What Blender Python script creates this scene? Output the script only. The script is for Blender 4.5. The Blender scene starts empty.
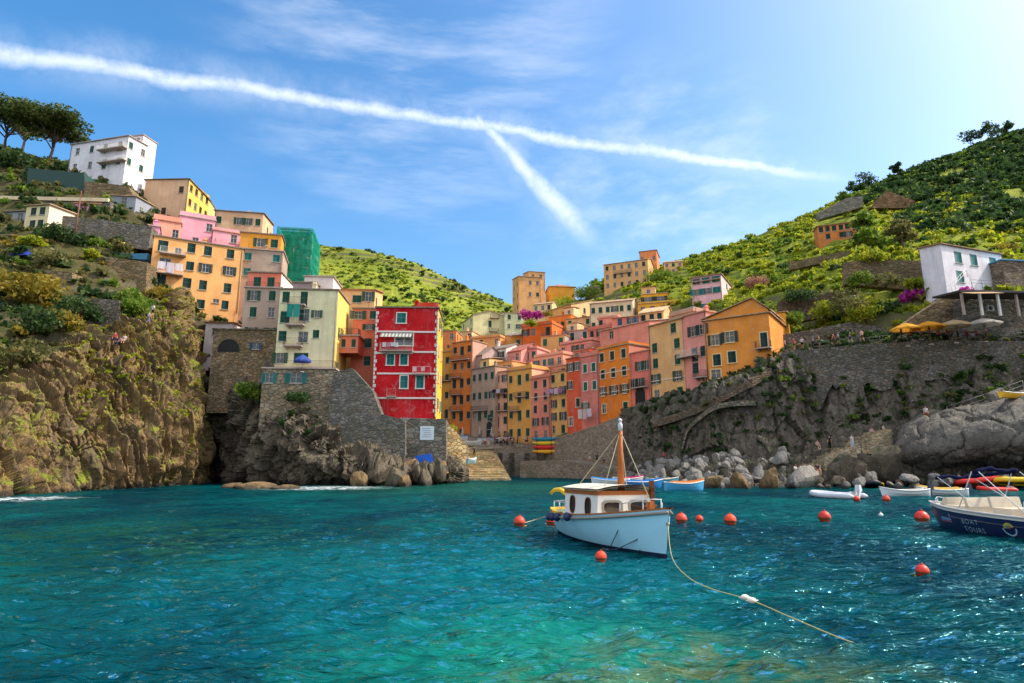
import bpy, bmesh, math, random
import numpy as np
from mathutils import Vector, Matrix, Euler
from mathutils.bvhtree import BVHTree
R = math.radians
SC = bpy.context.scene
COL = SC.collection
rng = random.Random(7)
nr = np.random.default_rng(7)

# ------------------------------------------------------------------ camera model (used to lay the place out)
F, CX, CY, PITCH, EYE = 600.0, 512.0, 341.5, R(11.3), 3.0
SP, CP = math.sin(PITCH), math.cos(PITCH)
def ray(px, py):
    u, v = (px-CX)/F, (CY-py)/F
    return Vector((u, CP - v*SP, SP + v*CP))
def P(px, py, Y):
    d = ray(px, py); s = Y/d.y
    return Vector((d.x*s, Y, EYE + d.z*s))
def PW(px, py, z=0.0):
    d = ray(px, py); s = (z-EYE)/d.z
    return Vector((d.x*s, d.y*s, z))
def PP(px, py, C, n):
    d = ray(px, py); o = Vector((0, 0, EYE))
    return o + d*((C-o).dot(n)/d.dot(n))

# ------------------------------------------------------------------ object helpers
def link(o, parent=None):
    COL.objects.link(o)
    if parent is not None: o.parent = parent
    return o
def tag(o, label=None, cat=None, group=None, kind=None):
    for k, v in (('label', label), ('category', cat), ('group', group), ('kind', kind)):
        if v: o[k] = v
    return o
def empty(name, loc, rz=0, label=None, cat=None, group=None):
    o = bpy.data.objects.new(name, None); o.empty_display_size = .3
    o.location = loc; o.rotation_euler = (0, 0, rz)
    link(o); return tag(o, label, cat, group)
KIDS = {}
def inst(name, mesh, parent=None, loc=(0, 0, 0), rz=0, rot=None, scale=None):
    o = bpy.data.objects.new(name, mesh); o.location = loc
    o.rotation_euler = rot if rot else (0, 0, rz)
    if scale: o.scale = scale if hasattr(scale, '__len__') else (scale,)*3
    return link(o, parent)
def copy_tree(o, parent=None):
    c = o.copy(); COL.objects.link(c); c.parent = parent
    for ch in list(o.children): copy_tree(ch, c)
    return c

class MB:
    """collects shapes into one mesh"""
    def __init__(s): s.v = []; s.f = []; s.sm = []
    def add(s, vs, fs, smooth=False, M=None):
        b = len(s.v)
        s.v += [tuple(M @ Vector(p)) for p in vs] if M is not None else [tuple(p) for p in vs]
        s.f += [tuple(i+b for i in f) for f in fs]; s.sm += [smooth]*len(fs); return s
    def quad(s, a, b, c, d): return s.add([a, b, c, d], [(0, 1, 2, 3)])
    def box(s, c, d, M=None, taper=1.0):
        x, y, z = d[0]/2, d[1]/2, d[2]/2; t = taper
        vs = [(c[0]+i*x*(t if k > 0 else 1), c[1]+j*y*(t if k > 0 else 1), c[2]+k*z) for k in (-1, 1) for j in (-1, 1) for i in (-1, 1)]
        return s.add(vs, [(0, 2, 3, 1), (4, 5, 7, 6), (0, 1, 5, 4), (2, 6, 7, 3), (0, 4, 6, 2), (1, 3, 7, 5)], M=M)
    def tube(s, pts, r, n=6, cap=True, M=None):
        pts = [Vector(p) for p in pts]; rs = r if hasattr(r, '__len__') else [r]*len(pts)
        vs = []; up = None
        for i, p in enumerate(pts):
            t = (pts[min(i+1, len(pts)-1)] - pts[max(i-1, 0)]).normalized()
            if up is None: up = Vector((0, 0, 1)) if abs(t.z) < .9 else Vector((1, 0, 0))
            a = t.cross(up)
            if a.length < 1e-4: a = t.orthogonal()
            a.normalize(); b = a.cross(t).normalized(); up = b
            for k in range(n):
                w = 2*math.pi*k/n
                vs.append(p + (a*math.cos(w) + b*math.sin(w))*rs[i])
        fs = [(i*n+k, i*n+(k+1) % n, (i+1)*n+(k+1) % n, (i+1)*n+k) for i in range(len(pts)-1) for k in range(n)]
        if cap: fs += [tuple(range(n))[::-1], tuple((len(pts)-1)*n+k for k in range(n))]
        return s.add(vs, fs, True, M)
    def lathe(s, prof, n=16, M=None, cap=True):
        vs = [(r*math.cos(2*math.pi*k/n), r*math.sin(2*math.pi*k/n), z) for r, z in prof for k in range(n)]
        fs = [(i*n+k, i*n+(k+1) % n, (i+1)*n+(k+1) % n, (i+1)*n+k) for i in range(len(prof)-1) for k in range(n)]
        if cap: fs += [tuple(range(n))[::-1], tuple((len(prof)-1)*n+k for k in range(n))]
        return s.add(vs, fs, True, M)
    def ball(s, c, r, n=14, m=9, sq=(1, 1, 1)):
        prof = [(max(1e-3, math.sin(math.pi*i/m)), -math.cos(math.pi*i/m)) for i in range(m+1)]
        return s.lathe(prof, n, Matrix.Translation(c) @ Matrix.Diagonal((r*sq[0], r*sq[1], r*sq[2], 1)))
    def prism(s, poly, off, M=None):
        """poly: planar list of points, off: extrusion vector"""
        n = len(poly); off = Vector(off)
        vs = [Vector(p) for p in poly] + [Vector(p)+off for p in poly]
        fs = [tuple(range(n)), tuple(range(2*n-1, n-1, -1))] + [(i, i+n, (i+1) % n+n, (i+1) % n) for i in range(n)]
        return s.add(vs, fs, M=M)
    def mesh(s, name, m, smooth=None):
        me = bpy.data.meshes.new(name); me.from_pydata(s.v, [], s.f)
        me.polygons.foreach_set('use_smooth', s.sm if smooth is None else [smooth]*len(s.f))
        if m: me.materials.append(m)
        me.update(); return me
    def build(s, name, m, parent=None, loc=(0, 0, 0), rz=0, smooth=None):
        return inst(name, s.mesh(name, m, smooth), parent, loc, rz)
def recalc(me):
    bm = bmesh.new(); bm.from_mesh(me); bmesh.ops.recalc_face_normals(bm, faces=bm.faces); bm.to_mesh(me); bm.free(); return me
def quads_np(name, v, m, smooth=False):
    """v: (4n,3) loose quads"""
    n = len(v)//4; me = bpy.data.meshes.new(name)
    me.vertices.add(4*n); me.vertices.foreach_set('co', np.ascontiguousarray(v, dtype=np.float32).ravel())
    me.loops.add(4*n); me.loops.foreach_set('vertex_index', np.arange(4*n, dtype=np.int32))
    me.polygons.add(n); me.polygons.foreach_set('loop_start', np.arange(0, 4*n, 4, dtype=np.int32))
    me.update(calc_edges=True); me.materials.append(m); return me
def grid_np(name, pos, m, smooth=True):
    nv, nu = pos.shape[:2]; me = bpy.data.meshes.new(name)
    i = np.arange(nv*nu).reshape(nv, nu)
    q = np.stack([i[:-1, :-1], i[:-1, 1:], i[1:, 1:], i[1:, :-1]], -1).reshape(-1, 4).astype(np.int32)
    me.vertices.add(nv*nu); me.vertices.foreach_set('co', pos.astype(np.float32).ravel())
    me.loops.add(q.size); me.loops.foreach_set('vertex_index', q.ravel())
    me.polygons.add(len(q)); me.polygons.foreach_set('loop_start', np.arange(0, q.size, 4, dtype=np.int32))
    me.polygons.foreach_set('use_smooth', np.full(len(q), smooth))
    me.update(calc_edges=True); me.validate(); me.materials.append(m); return me

# ------------------------------------------------------------------ noise in numpy
_perm = nr.permutation(256); _perm = np.concatenate([_perm, _perm, _perm])
_g = nr.normal(size=(256, 3)); _g /= np.linalg.norm(_g, axis=1)[:, None]
def pn(x, y, z):
    xi, yi, zi = np.floor(x).astype(int), np.floor(y).astype(int), np.floor(z).astype(int)
    xf, yf, zf = x-xi, y-yi, z-zi
    f = lambda t: t*t*t*(t*(t*6-15)+10)
    u, v, w = f(xf), f(yf), f(zf)
    def g(a, b, c):
        h = _perm[(_perm[(_perm[(xi+a) & 255] + yi+b) & 255] + zi+c) & 255]
        q = _g[h]; return q[..., 0]*(xf-a)+q[..., 1]*(yf-b)+q[..., 2]*(zf-c)
    l = lambda a, b, t: a+(b-a)*t
    return l(l(l(g(0, 0, 0), g(1, 0, 0), u), l(g(0, 1, 0), g(1, 1, 0), u), v),
             l(l(g(0, 0, 1), g(1, 0, 1), u), l(g(0, 1, 1), g(1, 1, 1), u), v), w)*1.5
def fbm(x, y, z, o=4):
    s = 0; a = 1
    for i in range(o): s = s + a*pn(x*2**i+i*7.3, y*2**i+i*3.1, z*2**i+i*5.7); a *= .5
    return s
def ridge(x, y, z, o=3):
    s = 0; a = 1
    for i in range(o): s = s + a*(1-2*np.abs(pn(x*2**i+i*9.1, y*2**i+i*2.7, z*2**i+i*1.3))); a *= .5
    return s

def worley(x, y, z):
    """F2-F1 and a random value per cell"""
    xi, yi, zi = np.floor(x).astype(int), np.floor(y).astype(int), np.floor(z).astype(int)
    f1 = np.full(x.shape, 9.); f2 = np.full(x.shape, 9.); cid = np.zeros(x.shape); tl = np.zeros(x.shape)
    for a in (-1, 0, 1):
        for b in (-1, 0, 1):
            for c in (-1, 0, 1):
                h = _perm[(_perm[(_perm[(xi+a) & 255] + yi+b) & 255] + zi+c) & 255]; q = _g[h]*.5+.5
                d = np.sqrt((xi+a+q[..., 0]-x)**2+(yi+b+q[..., 1]-y)**2+(zi+c+q[..., 2]-z)**2)
                r_ = _g[(h+77) & 255]; k = r_[..., 0]*(x-xi-a-q[..., 0])+r_[..., 1]*(y-yi-b-q[..., 1])+r_[..., 2]*(z-zi-c-q[..., 2]); tl = np.where(d < f1, k, tl)
                f2 = np.where(d < f1, f1, np.minimum(f2, d)); cid = np.where(d < f1, h/255., cid); f1 = np.minimum(f1, d)
    return f2-f1, cid, tl
def catmull(c, n):
    """c: (k,...) control, resample to n along axis 0"""
    k = len(c); t = np.linspace(0, k-1, n); i = np.minimum(t.astype(int), k-2); f = (t-i).reshape((-1,)+(1,)*(c.ndim-1))
    p0, p1, p2, p3 = c[np.maximum(i-1, 0)], c[i], c[i+1], c[np.minimum(i+2, k-1)]
    return .5*((2*p1)+(-p0+p2)*f+(2*p0-5*p1+4*p2-p3)*f*f+(-p0+3*p1-3*p2+p3)*f**3)
def linear(c, n):
    k = len(c); t = np.linspace(0, k-1, n); i = np.minimum(t.astype(int), k-2); f = (t-i).reshape((-1,)+(1,)*(c.ndim-1))
    return c[i]*(1-f)+c[i+1]*f
def normals(pos):
    a = np.gradient(pos, axis=1); b = np.gradient(pos, axis=0); n = np.cross(a, b)
    return n/np.maximum(np.linalg.norm(n, axis=-1, keepdims=True), 1e-9)
def sheet(name, rows, nu, nv, m, disp=None, smooth=True, lin=False, **t):
    c = np.array([[tuple(p) if isinstance(p, Vector) else tuple(P(*p)) for p in r] for r in rows], float)
    f = linear if lin else catmull
    pos = f(c, nv); pos = np.swapaxes(f(np.swapaxes(pos, 0, 1), nu), 0, 1)
    if disp is not None:
        n = normals(pos); pos = disp(pos, n)
    o = inst(name, grid_np(name, pos, m, smooth)); tag(o, **t)
    return pos, o
def dist(px, py, Y):  # metres per pixel there
    return Y/F

# ------------------------------------------------------------------ materials
def lin(h):
    if not isinstance(h, str): return tuple(h)
    h = h.lstrip('#'); c = [int(h[i:i+2], 16)/255 for i in (0, 2, 4)]
    return tuple(x/12.92 if x <= .04045 else ((x+.055)/1.055)**2.4 for x in c)
class NT:
    def __init__(s, name):
        s.m = bpy.data.materials.new(name); s.m.use_nodes = True; s.t = s.m.node_tree; s.t.nodes.clear()
        s.out = s.n('ShaderNodeOutputMaterial')
    def n(s, ty, **k):
        o = s.t.nodes.new(ty)
        for a, b in k.items(): setattr(o, a, b)
        return o
    def l(s, a, b): s.t.links.new(a, b)
    def set(s, sock, v):
        if hasattr(v, 'is_output') or isinstance(v, bpy.types.NodeSocket): s.l(v, sock)
        else: sock.default_value = v
    def pos(s, sc=(1, 1, 1), obj=False):
        if obj: g = s.n('ShaderNodeTexCoord').outputs['Object']
        else: g = s.n('ShaderNodeNewGeometry').outputs['Position']
        m = s.n('ShaderNodeMapping'); m.inputs['Scale'].default_value = sc; s.l(g, m.inputs[0]); return m.outputs[0]
    def noise(s, vec, sc, det=4, rough=.6, dist=0):
        o = s.n('ShaderNodeTexNoise'); s.l(vec, o.inputs['Vector']); o.inputs['Scale'].default_value = sc
        o.inputs['Detail'].default_value = det; o.inputs['Roughness'].default_value = rough; o.inputs['Distortion'].default_value = dist
        return o.outputs['Fac']
    def ramp(s, fac, stops, interp='LINEAR'):
        o = s.n('ShaderNodeValToRGB'); s.l(fac, o.inputs[0]); e = o.color_ramp.elements; o.color_ramp.interpolation = interp
        while len(e) < len(stops): e.new(.5)
        for k, (p, c) in enumerate(stops):
            e[k].position = p; c = (c,)*3 if isinstance(c, (int, float)) else lin(c); e[k].color = (*c, 1)
        return o.outputs[0]
    def mix(s, fac, a, b, mode='MIX'):
        o = s.n('ShaderNodeMix', data_type='RGBA', blend_type=mode)
        s.set(o.inputs[0], fac)
        for k, v in ((6, a), (7, b)):
            if isinstance(v, (tuple, list, str)): v = (*lin(v), 1)
            s.set(o.inputs[k], v)
        return o.outputs[2]
    def math(s, op, a, b=0.0, c=0.0, clamp=False):
        o = s.n('ShaderNodeMath', operation=op, use_clamp=clamp)
        s.set(o.inputs[0], a); s.set(o.inputs[1], b); s.set(o.inputs[2], c); return o.outputs[0]
    def bump(s, h, st=.3, d=.05, prev=None):
        o = s.n('ShaderNodeBump'); o.inputs['Strength'].default_value = st; o.inputs['Distance'].default_value = d
        s.l(h, o.inputs['Height'])
        if prev is not None: s.l(prev, o.inputs['Normal'])
        return o.outputs[0]
    def bsdf(s, col, rough=.8, nrm=None, metal=0, spec=.3, **k):
        o = s.n('ShaderNodeBsdfPrincipled')
        if isinstance(col, (tuple, list, str)): col = (*lin(col), 1)
        s.set(o.inputs['Base Color'], col); s.set(o.inputs['Roughness'], rough); o.inputs['Metallic'].default_value = metal
        o.inputs['Specular IOR Level'].default_value = spec
        if nrm is not None: s.l(nrm, o.inputs['Normal'])
        for a, b in k.items(): s.set(o.inputs[a], b)
        s.l(o.outputs[0], s.out.inputs[0]); return o
_mc = {}
def cached(f):
    def g(*a):
        k = (f.__name__,)+a
        if k not in _mc: _mc[k] = f(*a)
        return _mc[k]
    return g
@cached
def stucco(c):
    t = NT('stucco'); p = t.pos(); c = lin(c)
    c = tuple(min(.86, x*k) for x, k in zip(c, (1.22, 1.04, 1.06)))
    big = t.noise(p, .35, 5, .65); st = t.noise(t.pos((1.6, 1.6, .12)), 1.0, 4, .7); fine = t.noise(p, 6, 3, .7)
    dk = tuple(x*.62 for x in c); lt = tuple(min(.85, x*1.12+.03) for x in c); gr = tuple(.55*x+.45*.22 for x in c)
    a = t.mix(t.ramp(big, [(.35, 0), (.65, 1)]), dk, lt)
    a = t.mix(.45, a, (*c, 1) if False else c)
    a = t.mix(t.ramp(st, [(.50, 0), (.72, .75)]), a, gr)
    pt = t.noise(p, .8, 6, .75, .8); a = t.mix(t.ramp(pt, [(.57, 0), (.61, .7)]), a, tuple(.62*x+.38*.38 for x in c))
    a = t.mix(t.ramp(fine, [(.3, .25), (.6, 0)]), a, dk)
    t.bsdf(a, .92, t.bump(fine, .35, .03), spec=.15); return t.m
@cached
def paint(c, rough=.55):
    t = NT('paint'); p = t.pos(obj=True); c = lin(c)
    n = t.noise(p, 3, 4, .7)
    t.bsdf(t.mix(t.ramp(n, [(.35, 0), (.75, .5)]), c, tuple(x*.7+.02 for x in c)), rough); return t.m
@cached
def gloss(c, rough=.3):
    t = NT('gloss_paint'); p = t.pos(obj=True); c = lin(c); n = t.noise(p, 2.2, 5, .7)
    t.bsdf(t.mix(t.ramp(n, [(.4, 0), (.8, .45)]), c, tuple(x*.72+.03 for x in c)), t.ramp(n, [(.3, rough), (.8, rough+.25)]), spec=.5); return t.m
@cached
def wood(c):
    t = NT('wood'); p = t.pos((1, 8, 8), True); c = lin(c); n = t.noise(p, 2, 5, .7, .5)
    t.bsdf(t.mix(n, tuple(x*.5 for x in c), tuple(min(1, x*1.3) for x in c)), .5, t.bump(n, .2, .01)); return t.m
@cached
def cloth(c):
    t = NT('cloth'); p = t.pos(obj=True); c = lin(c); n = t.noise(p, 5, 3, .6)
    s = t.bsdf(t.mix(n, tuple(x*.8 for x in c), c), .9, spec=.1)
    tr = t.n('ShaderNodeBsdfTranslucent'); tr.inputs[0].default_value = (*c, 1)
    mx = t.n('ShaderNodeMixShader'); mx.inputs[0].default_value = .3
    t.l(s.outputs[0], mx.inputs[1]); t.l(tr.outputs[0], mx.inputs[2]); t.l(mx.outputs[0], t.out.inputs[0]); return t.m
@cached
def metal(c, rough=.35):
    t = NT('metal'); t.bsdf(lin(c), rough, metal=.85); return t.m
def glass_mat():
    t = NT('window_glass'); p = t.pos(); n = t.noise(p, .8, 2)
    t.bsdf(t.mix(n, (.012, .018, .022), (.05, .065, .075)), .08, t.bump(n, .06, .05), spec=.7); return t.m
GLASS = glass_mat()
@cached
def tiles(c):
    t = NT('roof_tiles'); p = t.pos(); c = lin(c); n = t.noise(p, 1.1, 5, .7); n2 = t.noise(p, 9, 2)
    w = t.n('ShaderNodeTexWave'); w.inputs['Scale'].default_value = 1.6; w.inputs['Distortion'].default_value = 1.5; t.l(p, w.inputs[0])
    a = t.mix(t.ramp(n, [(.3, 0), (.7, 1)]), tuple(x*.55 for x in c), tuple(min(1, x*1.15+.02) for x in c))
    a = t.mix(t.ramp(n2, [(.5, 0), (.75, .5)]), a, (.3, .26, .2))
    t.bsdf(a, .85, t.bump(w.outputs['Fac'], .6, .08), spec=.2); return t.m
@cached
def stone(c, sc=1.6, dark=.35):
    t = NT('stone_masonry'); c = lin(c)
    w = t.noise(t.pos(), 1.2, 3); v3 = t.n('ShaderNodeVectorMath', operation='ADD')
    mp = t.pos((1, 1, 1.7)); off = t.n('ShaderNodeVectorMath', operation='SCALE'); off.inputs['Scale'].default_value = .35
    nn = t.n('ShaderNodeTexNoise'); nn.inputs['Scale'].default_value = 1.3; t.l(mp, nn.inputs['Vector'])
    t.l(nn.outputs['Color'], off.inputs[0]); t.l(mp, v3.inputs[0]); t.l(off.outputs[0], v3.inputs[1])
    v = t.n('ShaderNodeTexVoronoi'); v.inputs['Scale'].default_value = sc; t.l(v3.outputs[0], v.inputs['Vector'])
    e = t.n('ShaderNodeTexVoronoi', feature='DISTANCE_TO_EDGE'); e.inputs['Scale'].default_value = sc; t.l(v3.outputs[0], e.inputs['Vector'])
    sep = t.n('ShaderNodeSeparateColor'); t.l(v.outputs['Color'], sep.inputs[0])
    a = t.mix(sep.outputs[0], tuple(x*.55 for x in c), tuple(x*1.35 for x in c))
    a = t.mix(t.ramp(sep.outputs[1], [(.6, 0), (.9, .6)]), a, (c[0]*1.3, c[1]*1.0, c[2]*.75))
    a = t.mix(t.ramp(e.outputs['Distance'], [(0, .8), (.07, 0)]), a, tuple(x*dark for x in c))
    big = t.noise(t.pos(), .22, 5, .7)
    a = t.mix(t.ramp(big, [(.42, 0), (.7, .75)]), a, (c[0]*.5, c[1]*.55, c[2]*.42))
    h = t.ramp(e.outputs['Distance'], [(0, 0), (.12, 1)])
    t.bsdf(a, .95, t.bump(t.noise(t.pos(), 7, 3), .4, .05, t.bump(h, .9, .12)), spec=.12); return t.m
def rock(name, a, b, c, moss=None, mosslo=.55, wet=True, sc=1.0):
    t = NT(name); p = t.pos()
    n1 = t.noise(p, .25*sc, 6, .65, .4); n2 = t.noise(t.pos((1, 1, .35)), 1.3*sc, 6, .7, .8); n3 = t.noise(p, 7*sc, 4, .7)
    k = t.mix(t.ramp(n1, [(.35, 0), (.65, 1)]), a, b)
    k = t.mix(t.ramp(n2, [(.42, 0), (.6, .8)]), k, c)
    k = t.mix(t.ramp(n2, [(.33, .85), (.42, 0)]), k, tuple(x*.4 for x in lin(a)))
    k = t.mix(t.ramp(n3, [(.35, .5), (.55, 0)]), k, tuple(x*.5 for x in lin(a)))
    if moss:
        mz = t.n('ShaderNodeNewGeometry'); sx = t.n('ShaderNodeSeparateXYZ'); t.l(mz.outputs['Normal'], sx.inputs[0])
        mk = t.math('ADD', t.noise(p, .55, 6, .75), t.math('MULTIPLY', sx.outputs[2], .16))
        k = t.mix(t.ramp(mk, [(mosslo, 0), (mosslo+.1, .9)]), k, t.mix(t.noise(p, 3, 4), moss, tuple(x*.45 for x in lin(moss))))
    rough = .85
    if wet:   # tide line: dark wet weed just over the water
        g = t.n('ShaderNodeNewGeometry'); sx = t.n('ShaderNodeSeparateXYZ'); t.l(g.outputs['Position'], sx.inputs[0])
        z = t.math('ADD', sx.outputs[2], t.math('MULTIPLY', t.noise(p, .9, 4), -1.3))
        wm = t.ramp(t.math('MULTIPLY_ADD', z, 1.0, .5), [(0, 1), (.55, 0)])
        k = t.mix(t.math('MULTIPLY', wm, .8), k, (.022, .02, .016))
        rough = t.math('MULTIPLY_ADD', wm, -.5, .88)
    b1 = t.bump(n2, .8, .5); b2 = t.bump(n3, .7, .12, b1)
    t.bsdf(k, rough, b2, spec=.25); return t.m
def leafmat(name, a, b, c, trans=.45, sc=.5):
    t = NT(name); g = t.n('ShaderNodeNewGeometry'); p = t.pos()
    r = g.outputs['Random Per Island']; n = t.noise(p, sc, 3, .6)
    k = t.mix(t.ramp(n, [(.38, 0), (.62, 1)]), a, b); k = t.mix(t.ramp(r, [(.55, 0), (1, .8)]), k, c)
    k = t.mix(t.ramp(r, [(0, .6), (.4, 0)]), k, tuple(x*.45 for x in lin(a)))
    d = t.n('ShaderNodeBsdfPrincipled'); d.inputs['Roughness'].default_value = .6; d.inputs['Specular IOR Level'].default_value = .25
    t.l(k, d.inputs['Base Color']); tr = t.n('ShaderNodeBsdfTranslucent'); t.l(k, tr.inputs[0])
    mx = t.n('ShaderNodeMixShader'); mx.inputs[0].default_value = trans
    t.l(d.outputs[0], mx.inputs[1]); t.l(tr.outputs[0], mx.inputs[2]); t.l(mx.outputs[0], t.out.inputs[0]); return t.m
def soil(name, a, b, c):
    t = NT(name); p = t.pos(); n1 = t.noise(p, .06, 6, .65); n2 = t.noise(p, .5, 5, .7); n3 = t.noise(p, 4, 4, .7)
    k = t.mix(t.ramp(n1, [(.4, 0), (.6, 1)]), a, b); k = t.mix(t.ramp(n2, [(.45, 0), (.65, .8)]), k, c)
    k = t.mix(t.ramp(n3, [(.35, .55), (.55, 0)]), k, tuple(x*.4 for x in lin(a)))
    g = t.n('ShaderNodeNewGeometry'); sx = t.n('ShaderNodeSeparateXYZ'); t.l(g.outputs['Normal'], sx.inputs[0])     # dry-stone risers of the terraces
    k = t.mix(t.ramp(t.math('ADD', sx.outputs[2], t.math('MULTIPLY', n2, .3)), [(.58, .8), (.78, 0)]), k, t.mix(n3, (.08, .07, .045), (.18, .15, .10)))
    t.bsdf(k, .95, t.bump(n3, .8, .25), spec=.1); return t.m
LEAF_DARK = leafmat('leaf_dark', (.025, .06, .02), (.05, .105, .022), (.09, .14, .03), .4)
LEAF_MID = leafmat('leaf_mid', (.09, .19, .02), (.19, .28, .028), (.29, .33, .035), .5)
LEAF_LIME = leafmat('leaf_lime', (.22, .32, .018), (.40, .42, .025), (.52, .46, .04), .55)
LEAF_OLIVE = leafmat('leaf_olive', (.10, .12, .035), (.19, .17, .05), (.30, .25, .09))
LEAF_GOLD = leafmat('leaf_gold', (.16, .15, .02), (.32, .25, .025), (.42, .27, .04))
LEAF_PINE = leafmat('leaf_pine', (.035, .075, .02), (.09, .14, .025), (.22, .20, .04), .45)
LEAF_PINK = leafmat('leaf_magenta', (.34, .015, .20), (.55, .03, .36), (.65, .10, .45))
LEAF_ROSE = leafmat('leaf_rose', (.38, .12, .12), (.5, .22, .2), (.2, .2, .05))
ROCK_WARM = rock('rock_warm', '#6f5f48', '#a58252', '#4c4132', '#8a962a', .57)
ROCK_DARK = rock('rock_dark', '#6b6052', '#857762', '#4a433a', '#3a4a22', .62)
ROCK_GREY = rock('rock_grey', '#71685d', '#82766a', '#4e4842', '#3c4c26', .56)
ROCK_SLAB = rock('rock_slab', '#6c675f', '#807a70', '#4f4b45', None, .6, True, .6)
BOULDER = rock('boulder_grey', '#8d8a86', '#a39d92', '#6c6963', None, .6, True, 1.4)
BOULDER_TAN = rock('boulder_tan', '#8f7450', '#a58a62', '#5c4a36', None, .6, True, 1.4)
SOIL_GREEN = soil('hill_soil', (.19, .24, .028), (.31, .33, .04), (.09, .13, .022))
SOIL_WARM = soil('scrub_soil', (.075, .06, .03), (.11, .095, .035), (.04, .06, .018))
BARK = wood('#5a4030')
IRON = paint('#2c2f33'); WHITE = paint('#dcdad4'); GREENSH = '#0f5a46'

# ------------------------------------------------------------------ foliage
def leaf_cloud(n, blobs, size, flat=0.0, g=None):
    g = g or nr
    w = np.array([b[1][0]*b[1][1]*b[1][2] for b in blobs])**.7; w /= w.sum()
    k = g.choice(len(blobs), n, p=w); c = np.array([b[0] for b in blobs], float)[k]; r = np.array([b[1] for b in blobs], float)[k]
    d = g.normal(size=(n, 3)); d /= np.linalg.norm(d, axis=1)[:, None]
    c = c + d*r*(g.random((n, 1))**.45)
    a = g.normal(size=(n, 3)); a[:, 2] *= (1-flat); a /= np.linalg.norm(a, axis=1)[:, None]
    b = np.cross(a, g.normal(size=(n, 3))); b /= np.linalg.norm(b, axis=1)[:, None]
    s = size*(.6+.8*g.random((n, 1))); a *= s; b *= s*.6
    return np.stack([c-a-b*.3, c+b, c+a+b*.2, c-b], 1).reshape(-1, 3)
def clump_blobs(r, h, n, g=None):
    g = g or rng; out = []
    for i in range(n):
        a = g.random()*6.28; q = g.random()**.6*r*.75; s = r*(.3+.3*g.random())
        out.append(((q*math.cos(a), q*math.sin(a), h*(.25+.55*g.random()*(1-.5*q/r))), (s, s, s*.75*(h/r)**.5)))
    return out
BUSH = [leaf_cloud(110, clump_blobs(1, 1.0, 6), .20) for _ in range(6)]
def scatter(name, pts, scales, m, hs=1.0, tmpl=None, **t):
    vs = []
    tmpl = tmpl or BUSH
    for (p, s) in zip(pts, scales):
        b = tmpl[rng.randrange(len(tmpl))]; a = rng.random()*6.28; c, q = math.cos(a), math.sin(a)
        Rm = np.array([[c, -q, 0], [q, c, 0], [0, 0, hs*(.8+.4*rng.random())]])
        vs.append((b*s) @ Rm.T + np.array(p))
    o = inst(name, quads_np(name, np.concatenate(vs), m)); return tag(o, **t)
def pick(pos, n, cond=None):
    """random points on a sheet, weighted by cell area; cond(p)->bool"""
    a = pos[:-1, :-1]; b = pos[:-1, 1:]; c = pos[1:, :-1]
    ar = np.linalg.norm(np.cross(b-a, c-a), axis=-1).ravel(); idx = nr.choice(len(ar), n, p=ar/ar.sum())
    w = a.shape[1]; i, j = idx//w, idx % w; u = nr.random((n, 1)); v = nr.random((n, 1))
    q = pos[i, j]*(1-u)*(1-v)+pos[i, j+1]*u*(1-v)+pos[i+1, j]*(1-u)*v+pos[i+1, j+1]*u*v
    if cond is not None: q = q[cond(q)]
    return q
def pix(q):
    """project (n,3) world points with the layout camera"""
    d = q-np.array([0, 0, EYE]); f = d[:, 1]*CP+d[:, 2]*SP; v = -d[:, 1]*SP+d[:, 2]*CP
    return CX+F*d[:, 0]/f, CY-F*v/f
def shrub(label, p, r, h, m, n=420, name='shrub', cat='shrub', leaf=.22, group=None, nb=9):
    e = empty(name, p, 0, label, cat, group)
    lv = inst('foliage', quads_np('foliage', leaf_cloud(n, clump_blobs(r, h, nb), leaf), m), e)
    mb = MB()
    for k in range(4):
        a = k*1.6+rng.random(); mb.tube([(0, 0, -.4), (.15*r*math.cos(a), .15*r*math.sin(a), h*.3), (.45*r*math.cos(a), .45*r*math.sin(a), h*.62)], [.07, .05, .02], 5)
    mb.build('stem', BARK, e); return e
def tree(label, p, h, crown, m, trunk_r=.18, n=900, leaf=.3, name='tree', group=None, branches=5, lean=(0, 0), flat=0.0):
    """crown: list of blobs in local metres"""
    e = empty(name, p, 0, label, 'tree', group)
    inst('crown', quads_np('crown', leaf_cloud(n, crown, leaf, flat), m), e)
    mb = MB(); top = Vector((lean[0], lean[1], h)); mid = top*.5+Vector((lean[0]*.1, 0, 0))
    mb.tube([(0, 0, -1), (top*.25+Vector((.05, .04, 0))), mid, top*.75, top], [trunk_r*1.25, trunk_r, trunk_r*.85, trunk_r*.7, trunk_r*.4], 8)
    for b in crown[:branches]:
        c = Vector(b[0]); s = top*(.5+.3*rng.random())
        mb.tube([s, s.lerp(c, .5)+Vector((0, 0, -.1*h*.3)), c], [trunk_r*.55, trunk_r*.35, trunk_r*.12], 6)
    mb.build('trunk', BARK, e); return e
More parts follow.
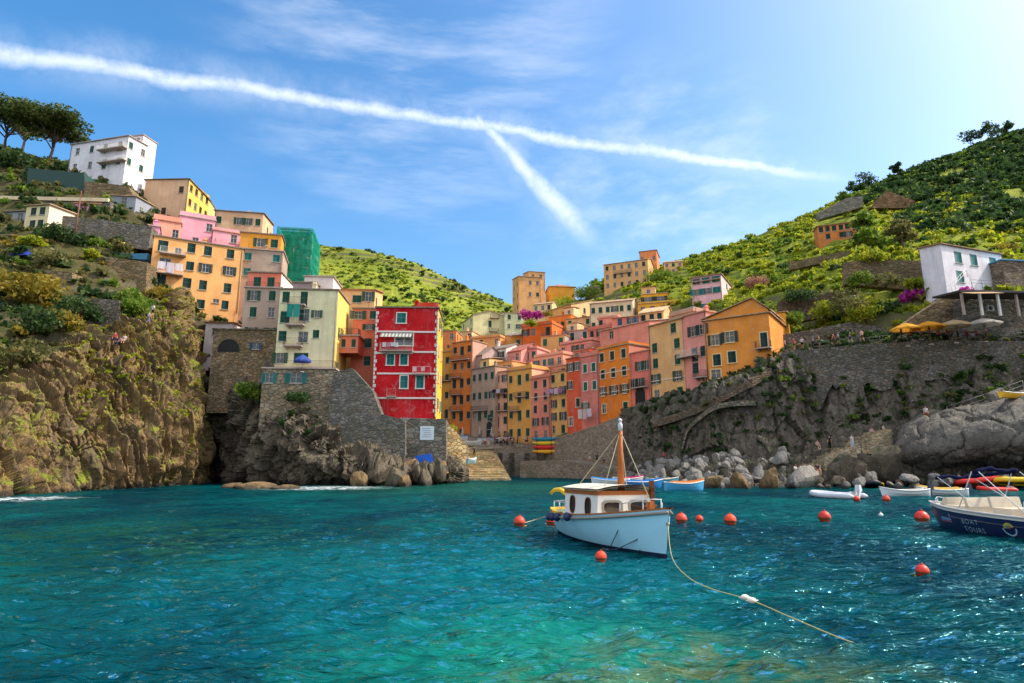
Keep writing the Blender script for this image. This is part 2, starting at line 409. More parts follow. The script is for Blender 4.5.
# ------------------------------------------------------------------ light, sky, camera
SUN_AZ, SUN_EL = R(88), R(46)
SUN_STR, SKY_STR, EXPO = 2.2, 0.122, 1.2
sdir = Vector((math.sin(SUN_AZ)*math.cos(SUN_EL), math.cos(SUN_AZ)*math.cos(SUN_EL), math.sin(SUN_EL)))
sl = bpy.data.lights.new('sun', 'SUN'); sl.energy = SUN_STR; sl.angle = R(.5); sl.color = (1, .93, .80)
so = bpy.data.objects.new('sun', sl); link(so); so.rotation_euler = (-sdir).to_track_quat('-Z', 'Y').to_euler()
def build_world():
    w = bpy.data.worlds.new('World'); SC.world = w; w.use_nodes = True
    t = NT.__new__(NT); t.t = w.node_tree; t.t.nodes.clear()
    out = t.n('ShaderNodeOutputWorld'); bg = t.n('ShaderNodeBackground'); bg.inputs[1].default_value = SKY_STR
    sky = t.n('ShaderNodeTexSky', sky_type='NISHITA'); sky.sun_disc = False
    sky.sun_elevation = SUN_EL; sky.sun_rotation = SUN_AZ; sky.air_density = 1.0; sky.dust_density = 2.8; sky.ozone_density = 1.6
    hs = t.n('ShaderNodeHueSaturation'); hs.inputs['Saturation'].default_value = 1.40; hs.inputs['Hue'].default_value = .495; t.l(sky.outputs[0], hs.inputs['Color'])
    g = t.n('ShaderNodeTexCoord').outputs['Generated']
    def dot(v, n):
        o = t.n('ShaderNodeVectorMath', operation='DOT_PRODUCT'); t.l(v, o.inputs[0]); o.inputs[1].default_value = n; return o.outputs['Value']
    def noise(sc, det=5, rough=.6, scale=(1, 1, 1)):
        m = t.n('ShaderNodeMapping'); m.inputs['Scale'].default_value = scale; t.l(g, m.inputs[0])
        o = t.n('ShaderNodeTexNoise'); o.inputs['Scale'].default_value = sc; o.inputs['Detail'].default_value = det; o.inputs['Roughness'].default_value = rough
        t.l(m.outputs[0], o.inputs['Vector']); return o.outputs['Fac']
    def rmap(v, a, b, c, d, sm=True):
        o = t.n('ShaderNodeMapRange', interpolation_type='SMOOTHSTEP' if sm else 'LINEAR'); t.set(o.inputs[0], v)
        for k, q in enumerate((a, b, c, d)): t.set(o.inputs[k+1], q)
        return o.outputs[0]
    n1 = noise(9, 6, .65); n2 = noise(38, 5, .7)
    wob = t.math('ADD', t.math('MULTIPLY_ADD', n1, .03, -.015), t.math('MULTIPLY_ADD', n2, .005, -.0025))
    def trail(pa, pb, wa, wb, fa, fb, dens):
        """vapour trail from pa to pb across the sky dome, widths wa..wb in radians"""
        a, b = ray(*pa).normalized(), ray(*pb).normalized(); n = a.cross(b).normalized(); e = n.cross(a).normalized()
        ang = math.atan2(b.dot(e), b.dot(a))
        s = t.math('DIVIDE', t.math('ARCTAN2', dot(g, e), dot(g, a)), ang)
        dd = t.math('ABSOLUTE', t.math('ADD', dot(g, n), t.math('MULTIPLY', wob, 1.0)))
        wd = rmap(s, 0, 1, wa, wb, False)
        core = rmap(t.math('DIVIDE', dd, wd), -.1, 1.45, 1, 0)
        halo = t.math('MULTIPLY', rmap(t.math('DIVIDE', dd, t.math('MULTIPLY', wd, 4.5)), 0, 1, .36, 0), rmap(n1, .35, .65, .2, 1))
        along = t.math('MULTIPLY', rmap(s, -fa, fa, 0, 1), rmap(s, 1-fb, 1+.01, 1, 0))
        k = t.math('MULTIPLY', t.math('MAXIMUM', core, halo), along)
        return t.math('MULTIPLY', t.math('MULTIPLY', k, dens), rmap(n2, .3, .62, .68, 1))
    t1 = trail((-300, 5), (862, 185), .0135, .0085, .02, .10, .64)
    t2 = trail((476, 118), (607, 256), .007, .026, .03, .38, .66)
    # thin cirrus veils in a few patches
    def veil(px, py, rad, dens, stretch):
        c = ray(px, py).normalized()
        return t.math('MULTIPLY', t.math('MULTIPLY', rmap(dot(g, c), math.cos(rad), 1, 0, dens), 1), rmap(noise(4, 6, .6, stretch), .36, .80, 0, 1))
    v = t.math('MAXIMUM', veil(420, 50, .34, .32, (1, 3, 6)), veil(660, 205, .26, .34, (2, 1, 5)))

    v = t.math('MAXIMUM', v, veil(330, 180, .25, .05, (1, 2, 4)))
    # unseen broken bright cloud added behind the viewer as fill for shaded facades
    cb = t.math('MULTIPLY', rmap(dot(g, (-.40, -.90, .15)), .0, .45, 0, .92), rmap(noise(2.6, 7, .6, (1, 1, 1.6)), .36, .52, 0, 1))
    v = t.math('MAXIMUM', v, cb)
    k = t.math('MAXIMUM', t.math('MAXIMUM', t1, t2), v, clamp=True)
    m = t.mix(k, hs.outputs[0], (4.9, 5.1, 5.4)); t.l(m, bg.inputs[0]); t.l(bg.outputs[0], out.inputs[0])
build_world()
cam = bpy.data.cameras.new('camera'); co = bpy.data.objects.new('camera', cam); link(co); SC.camera = co
co.location = (0, 0, EYE); co.rotation_euler = (R(90)+PITCH, 0, 0)
cam.sensor_width = 36; cam.lens = 36*F/1024; cam.clip_end = 6000; cam.clip_start = .1
SC.view_settings.view_transform = 'Standard'; SC.view_settings.look = 'None'; SC.view_settings.gamma = 1
SC.view_settings.use_curve_mapping = False; SC.view_settings.exposure = EXPO
SC.render.engine = 'CYCLES'; SC.cycles.max_bounces = 6; SC.cycles.diffuse_bounces = 3; SC.cycles.glossy_bounces = 3; SC.cycles.transparent_max_bounces = 4
SC.cycles.use_denoising = True; SC.cycles.caustics_reflective = False; SC.cycles.caustics_refractive = False
SC.cycles.sample_clamp_direct = 0; SC.cycles.sample_clamp_indirect = 8; SC.cycles.use_adaptive_sampling = False
SC.cycles.pixel_filter_type = 'BLACKMAN_HARRIS'

# ------------------------------------------------------------------ water
def water_mat():
    t = NT('sea_water'); p = t.pos(); 
    big = t.noise(t.pos((1, .7, 1)), .09, 5, .6, .6); mid = t.noise(t.pos((.7, 1.9, 1)), .55, 5, .65, .8)
    k = t.mix(t.ramp(big, [(.40, 0), (.60, 1)]), (.0004, .022, .034), (.0007, .082, .080))
    k = t.mix(t.ramp(mid, [(.42, 0), (.66, .75)]), k, (.001, .022, .034))
    # shallows: sunlit weed and sand under the water close in on the right and along the shore
    def patch(px, py, r0, r1, st=(1, 1, 1)):
        c = PW(px, py); o = t.n('ShaderNodeVectorMath', operation='SUBTRACT'); t.l(p, o.inputs[0]); o.inputs[1].default_value = c
        sc = t.n('ShaderNodeVectorMath', operation='MULTIPLY'); t.l(o.outputs[0], sc.inputs[0]); sc.inputs[1].default_value = st
        ln = t.n('ShaderNodeVectorMath', operation='LENGTH'); t.l(sc.outputs[0], ln.inputs[0])
        d = t.math('ADD', ln.outputs['Value'], t.math('MULTIPLY_ADD', t.noise(p, .45, 5, .7, .5), 6, -3))
        m = t.n('ShaderNodeMapRange', interpolation_type='SMOOTHSTEP'); t.l(d, m.inputs[0])
        m.inputs[1].default_value = r0; m.inputs[2].default_value = r1; m.inputs[3].default_value = 1; m.inputs[4].default_value = 0
        return m.outputs[0]
    k = t.mix(t.math('MULTIPLY', patch(560, 660, 0, 5.5), .85), k, (.006, .17, .095))
    weed = t.math('MULTIPLY', patch(700, 668, 0, 3.2, (.8, 1.3, 1)), t.ramp(t.noise(p, 1.3, 6, .7, 1), [(.40, 0), (.55, 1)]))
    k = t.mix(t.math('MULTIPLY', weed, .85), k, (.09, .10, .022))
    k = t.mix(t.math('MULTIPLY', patch(430, 575, 0, 12), .5), k, (.002, .15, .17))
    k = t.mix(t.math('MULTIPLY', t.math('MULTIPLY', patch(120, 540, 2, 16), t.ramp(mid, [(.45, 0), (.6, 1)])), .6), k, (.012, .075, .030))
    k = t.mix(t.math('MULTIPLY', patch(470, 487, 3, 26, (1, .8, 1)), .7), k, (.012, .075, .045))
    # foam where swell breaks on the rocks
    def foam(px, py, r, st):
        return t.math('MULTIPLY', patch(px, py, r*.2, r, st), t.ramp(t.noise(t.pos((.8, 2.5, 1)), .9, 6, .75, .6), [(.47, 0), (.56, 1)]))
    fm = t.math('MAXIMUM', foam(325, 488, 7, (.75, 1, 1)), foam(20, 499, 4.5, (.8, 1, 1)))
    fm = t.math('MAXIMUM', fm, foam(480, 479.5, 6, (1, 1, 1)), clamp=True)
    k = t.mix(fm, k, (.75, .78, .78))
    b1 = t.bump(t.noise(t.pos((.55, 1.7, 1)), .9, 4, .55, .4), .85, .8)
    b2 = t.bump(t.noise(t.pos((.6, 1.7, 1)), 3.2, 3, .55, .4), .5, .16, b1)
    df = t.n('ShaderNodeBsdfDiffuse'); t.l(k, df.inputs[0]); t.l(b2, df.inputs['Normal'])
    gl = t.n('ShaderNodeBsdfGlossy'); gl.inputs['Color'].default_value = (.30, .80, .95, 1); t.l(b2, gl.inputs['Normal']); t.l(t.math('MULTIPLY_ADD', fm, .6, .06), gl.inputs['Roughness'])
    fr = t.n('ShaderNodeFresnel'); fr.inputs[0].default_value = 1.333; t.l(b2, fr.inputs['Normal'])
    mx = t.n('ShaderNodeMixShader'); t.l(t.math('MULTIPLY', fr.outputs[0], t.math('MULTIPLY_ADD', fm, -.7, .85)), mx.inputs[0]); t.l(df.outputs[0], mx.inputs[1]); t.l(gl.outputs[0], mx.inputs[2]); t.l(mx.outputs[0], t.out.inputs[0]); return t.m
WATER = water_mat()
ys = np.geomspace(3, 175, 560); a = np.linspace(-1.45, 1.45, 460)
X = a[None, :]*(ys[:, None]+8); Y = np.repeat(ys[:, None], len(a), 1)
amp = np.clip(1.15-Y/140, .25, 1)
Z = amp*(.10*fbm(X*.42+3, Y*.75, 0*X, 3)+.075*ridge(X*.9, Y*1.6+4, 0*X+2, 3)-.06)
tag(inst('water', grid_np('water', np.stack([X, Y, Z], -1), WATER)), kind='structure')
mb = MB(); mb.quad((-2500, -2500, -.5), (2500, -2500, -.5), (2500, 2500, -.5), (-2500, 2500, -.5))
tag(mb.build('sea', WATER), kind='structure')

# ------------------------------------------------------------------ terrain
def d_cliff(A, fr, st=.05, fine=.18):
    def f(pos, n):
        x, y, z = pos[..., 0], pos[..., 1], pos[..., 2]
        w = fbm(x*.12, y*.12, z*.12, 2)*1.8
        w2 = .35*fbm(x*.5, y*.5, z*.3, 2); zz = z + .35*(x+y)*.3
        e1, c1_, t1_ = worley(x*fr+w*.25, y*fr+w*.25, zz*st+w*.2); e2, c2_, t2_ = worley(x*fr*2.7+w2, y*fr*2.7+w2, zz*st*2.8+w2+7)
        d = A*(.8*(c1_-.5)+1.3*t1_+.25*np.minimum(e1, .1)/.1) + A*.45*((c2_-.5)*.8+1.3*t2_+.3*np.minimum(e2, .12)/.12) + A*.4*fbm(x*.16, y*.16, z*.12+9, 2)
        e3, c3_, t3_ = worley(x*fr*7+w2*3, y*fr*7, zz*st*9+w2*3); d = d + fine*((c3_-.5)+1.2*t3_) + fine*.4*fbm(x*2, y*2, z*2, 2)
        return pos + n*d[..., None]
    return f
def d_hill(A, fr=.05, step=0, k=.7, fine=.25):
    def f(pos, n):
        x, y, z = pos[..., 0], pos[..., 1], pos[..., 2]
        p = pos.copy(); zz = z + A*fbm(x*fr, y*fr, z*0, 4)
        if step:
            q = zz/step + .35*fbm(x*.02, y*.02, z*0, 2); fl = np.floor(q); fr_ = q-fl
            zz = zz + k*step*((fl+np.clip((fr_-.72)/.28, 0, 1))-q)
        p[..., 2] = zz + fine*fbm(x*.6, y*.6, z*.6, 3); return p
    return f
# left sea cliff: columns run along the shore, rows climb
WB_ = lambda px, py, z: (lambda q: Vector((q.x, q.y, z)))(PW(px, py, 0))
r0 = [WB_(px, py, -1.5) for px, py in ((-330, 507), (-60, 499), (0, 497), (50, 493), (100, 490), (150, 487), (185, 484.5), (203, 482.5), (208, 480), (214, 478))]
r1 = [(-330, 450, 43), (-60, 450, 52), (0, 450, 55.5), (50, 448, 61.5), (100, 446, 66), (146, 442, 71.5), (179, 440, 77), (198, 438, 82), (204, 438, 90), (210, 440, 100)]
r2 = [(-330, 425, 46), (-60, 426, 54), (0, 424, 58), (45, 404, 63.5), (94, 393, 69), (140, 388, 73.5), (171, 384, 79), (192, 381, 84), (198, 381, 92), (206, 385, 103)]
r3 = [(-330, 405, 49), (-60, 408, 57), (0, 405, 60.5), (32, 376, 66), (84, 344, 72), (118, 345, 75.5), (150, 321, 81), (177, 304, 87), (185, 306, 95), (196, 330, 105)]
r4 = [(-330, 398, 56), (-60, 400, 62), (0, 396, 66), (32, 368, 71), (84, 335, 77), (118, 334, 80), (152, 312, 86), (177, 302, 92), (186, 306, 99), (198, 330, 108)]
def d_left(pos, n):
    x, y, z = pos[..., 0], pos[..., 1], pos[..., 2]; s = .55*x+.83*y+.22*z
    wv = 1.6*fbm(s*.10, z*.10, 0*z+3, 3)+.35*fbm(s*.5, z*.3, 0*z+8, 2); tri = lambda a: np.abs(a-np.floor(a)-.5)*2
    g = .62*tri(s*.42+wv)**.6+.34*tri(s*1.05+wv*2.1+.3)**.7; g = g*(.35+.9*np.clip(fbm(s*.14+4, z*.12, 0*z, 2)+.45, 0, 1))
    p = d_cliff(.75, .36, .06, .17)(pos, n)+n*(2.5*(g-.4))[..., None]; v = np.linspace(0, 1, pos.shape[0])[:, None]
    f = np.clip((1-v)*6, 0, 1)[..., None]; return pos*(1-f)+p*f
LCLIFF, _ = sheet('cliff', [r0, r1, r2, r3, r4], 560, 240, ROCK_WARM, d_left, smooth=False, kind='structure')
# slope above it, up to the ridge with the pines
s0 = [(-330, 396, 54), (-60, 398, 60), (0, 396, 64), (32, 370, 69), (84, 340, 75), (118, 339, 78), (152, 316, 84), (178, 304, 90), (196, 335, 100)]
s1 = [(-330, 315, 66), (-60, 318, 70), (0, 318, 73), (40, 312, 77), (84, 305, 81), (118, 305, 85), (150, 298, 92), (200, 312, 103), (245, 322, 104)]
s2 = [(-330, 255, 80), (-60, 255, 84), (0, 252, 87), (40, 250, 89), (80, 256, 91), (118, 258, 95), (160, 262, 104), (205, 275, 112), (260, 300, 112)]
s3 = [(-330, 215, 104), (-60, 212, 106), (0, 208, 108), (40, 208, 108), (80, 212, 110), (120, 215, 113), (170, 232, 120), (215, 250, 130), (285, 280, 128)]
s4 = [(-330, 170, 122), (-60, 172, 124), (0, 172, 126), (40, 172, 126), (80, 174, 126), (130, 188, 128), (180, 218, 136), (230, 240, 145), (300, 270, 145)]
s5 = [(-330, 140, 150), (-60, 142, 152), (0, 148, 152), (40, 160, 152), (80, 166, 152), (130, 190, 152), (190, 222, 158), (240, 246, 165), (310, 275, 165)]
s6 = [(-330, 150, 190), (-60, 150, 190), (0, 155, 190), (40, 180, 190), (80, 190, 190), (130, 220, 190), (190, 250, 190), (240, 270, 190), (310, 290, 190)]
LHILL, _ = sheet('hillside', [s0, s1, s2, s3, s4, s5, s6], 200, 170, SOIL_WARM, d_hill(.6, .12, 2.4, .75), kind='structure')
# second cliff under the stone houses, with the dark cove on its left
c0 = [WB_(px, py, -1.2) for px, py in ((190, 479), (208, 479.5), (222, 481), (250, 484), (300, 484), (345, 484.5), (385, 484), (420, 483.5), (452, 481.5), (468, 478.8))]
c1 = [(190, 430, 112), (206, 432, 105), (222, 436, 95), (250, 440, 84), (300, 444, 80), (345, 464, 78), (378, 470, 79), (412, 474, 79.5), (446, 472, 83), (462, 474, 100)]
c2 = [(190, 380, 116), (204, 385, 110), (215, 396, 99), (240, 402, 87), (290, 410, 83), (335, 440, 80.5), (372, 462, 80.5), (408, 470, 82), (444, 468, 86), (460, 470, 104)]
c3 = [(190, 340, 118), (200, 345, 112), (212, 365, 104), (235, 378, 92), (280, 392, 87), (330, 425, 86), (374, 458, 86), (402, 468, 86), (444, 466, 90), (458, 466, 108)]
c4 = [(190, 318, 128), (205, 320, 128), (220, 330, 118), (240, 345, 110), (290, 375, 104), (335, 410, 100), (376, 450, 98), (405, 466, 98), (442, 464, 100), (456, 464, 114)]
CLIFF2, _ = sheet('cliff', [c0, c1, c2, c3, c4], 360, 170, ROCK_DARK, d_cliff(1.5, .24, .14, .3), smooth=False, kind='structure')
# valley floor and slope under the village
v0 = [(436, 457, 112), (470, 453, 127), (500, 452, 129), (530, 446, 132), (560, 435, 126), (590, 425, 119), (620, 413, 112), (650, 404, 105), (690, 391, 98), (740, 376, 95), (790, 362, 93)]
v1 = [(436, 440, 146), (470, 440, 152), (500, 440, 152), (530, 438, 150), (560, 425, 142), (590, 412, 132), (620, 402, 124), (650, 392, 115), (690, 380, 108), (740, 366, 105), (790, 352, 104)]
v2 = [(430, 415, 160), (470, 405, 168), (500, 392, 168), (530, 388, 168), (560, 380, 165), (590, 372, 160), (620, 362, 152), (650, 352, 146), (690, 340, 142), (740, 328, 140), (790, 312, 138)]
v3 = [(420, 365, 200), (470, 362, 204), (500, 352, 205), (530, 342, 205), (560, 332, 205), (590, 322, 200), (620, 314, 196), (650, 306, 190), (690, 300, 182), (740, 284, 178), (790, 276, 172)]
v4 = [(420, 340, 250), (470, 326, 245), (500, 316, 240), (530, 306, 235), (560, 300, 232), (590, 298, 228), (620, 285, 222), (650, 280, 216), (690, 275, 212), (740, 262, 210), (790, 250, 205)]
VALLEY, _ = sheet('terrain', [v0, v1, v2, v3, v4], 160, 90, SOIL_GREEN, d_hill(.3, .1), kind='structure')
# far terraced hill between the two banks
e0 = [(270, 360, 190), (330, 360, 190), (380, 365, 195), (430, 370, 200), (470, 370, 210), (520, 372, 220), (580, 370, 230)]
e1 = [(270, 300, 250), (330, 298, 250), (380, 300, 255), (430, 310, 260), (470, 320, 270), (520, 328, 280), (580, 330, 290)]
e2 = [(250, 262, 310), (310, 262, 310), (372, 266, 312), (415, 278, 315), (455, 293, 320), (500, 308, 325), (580, 322, 330)]
e3 = [(230, 232, 345), (305, 243, 345), (370, 252, 345), (412, 263, 348), (452, 281, 350), (500, 302, 352), (580, 318, 355)]
e4 = [(230, 262, 430), (305, 270, 430), (370, 280, 430), (412, 290, 430), (452, 300, 430), (500, 312, 430), (580, 325, 430)]
FARHILL, _ = sheet('hills', [e0, e1, e2, e3, e4], 190, 150, SOIL_GREEN, d_hill(2.0, .03, 4.0, .8), kind='structure')
# right-hand terraced hill
f0 = [(585, 330, 200), (640, 312, 175), (690, 312, 150), (740, 318, 130), (790, 332, 112), (850, 338, 96), (930, 335, 90), (1024, 330, 86), (1180, 330, 86)]
f1 = [(585, 312, 215), (640, 296, 190), (690, 298, 165), (740, 298, 145), (790, 305, 124), (850, 300, 103), (930, 293, 95), (1024, 292, 92), (1180, 285, 90)]
f2 = [(585, 300, 225), (640, 286, 205), (690, 284, 185), (740, 276, 168), (790, 272, 150), (850, 258, 133), (930, 250, 124), (1024, 250, 118), (1180, 235, 116)]
f3 = [(585, 294, 235), (640, 280, 222), (690, 270, 208), (740, 254, 200), (790, 240, 192), (850, 222, 182), (930, 212, 172), (1024, 205, 165), (1180, 180, 160)]
f4 = [(585, 290, 240), (640, 275, 235), (690, 262, 228), (740, 246, 224), (790, 228, 222), (850, 205, 222), (930, 186, 218), (1024, 168, 214), (1180, 130, 210)]
f5 = [(585, 287, 250), (640, 272, 248), (690, 259, 246), (740, 244, 245), (790, 224, 246), (850, 198, 252), (930, 165, 268), (1024, 130, 285), (1180, 72, 300)]
f6 = [(585, 300, 300), (640, 290, 300), (690, 275, 300), (740, 262, 300), (790, 245, 310), (850, 220, 320), (930, 190, 340), (1024, 155, 360), (1180, 100, 380)]
RHILL, _ = sheet('hillside', [f0, f1, f2, f3, f4, f5, f6], 230, 200, SOIL_GREEN, d_hill(1.2, .06, 3.0, .8), kind='structure')
# right sea cliff
g0 = [(622, 482, 103), (660, 482, 94), (700, 482, 89), (740, 481, 86), (780, 480, 84.5), (830, 480, 85), (890, 480, 82), (950, 481, 79), (1030, 482, 76), (1180, 485, 74)]
g1 = [(622, 445, 104), (660, 442, 95), (700, 438, 90), (740, 430, 86.5), (780, 422, 86), (830, 420, 87), (890, 415, 84.5), (950, 415, 82), (1030, 415, 79), (1180, 415, 77)]
g2 = [(622, 417, 105.5), (660, 405, 96.5), (700, 393, 91), (740, 378, 87), (780, 364, 87.5), (830, 354, 89), (890, 347, 87), (950, 347, 85), (1030, 345, 83), (1180, 345, 82)]
g3 = [(622, 412, 116), (660, 400, 108), (700, 388, 102), (740, 372, 98), (780, 354, 97), (830, 344, 95), (890, 339, 93), (950, 338, 90), (1030, 336, 88), (1180, 336, 87)]
g4 = [(622, 410, 124), (660, 396, 118), (700, 382, 112), (740, 366, 110), (780, 348, 108), (830, 338, 104), (890, 334, 100), (950, 332, 98), (1030, 330, 95), (1180, 330, 93)]
RCLIFF, _ = sheet('cliff', [g0, g1, g2, g3, g4], 420, 170, ROCK_GREY, d_cliff(.85, .16, .05, .24), smooth=False, kind='structure')
# low rock shelf along the right shore and the big tilted slab
h0 = [WB_(px, py, -1) for px, py in ((606, 478), (630, 481), (660, 484.5), (700, 487.5), (740, 488.5), (790, 487), (840, 486), (900, 485), (960, 485), (1040, 485), (1180, 487))]
h1 = [(606, 474, 118), (630, 475, 100), (660, 477, 88), (700, 479, 80), (740, 480, 77), (790, 479, 79), (840, 476, 78), (900, 476, 77), (960, 477, 75), (1040, 477, 72), (1180, 480, 68)]
h2 = [(606, 471, 122), (630, 469, 106), (660, 467, 94), (700, 464, 87), (740, 461, 84), (790, 458, 84), (840, 446, 82), (900, 436, 81), (960, 440, 79), (1040, 440, 77), (1180, 440, 75)]
h3 = [(606, 468, 126), (630, 463, 116), (660, 458, 106), (700, 454, 98), (740, 452, 94), (790, 448, 91), (840, 428, 88), (900, 418, 85), (960, 420, 84), (1040, 420, 82), (1180, 420, 80)]
SHELF, _ = sheet('rocks', [h0, h1, h2, h3], 340, 80, ROCK_GREY, d_cliff(.6, .42, .5, .25), smooth=False, kind='structure')
def d_slab(pos, n):
    x, y, z = pos[..., 0], pos[..., 1], pos[..., 2]
    q = (x+z)*.7; r = (z-x)*.7; w = .3*fbm(x*.3, y*.3, z*.3, 2); e1, c1_, t1_ = worley(q*.10+w, y*.1, r*.28+w); e2, c2_, t2_ = worley(q*.35+w, y*.3, r*.9+w)
    d = .35*fbm(x*.22, y*.22, z*.22, 3) + .5*(c1_-.5)+.7*t1_+.3*np.minimum(e1, .06)/.06 + .12*(c2_-.5)+.08*np.minimum(e2, .06)/.06 + .06*fbm(x*2, y*2, z*2, 3)
    return pos+n*d[..., None]
k0 = [WB_(px, py, -1) for px, py in ((893, 481), (905, 483), (930, 484), (970, 484), (1024, 484), (1090, 486), (1180, 488))]
k1 = [(894, 455, 79), (905, 455, 76.5), (930, 453, 74), (970, 450, 71), (1024, 446, 68), (1090, 440, 66), (1180, 430, 64)]
k2 = [(900, 436, 80), (906, 430, 78.5), (932, 420, 77), (972, 412, 74.5), (1024, 400, 72), (1090, 390, 70), (1180, 375, 68)]
k3 = [(906, 431, 83), (914, 425, 82), (936, 415, 80), (974, 408, 79), (1026, 394, 77), (1090, 382, 75), (1180, 366, 73)]
k4 = [(910, 440, 88), (918, 438, 87), (940, 432, 86), (978, 430, 85), (1028, 425, 84), (1090, 420, 82), (1180, 410, 80)]
SLAB, _ = sheet('rocks', [k0, k1, k2, k3, k4], 260, 120, ROCK_SLAB, d_slab, smooth=False, kind='structure')
# ------------------------------------------------------------------ houses
def panel(mb, O, dx, w, z0, z1, holes, inw, reveal=.22):
    """a wall face with real openings; holes: (x0,x1,z0,z1)"""
    O, dx, inw = Vector(O), Vector(dx), Vector(inw)
    hs = [h for h in holes if h[0] > .02 and h[1] < w-.02 and h[2] > z0+.02 and h[3] < z1-.02]
    xs = sorted({0, w, *[round(a, 4) for h in hs for a in h[:2]]}); zs = sorted({z0, z1, *[round(a, 4) for h in hs for a in h[2:]]})
    pt = lambda x, z, d=0: O+dx*x+Vector((0, 0, z))+inw*d
    for i in range(len(xs)-1):
        for j in range(len(zs)-1):
            cx, cz = (xs[i]+xs[i+1])/2, (zs[j]+zs[j+1])/2
            if any(h[0] < cx < h[1] and h[2] < cz < h[3] for h in hs): continue
            mb.quad(pt(xs[i], zs[j]), pt(xs[i+1], zs[j]), pt(xs[i+1], zs[j+1]), pt(xs[i], zs[j+1]))
    for a, b, c, d in hs:
        for p, q in (((a, c), (b, c)), ((b, c), (b, d)), ((b, d), (a, d)), ((a, d), (a, c))):
            mb.quad(pt(*p), pt(*p, reveal), pt(*q, reveal), pt(*q))
_wm = {}
def wmesh(kind, w, h, m):
    k = (kind, round(w, 2), round(h, 2), m.name)
    if k in _wm: return _wm[k]
    b = MB()
    if kind == 'frame':     # casing in the reveal with glazing bars, and a sill
        t = .07
        b.box((-w/2+t/2, .12, 0), (t, .08, h)); b.box((w/2-t/2, .12, 0), (t, .08, h))
        b.box((0, .12, h/2-t/2), (w-2*t, .08, t)); b.box((0, .12, -h/2+t/2), (w-2*t, .08, t)); b.box((0, .125, 0), (.07, .07, h-2*t))
        if h > 1.2: b.box((0, .128, h*.1), (w-2*t, .06, .05))
        b.box((0, -.04, -h/2-.045), (w+.24, .2, .09))
    elif kind == 'trim':
        t = .14
        b.box((-w/2-t/2, -.02, 0), (t, .06, h)); b.box((w/2+t/2, -.02, 0), (t, .06, h)); b.box((0, -.02, h/2+t/2), (w+2*t, .06, t)); b.box((0, -.06, -h/2-t/2), (w+2*t+.1, .2, t))
    elif kind == 'pane': b.quad((-w/2, .17, -h/2), (w/2, .17, -h/2), (w/2, .17, h/2), (-w/2, .17, h/2))
    elif kind == 'leaf':    # louvred shutter leaf hinged at x=0, spanning +x
        t = .06
        b.box((t/2, 0, 0), (t, .045, h)); b.box((w-t/2, 0, 0), (t, .045, h))
        b.box((w/2, 0, h/2-t/2), (w-2*t, .045, t)); b.box((w/2, 0, -h/2+t/2), (w-2*t, .045, t))
        n = max(4, int(h/.14))
        for i in range(n):
            z = -h/2+t+(i+.5)*(h-2*t)/n
            b.add([(t, -.015, z-.05), (w-t, -.015, z-.05), (w-t, .015, z+.05), (t, .015, z+.05)], [(0, 1, 2, 3)])
    _wm[k] = b.mesh({'leaf': 'shutter', 'frame': 'window', 'trim': 'trim'}.get(kind, kind), m); return _wm[k]
def window(root, style, M, w, h, shm, trim, detail=True):
    """M: matrix placing the window's centre in house space"""
    wf = inst('door' if style in 'DG' else 'window', wmesh('frame', w, h, trim if trim else paint('#b9b2a4')), root); wf.matrix_local = M
    r2 = rng.random
    inst('pane', wmesh('pane', w, h, GLASS), wf)
    if trim: inst('trim', wmesh('trim', w, h, trim), wf)
    if style in 'CDO':
        lm = wmesh('leaf', w/2, h, shm)
        for s in (-1, 1):
            sh = inst('shutter', lm, wf)
            if style == 'O':
                a = R(168+8*r2()) if r2() > .18 else R(110+40*r2())
                sh.location = (s*w/2, -.035, 0); sh.rotation_euler = (0, 0, -a if s < 0 else math.pi+a)
            else:
                sh.location = (s*w/2, .04, 0); sh.rotation_euler = (0, 0, 0 if s < 0 else math.pi)
    return wf
BAL = {}
def railing_mesh(w, d, m, h=1.0):
    b = MB(); k = .03
    for z in (h, .12):
        b.box((0, -d, z), (w, k, k)); b.box((-w/2, -d/2, z), (k, d, k)); b.box((w/2, -d/2, z), (k, d, k))
    n = max(2, int(w/.16))
    for i in range(n+1): b.box((-w/2+w*i/n, -d, h/2), (.022, .022, h))
    for s in (-1, 1):
        for j in range(1, max(2, int(d/.16))): b.box((s*w/2, -d*j/int(max(2, d/.16)), h/2), (.022, .022, h))
    return b.mesh('railing', m)
GR_SH = paint('#0d4f3e'); GR_SH2 = paint('#1f6b52'); DK_SH = paint('#123a36'); TEAL_SH = paint('#1d7a78'); BR_SH = paint('#4a2d1e'); BLUE_SH = paint('#3c5a78')
GR_X = 0
SH = dict(g=GR_SH, l=GR_SH2, d=DK_SH, t=TEAL_SH, b=BR_SH, u=BLUE_SH)
TILE = tiles('#a5714c'); TILE_GREY = tiles('#8d7f70'); TILE_PALE = tiles('#b89a78'); CONC = stucco('#a79f94'); TERR = stucco('#b98a6c')
HS = {}
HG = 'houses of the hillside village'
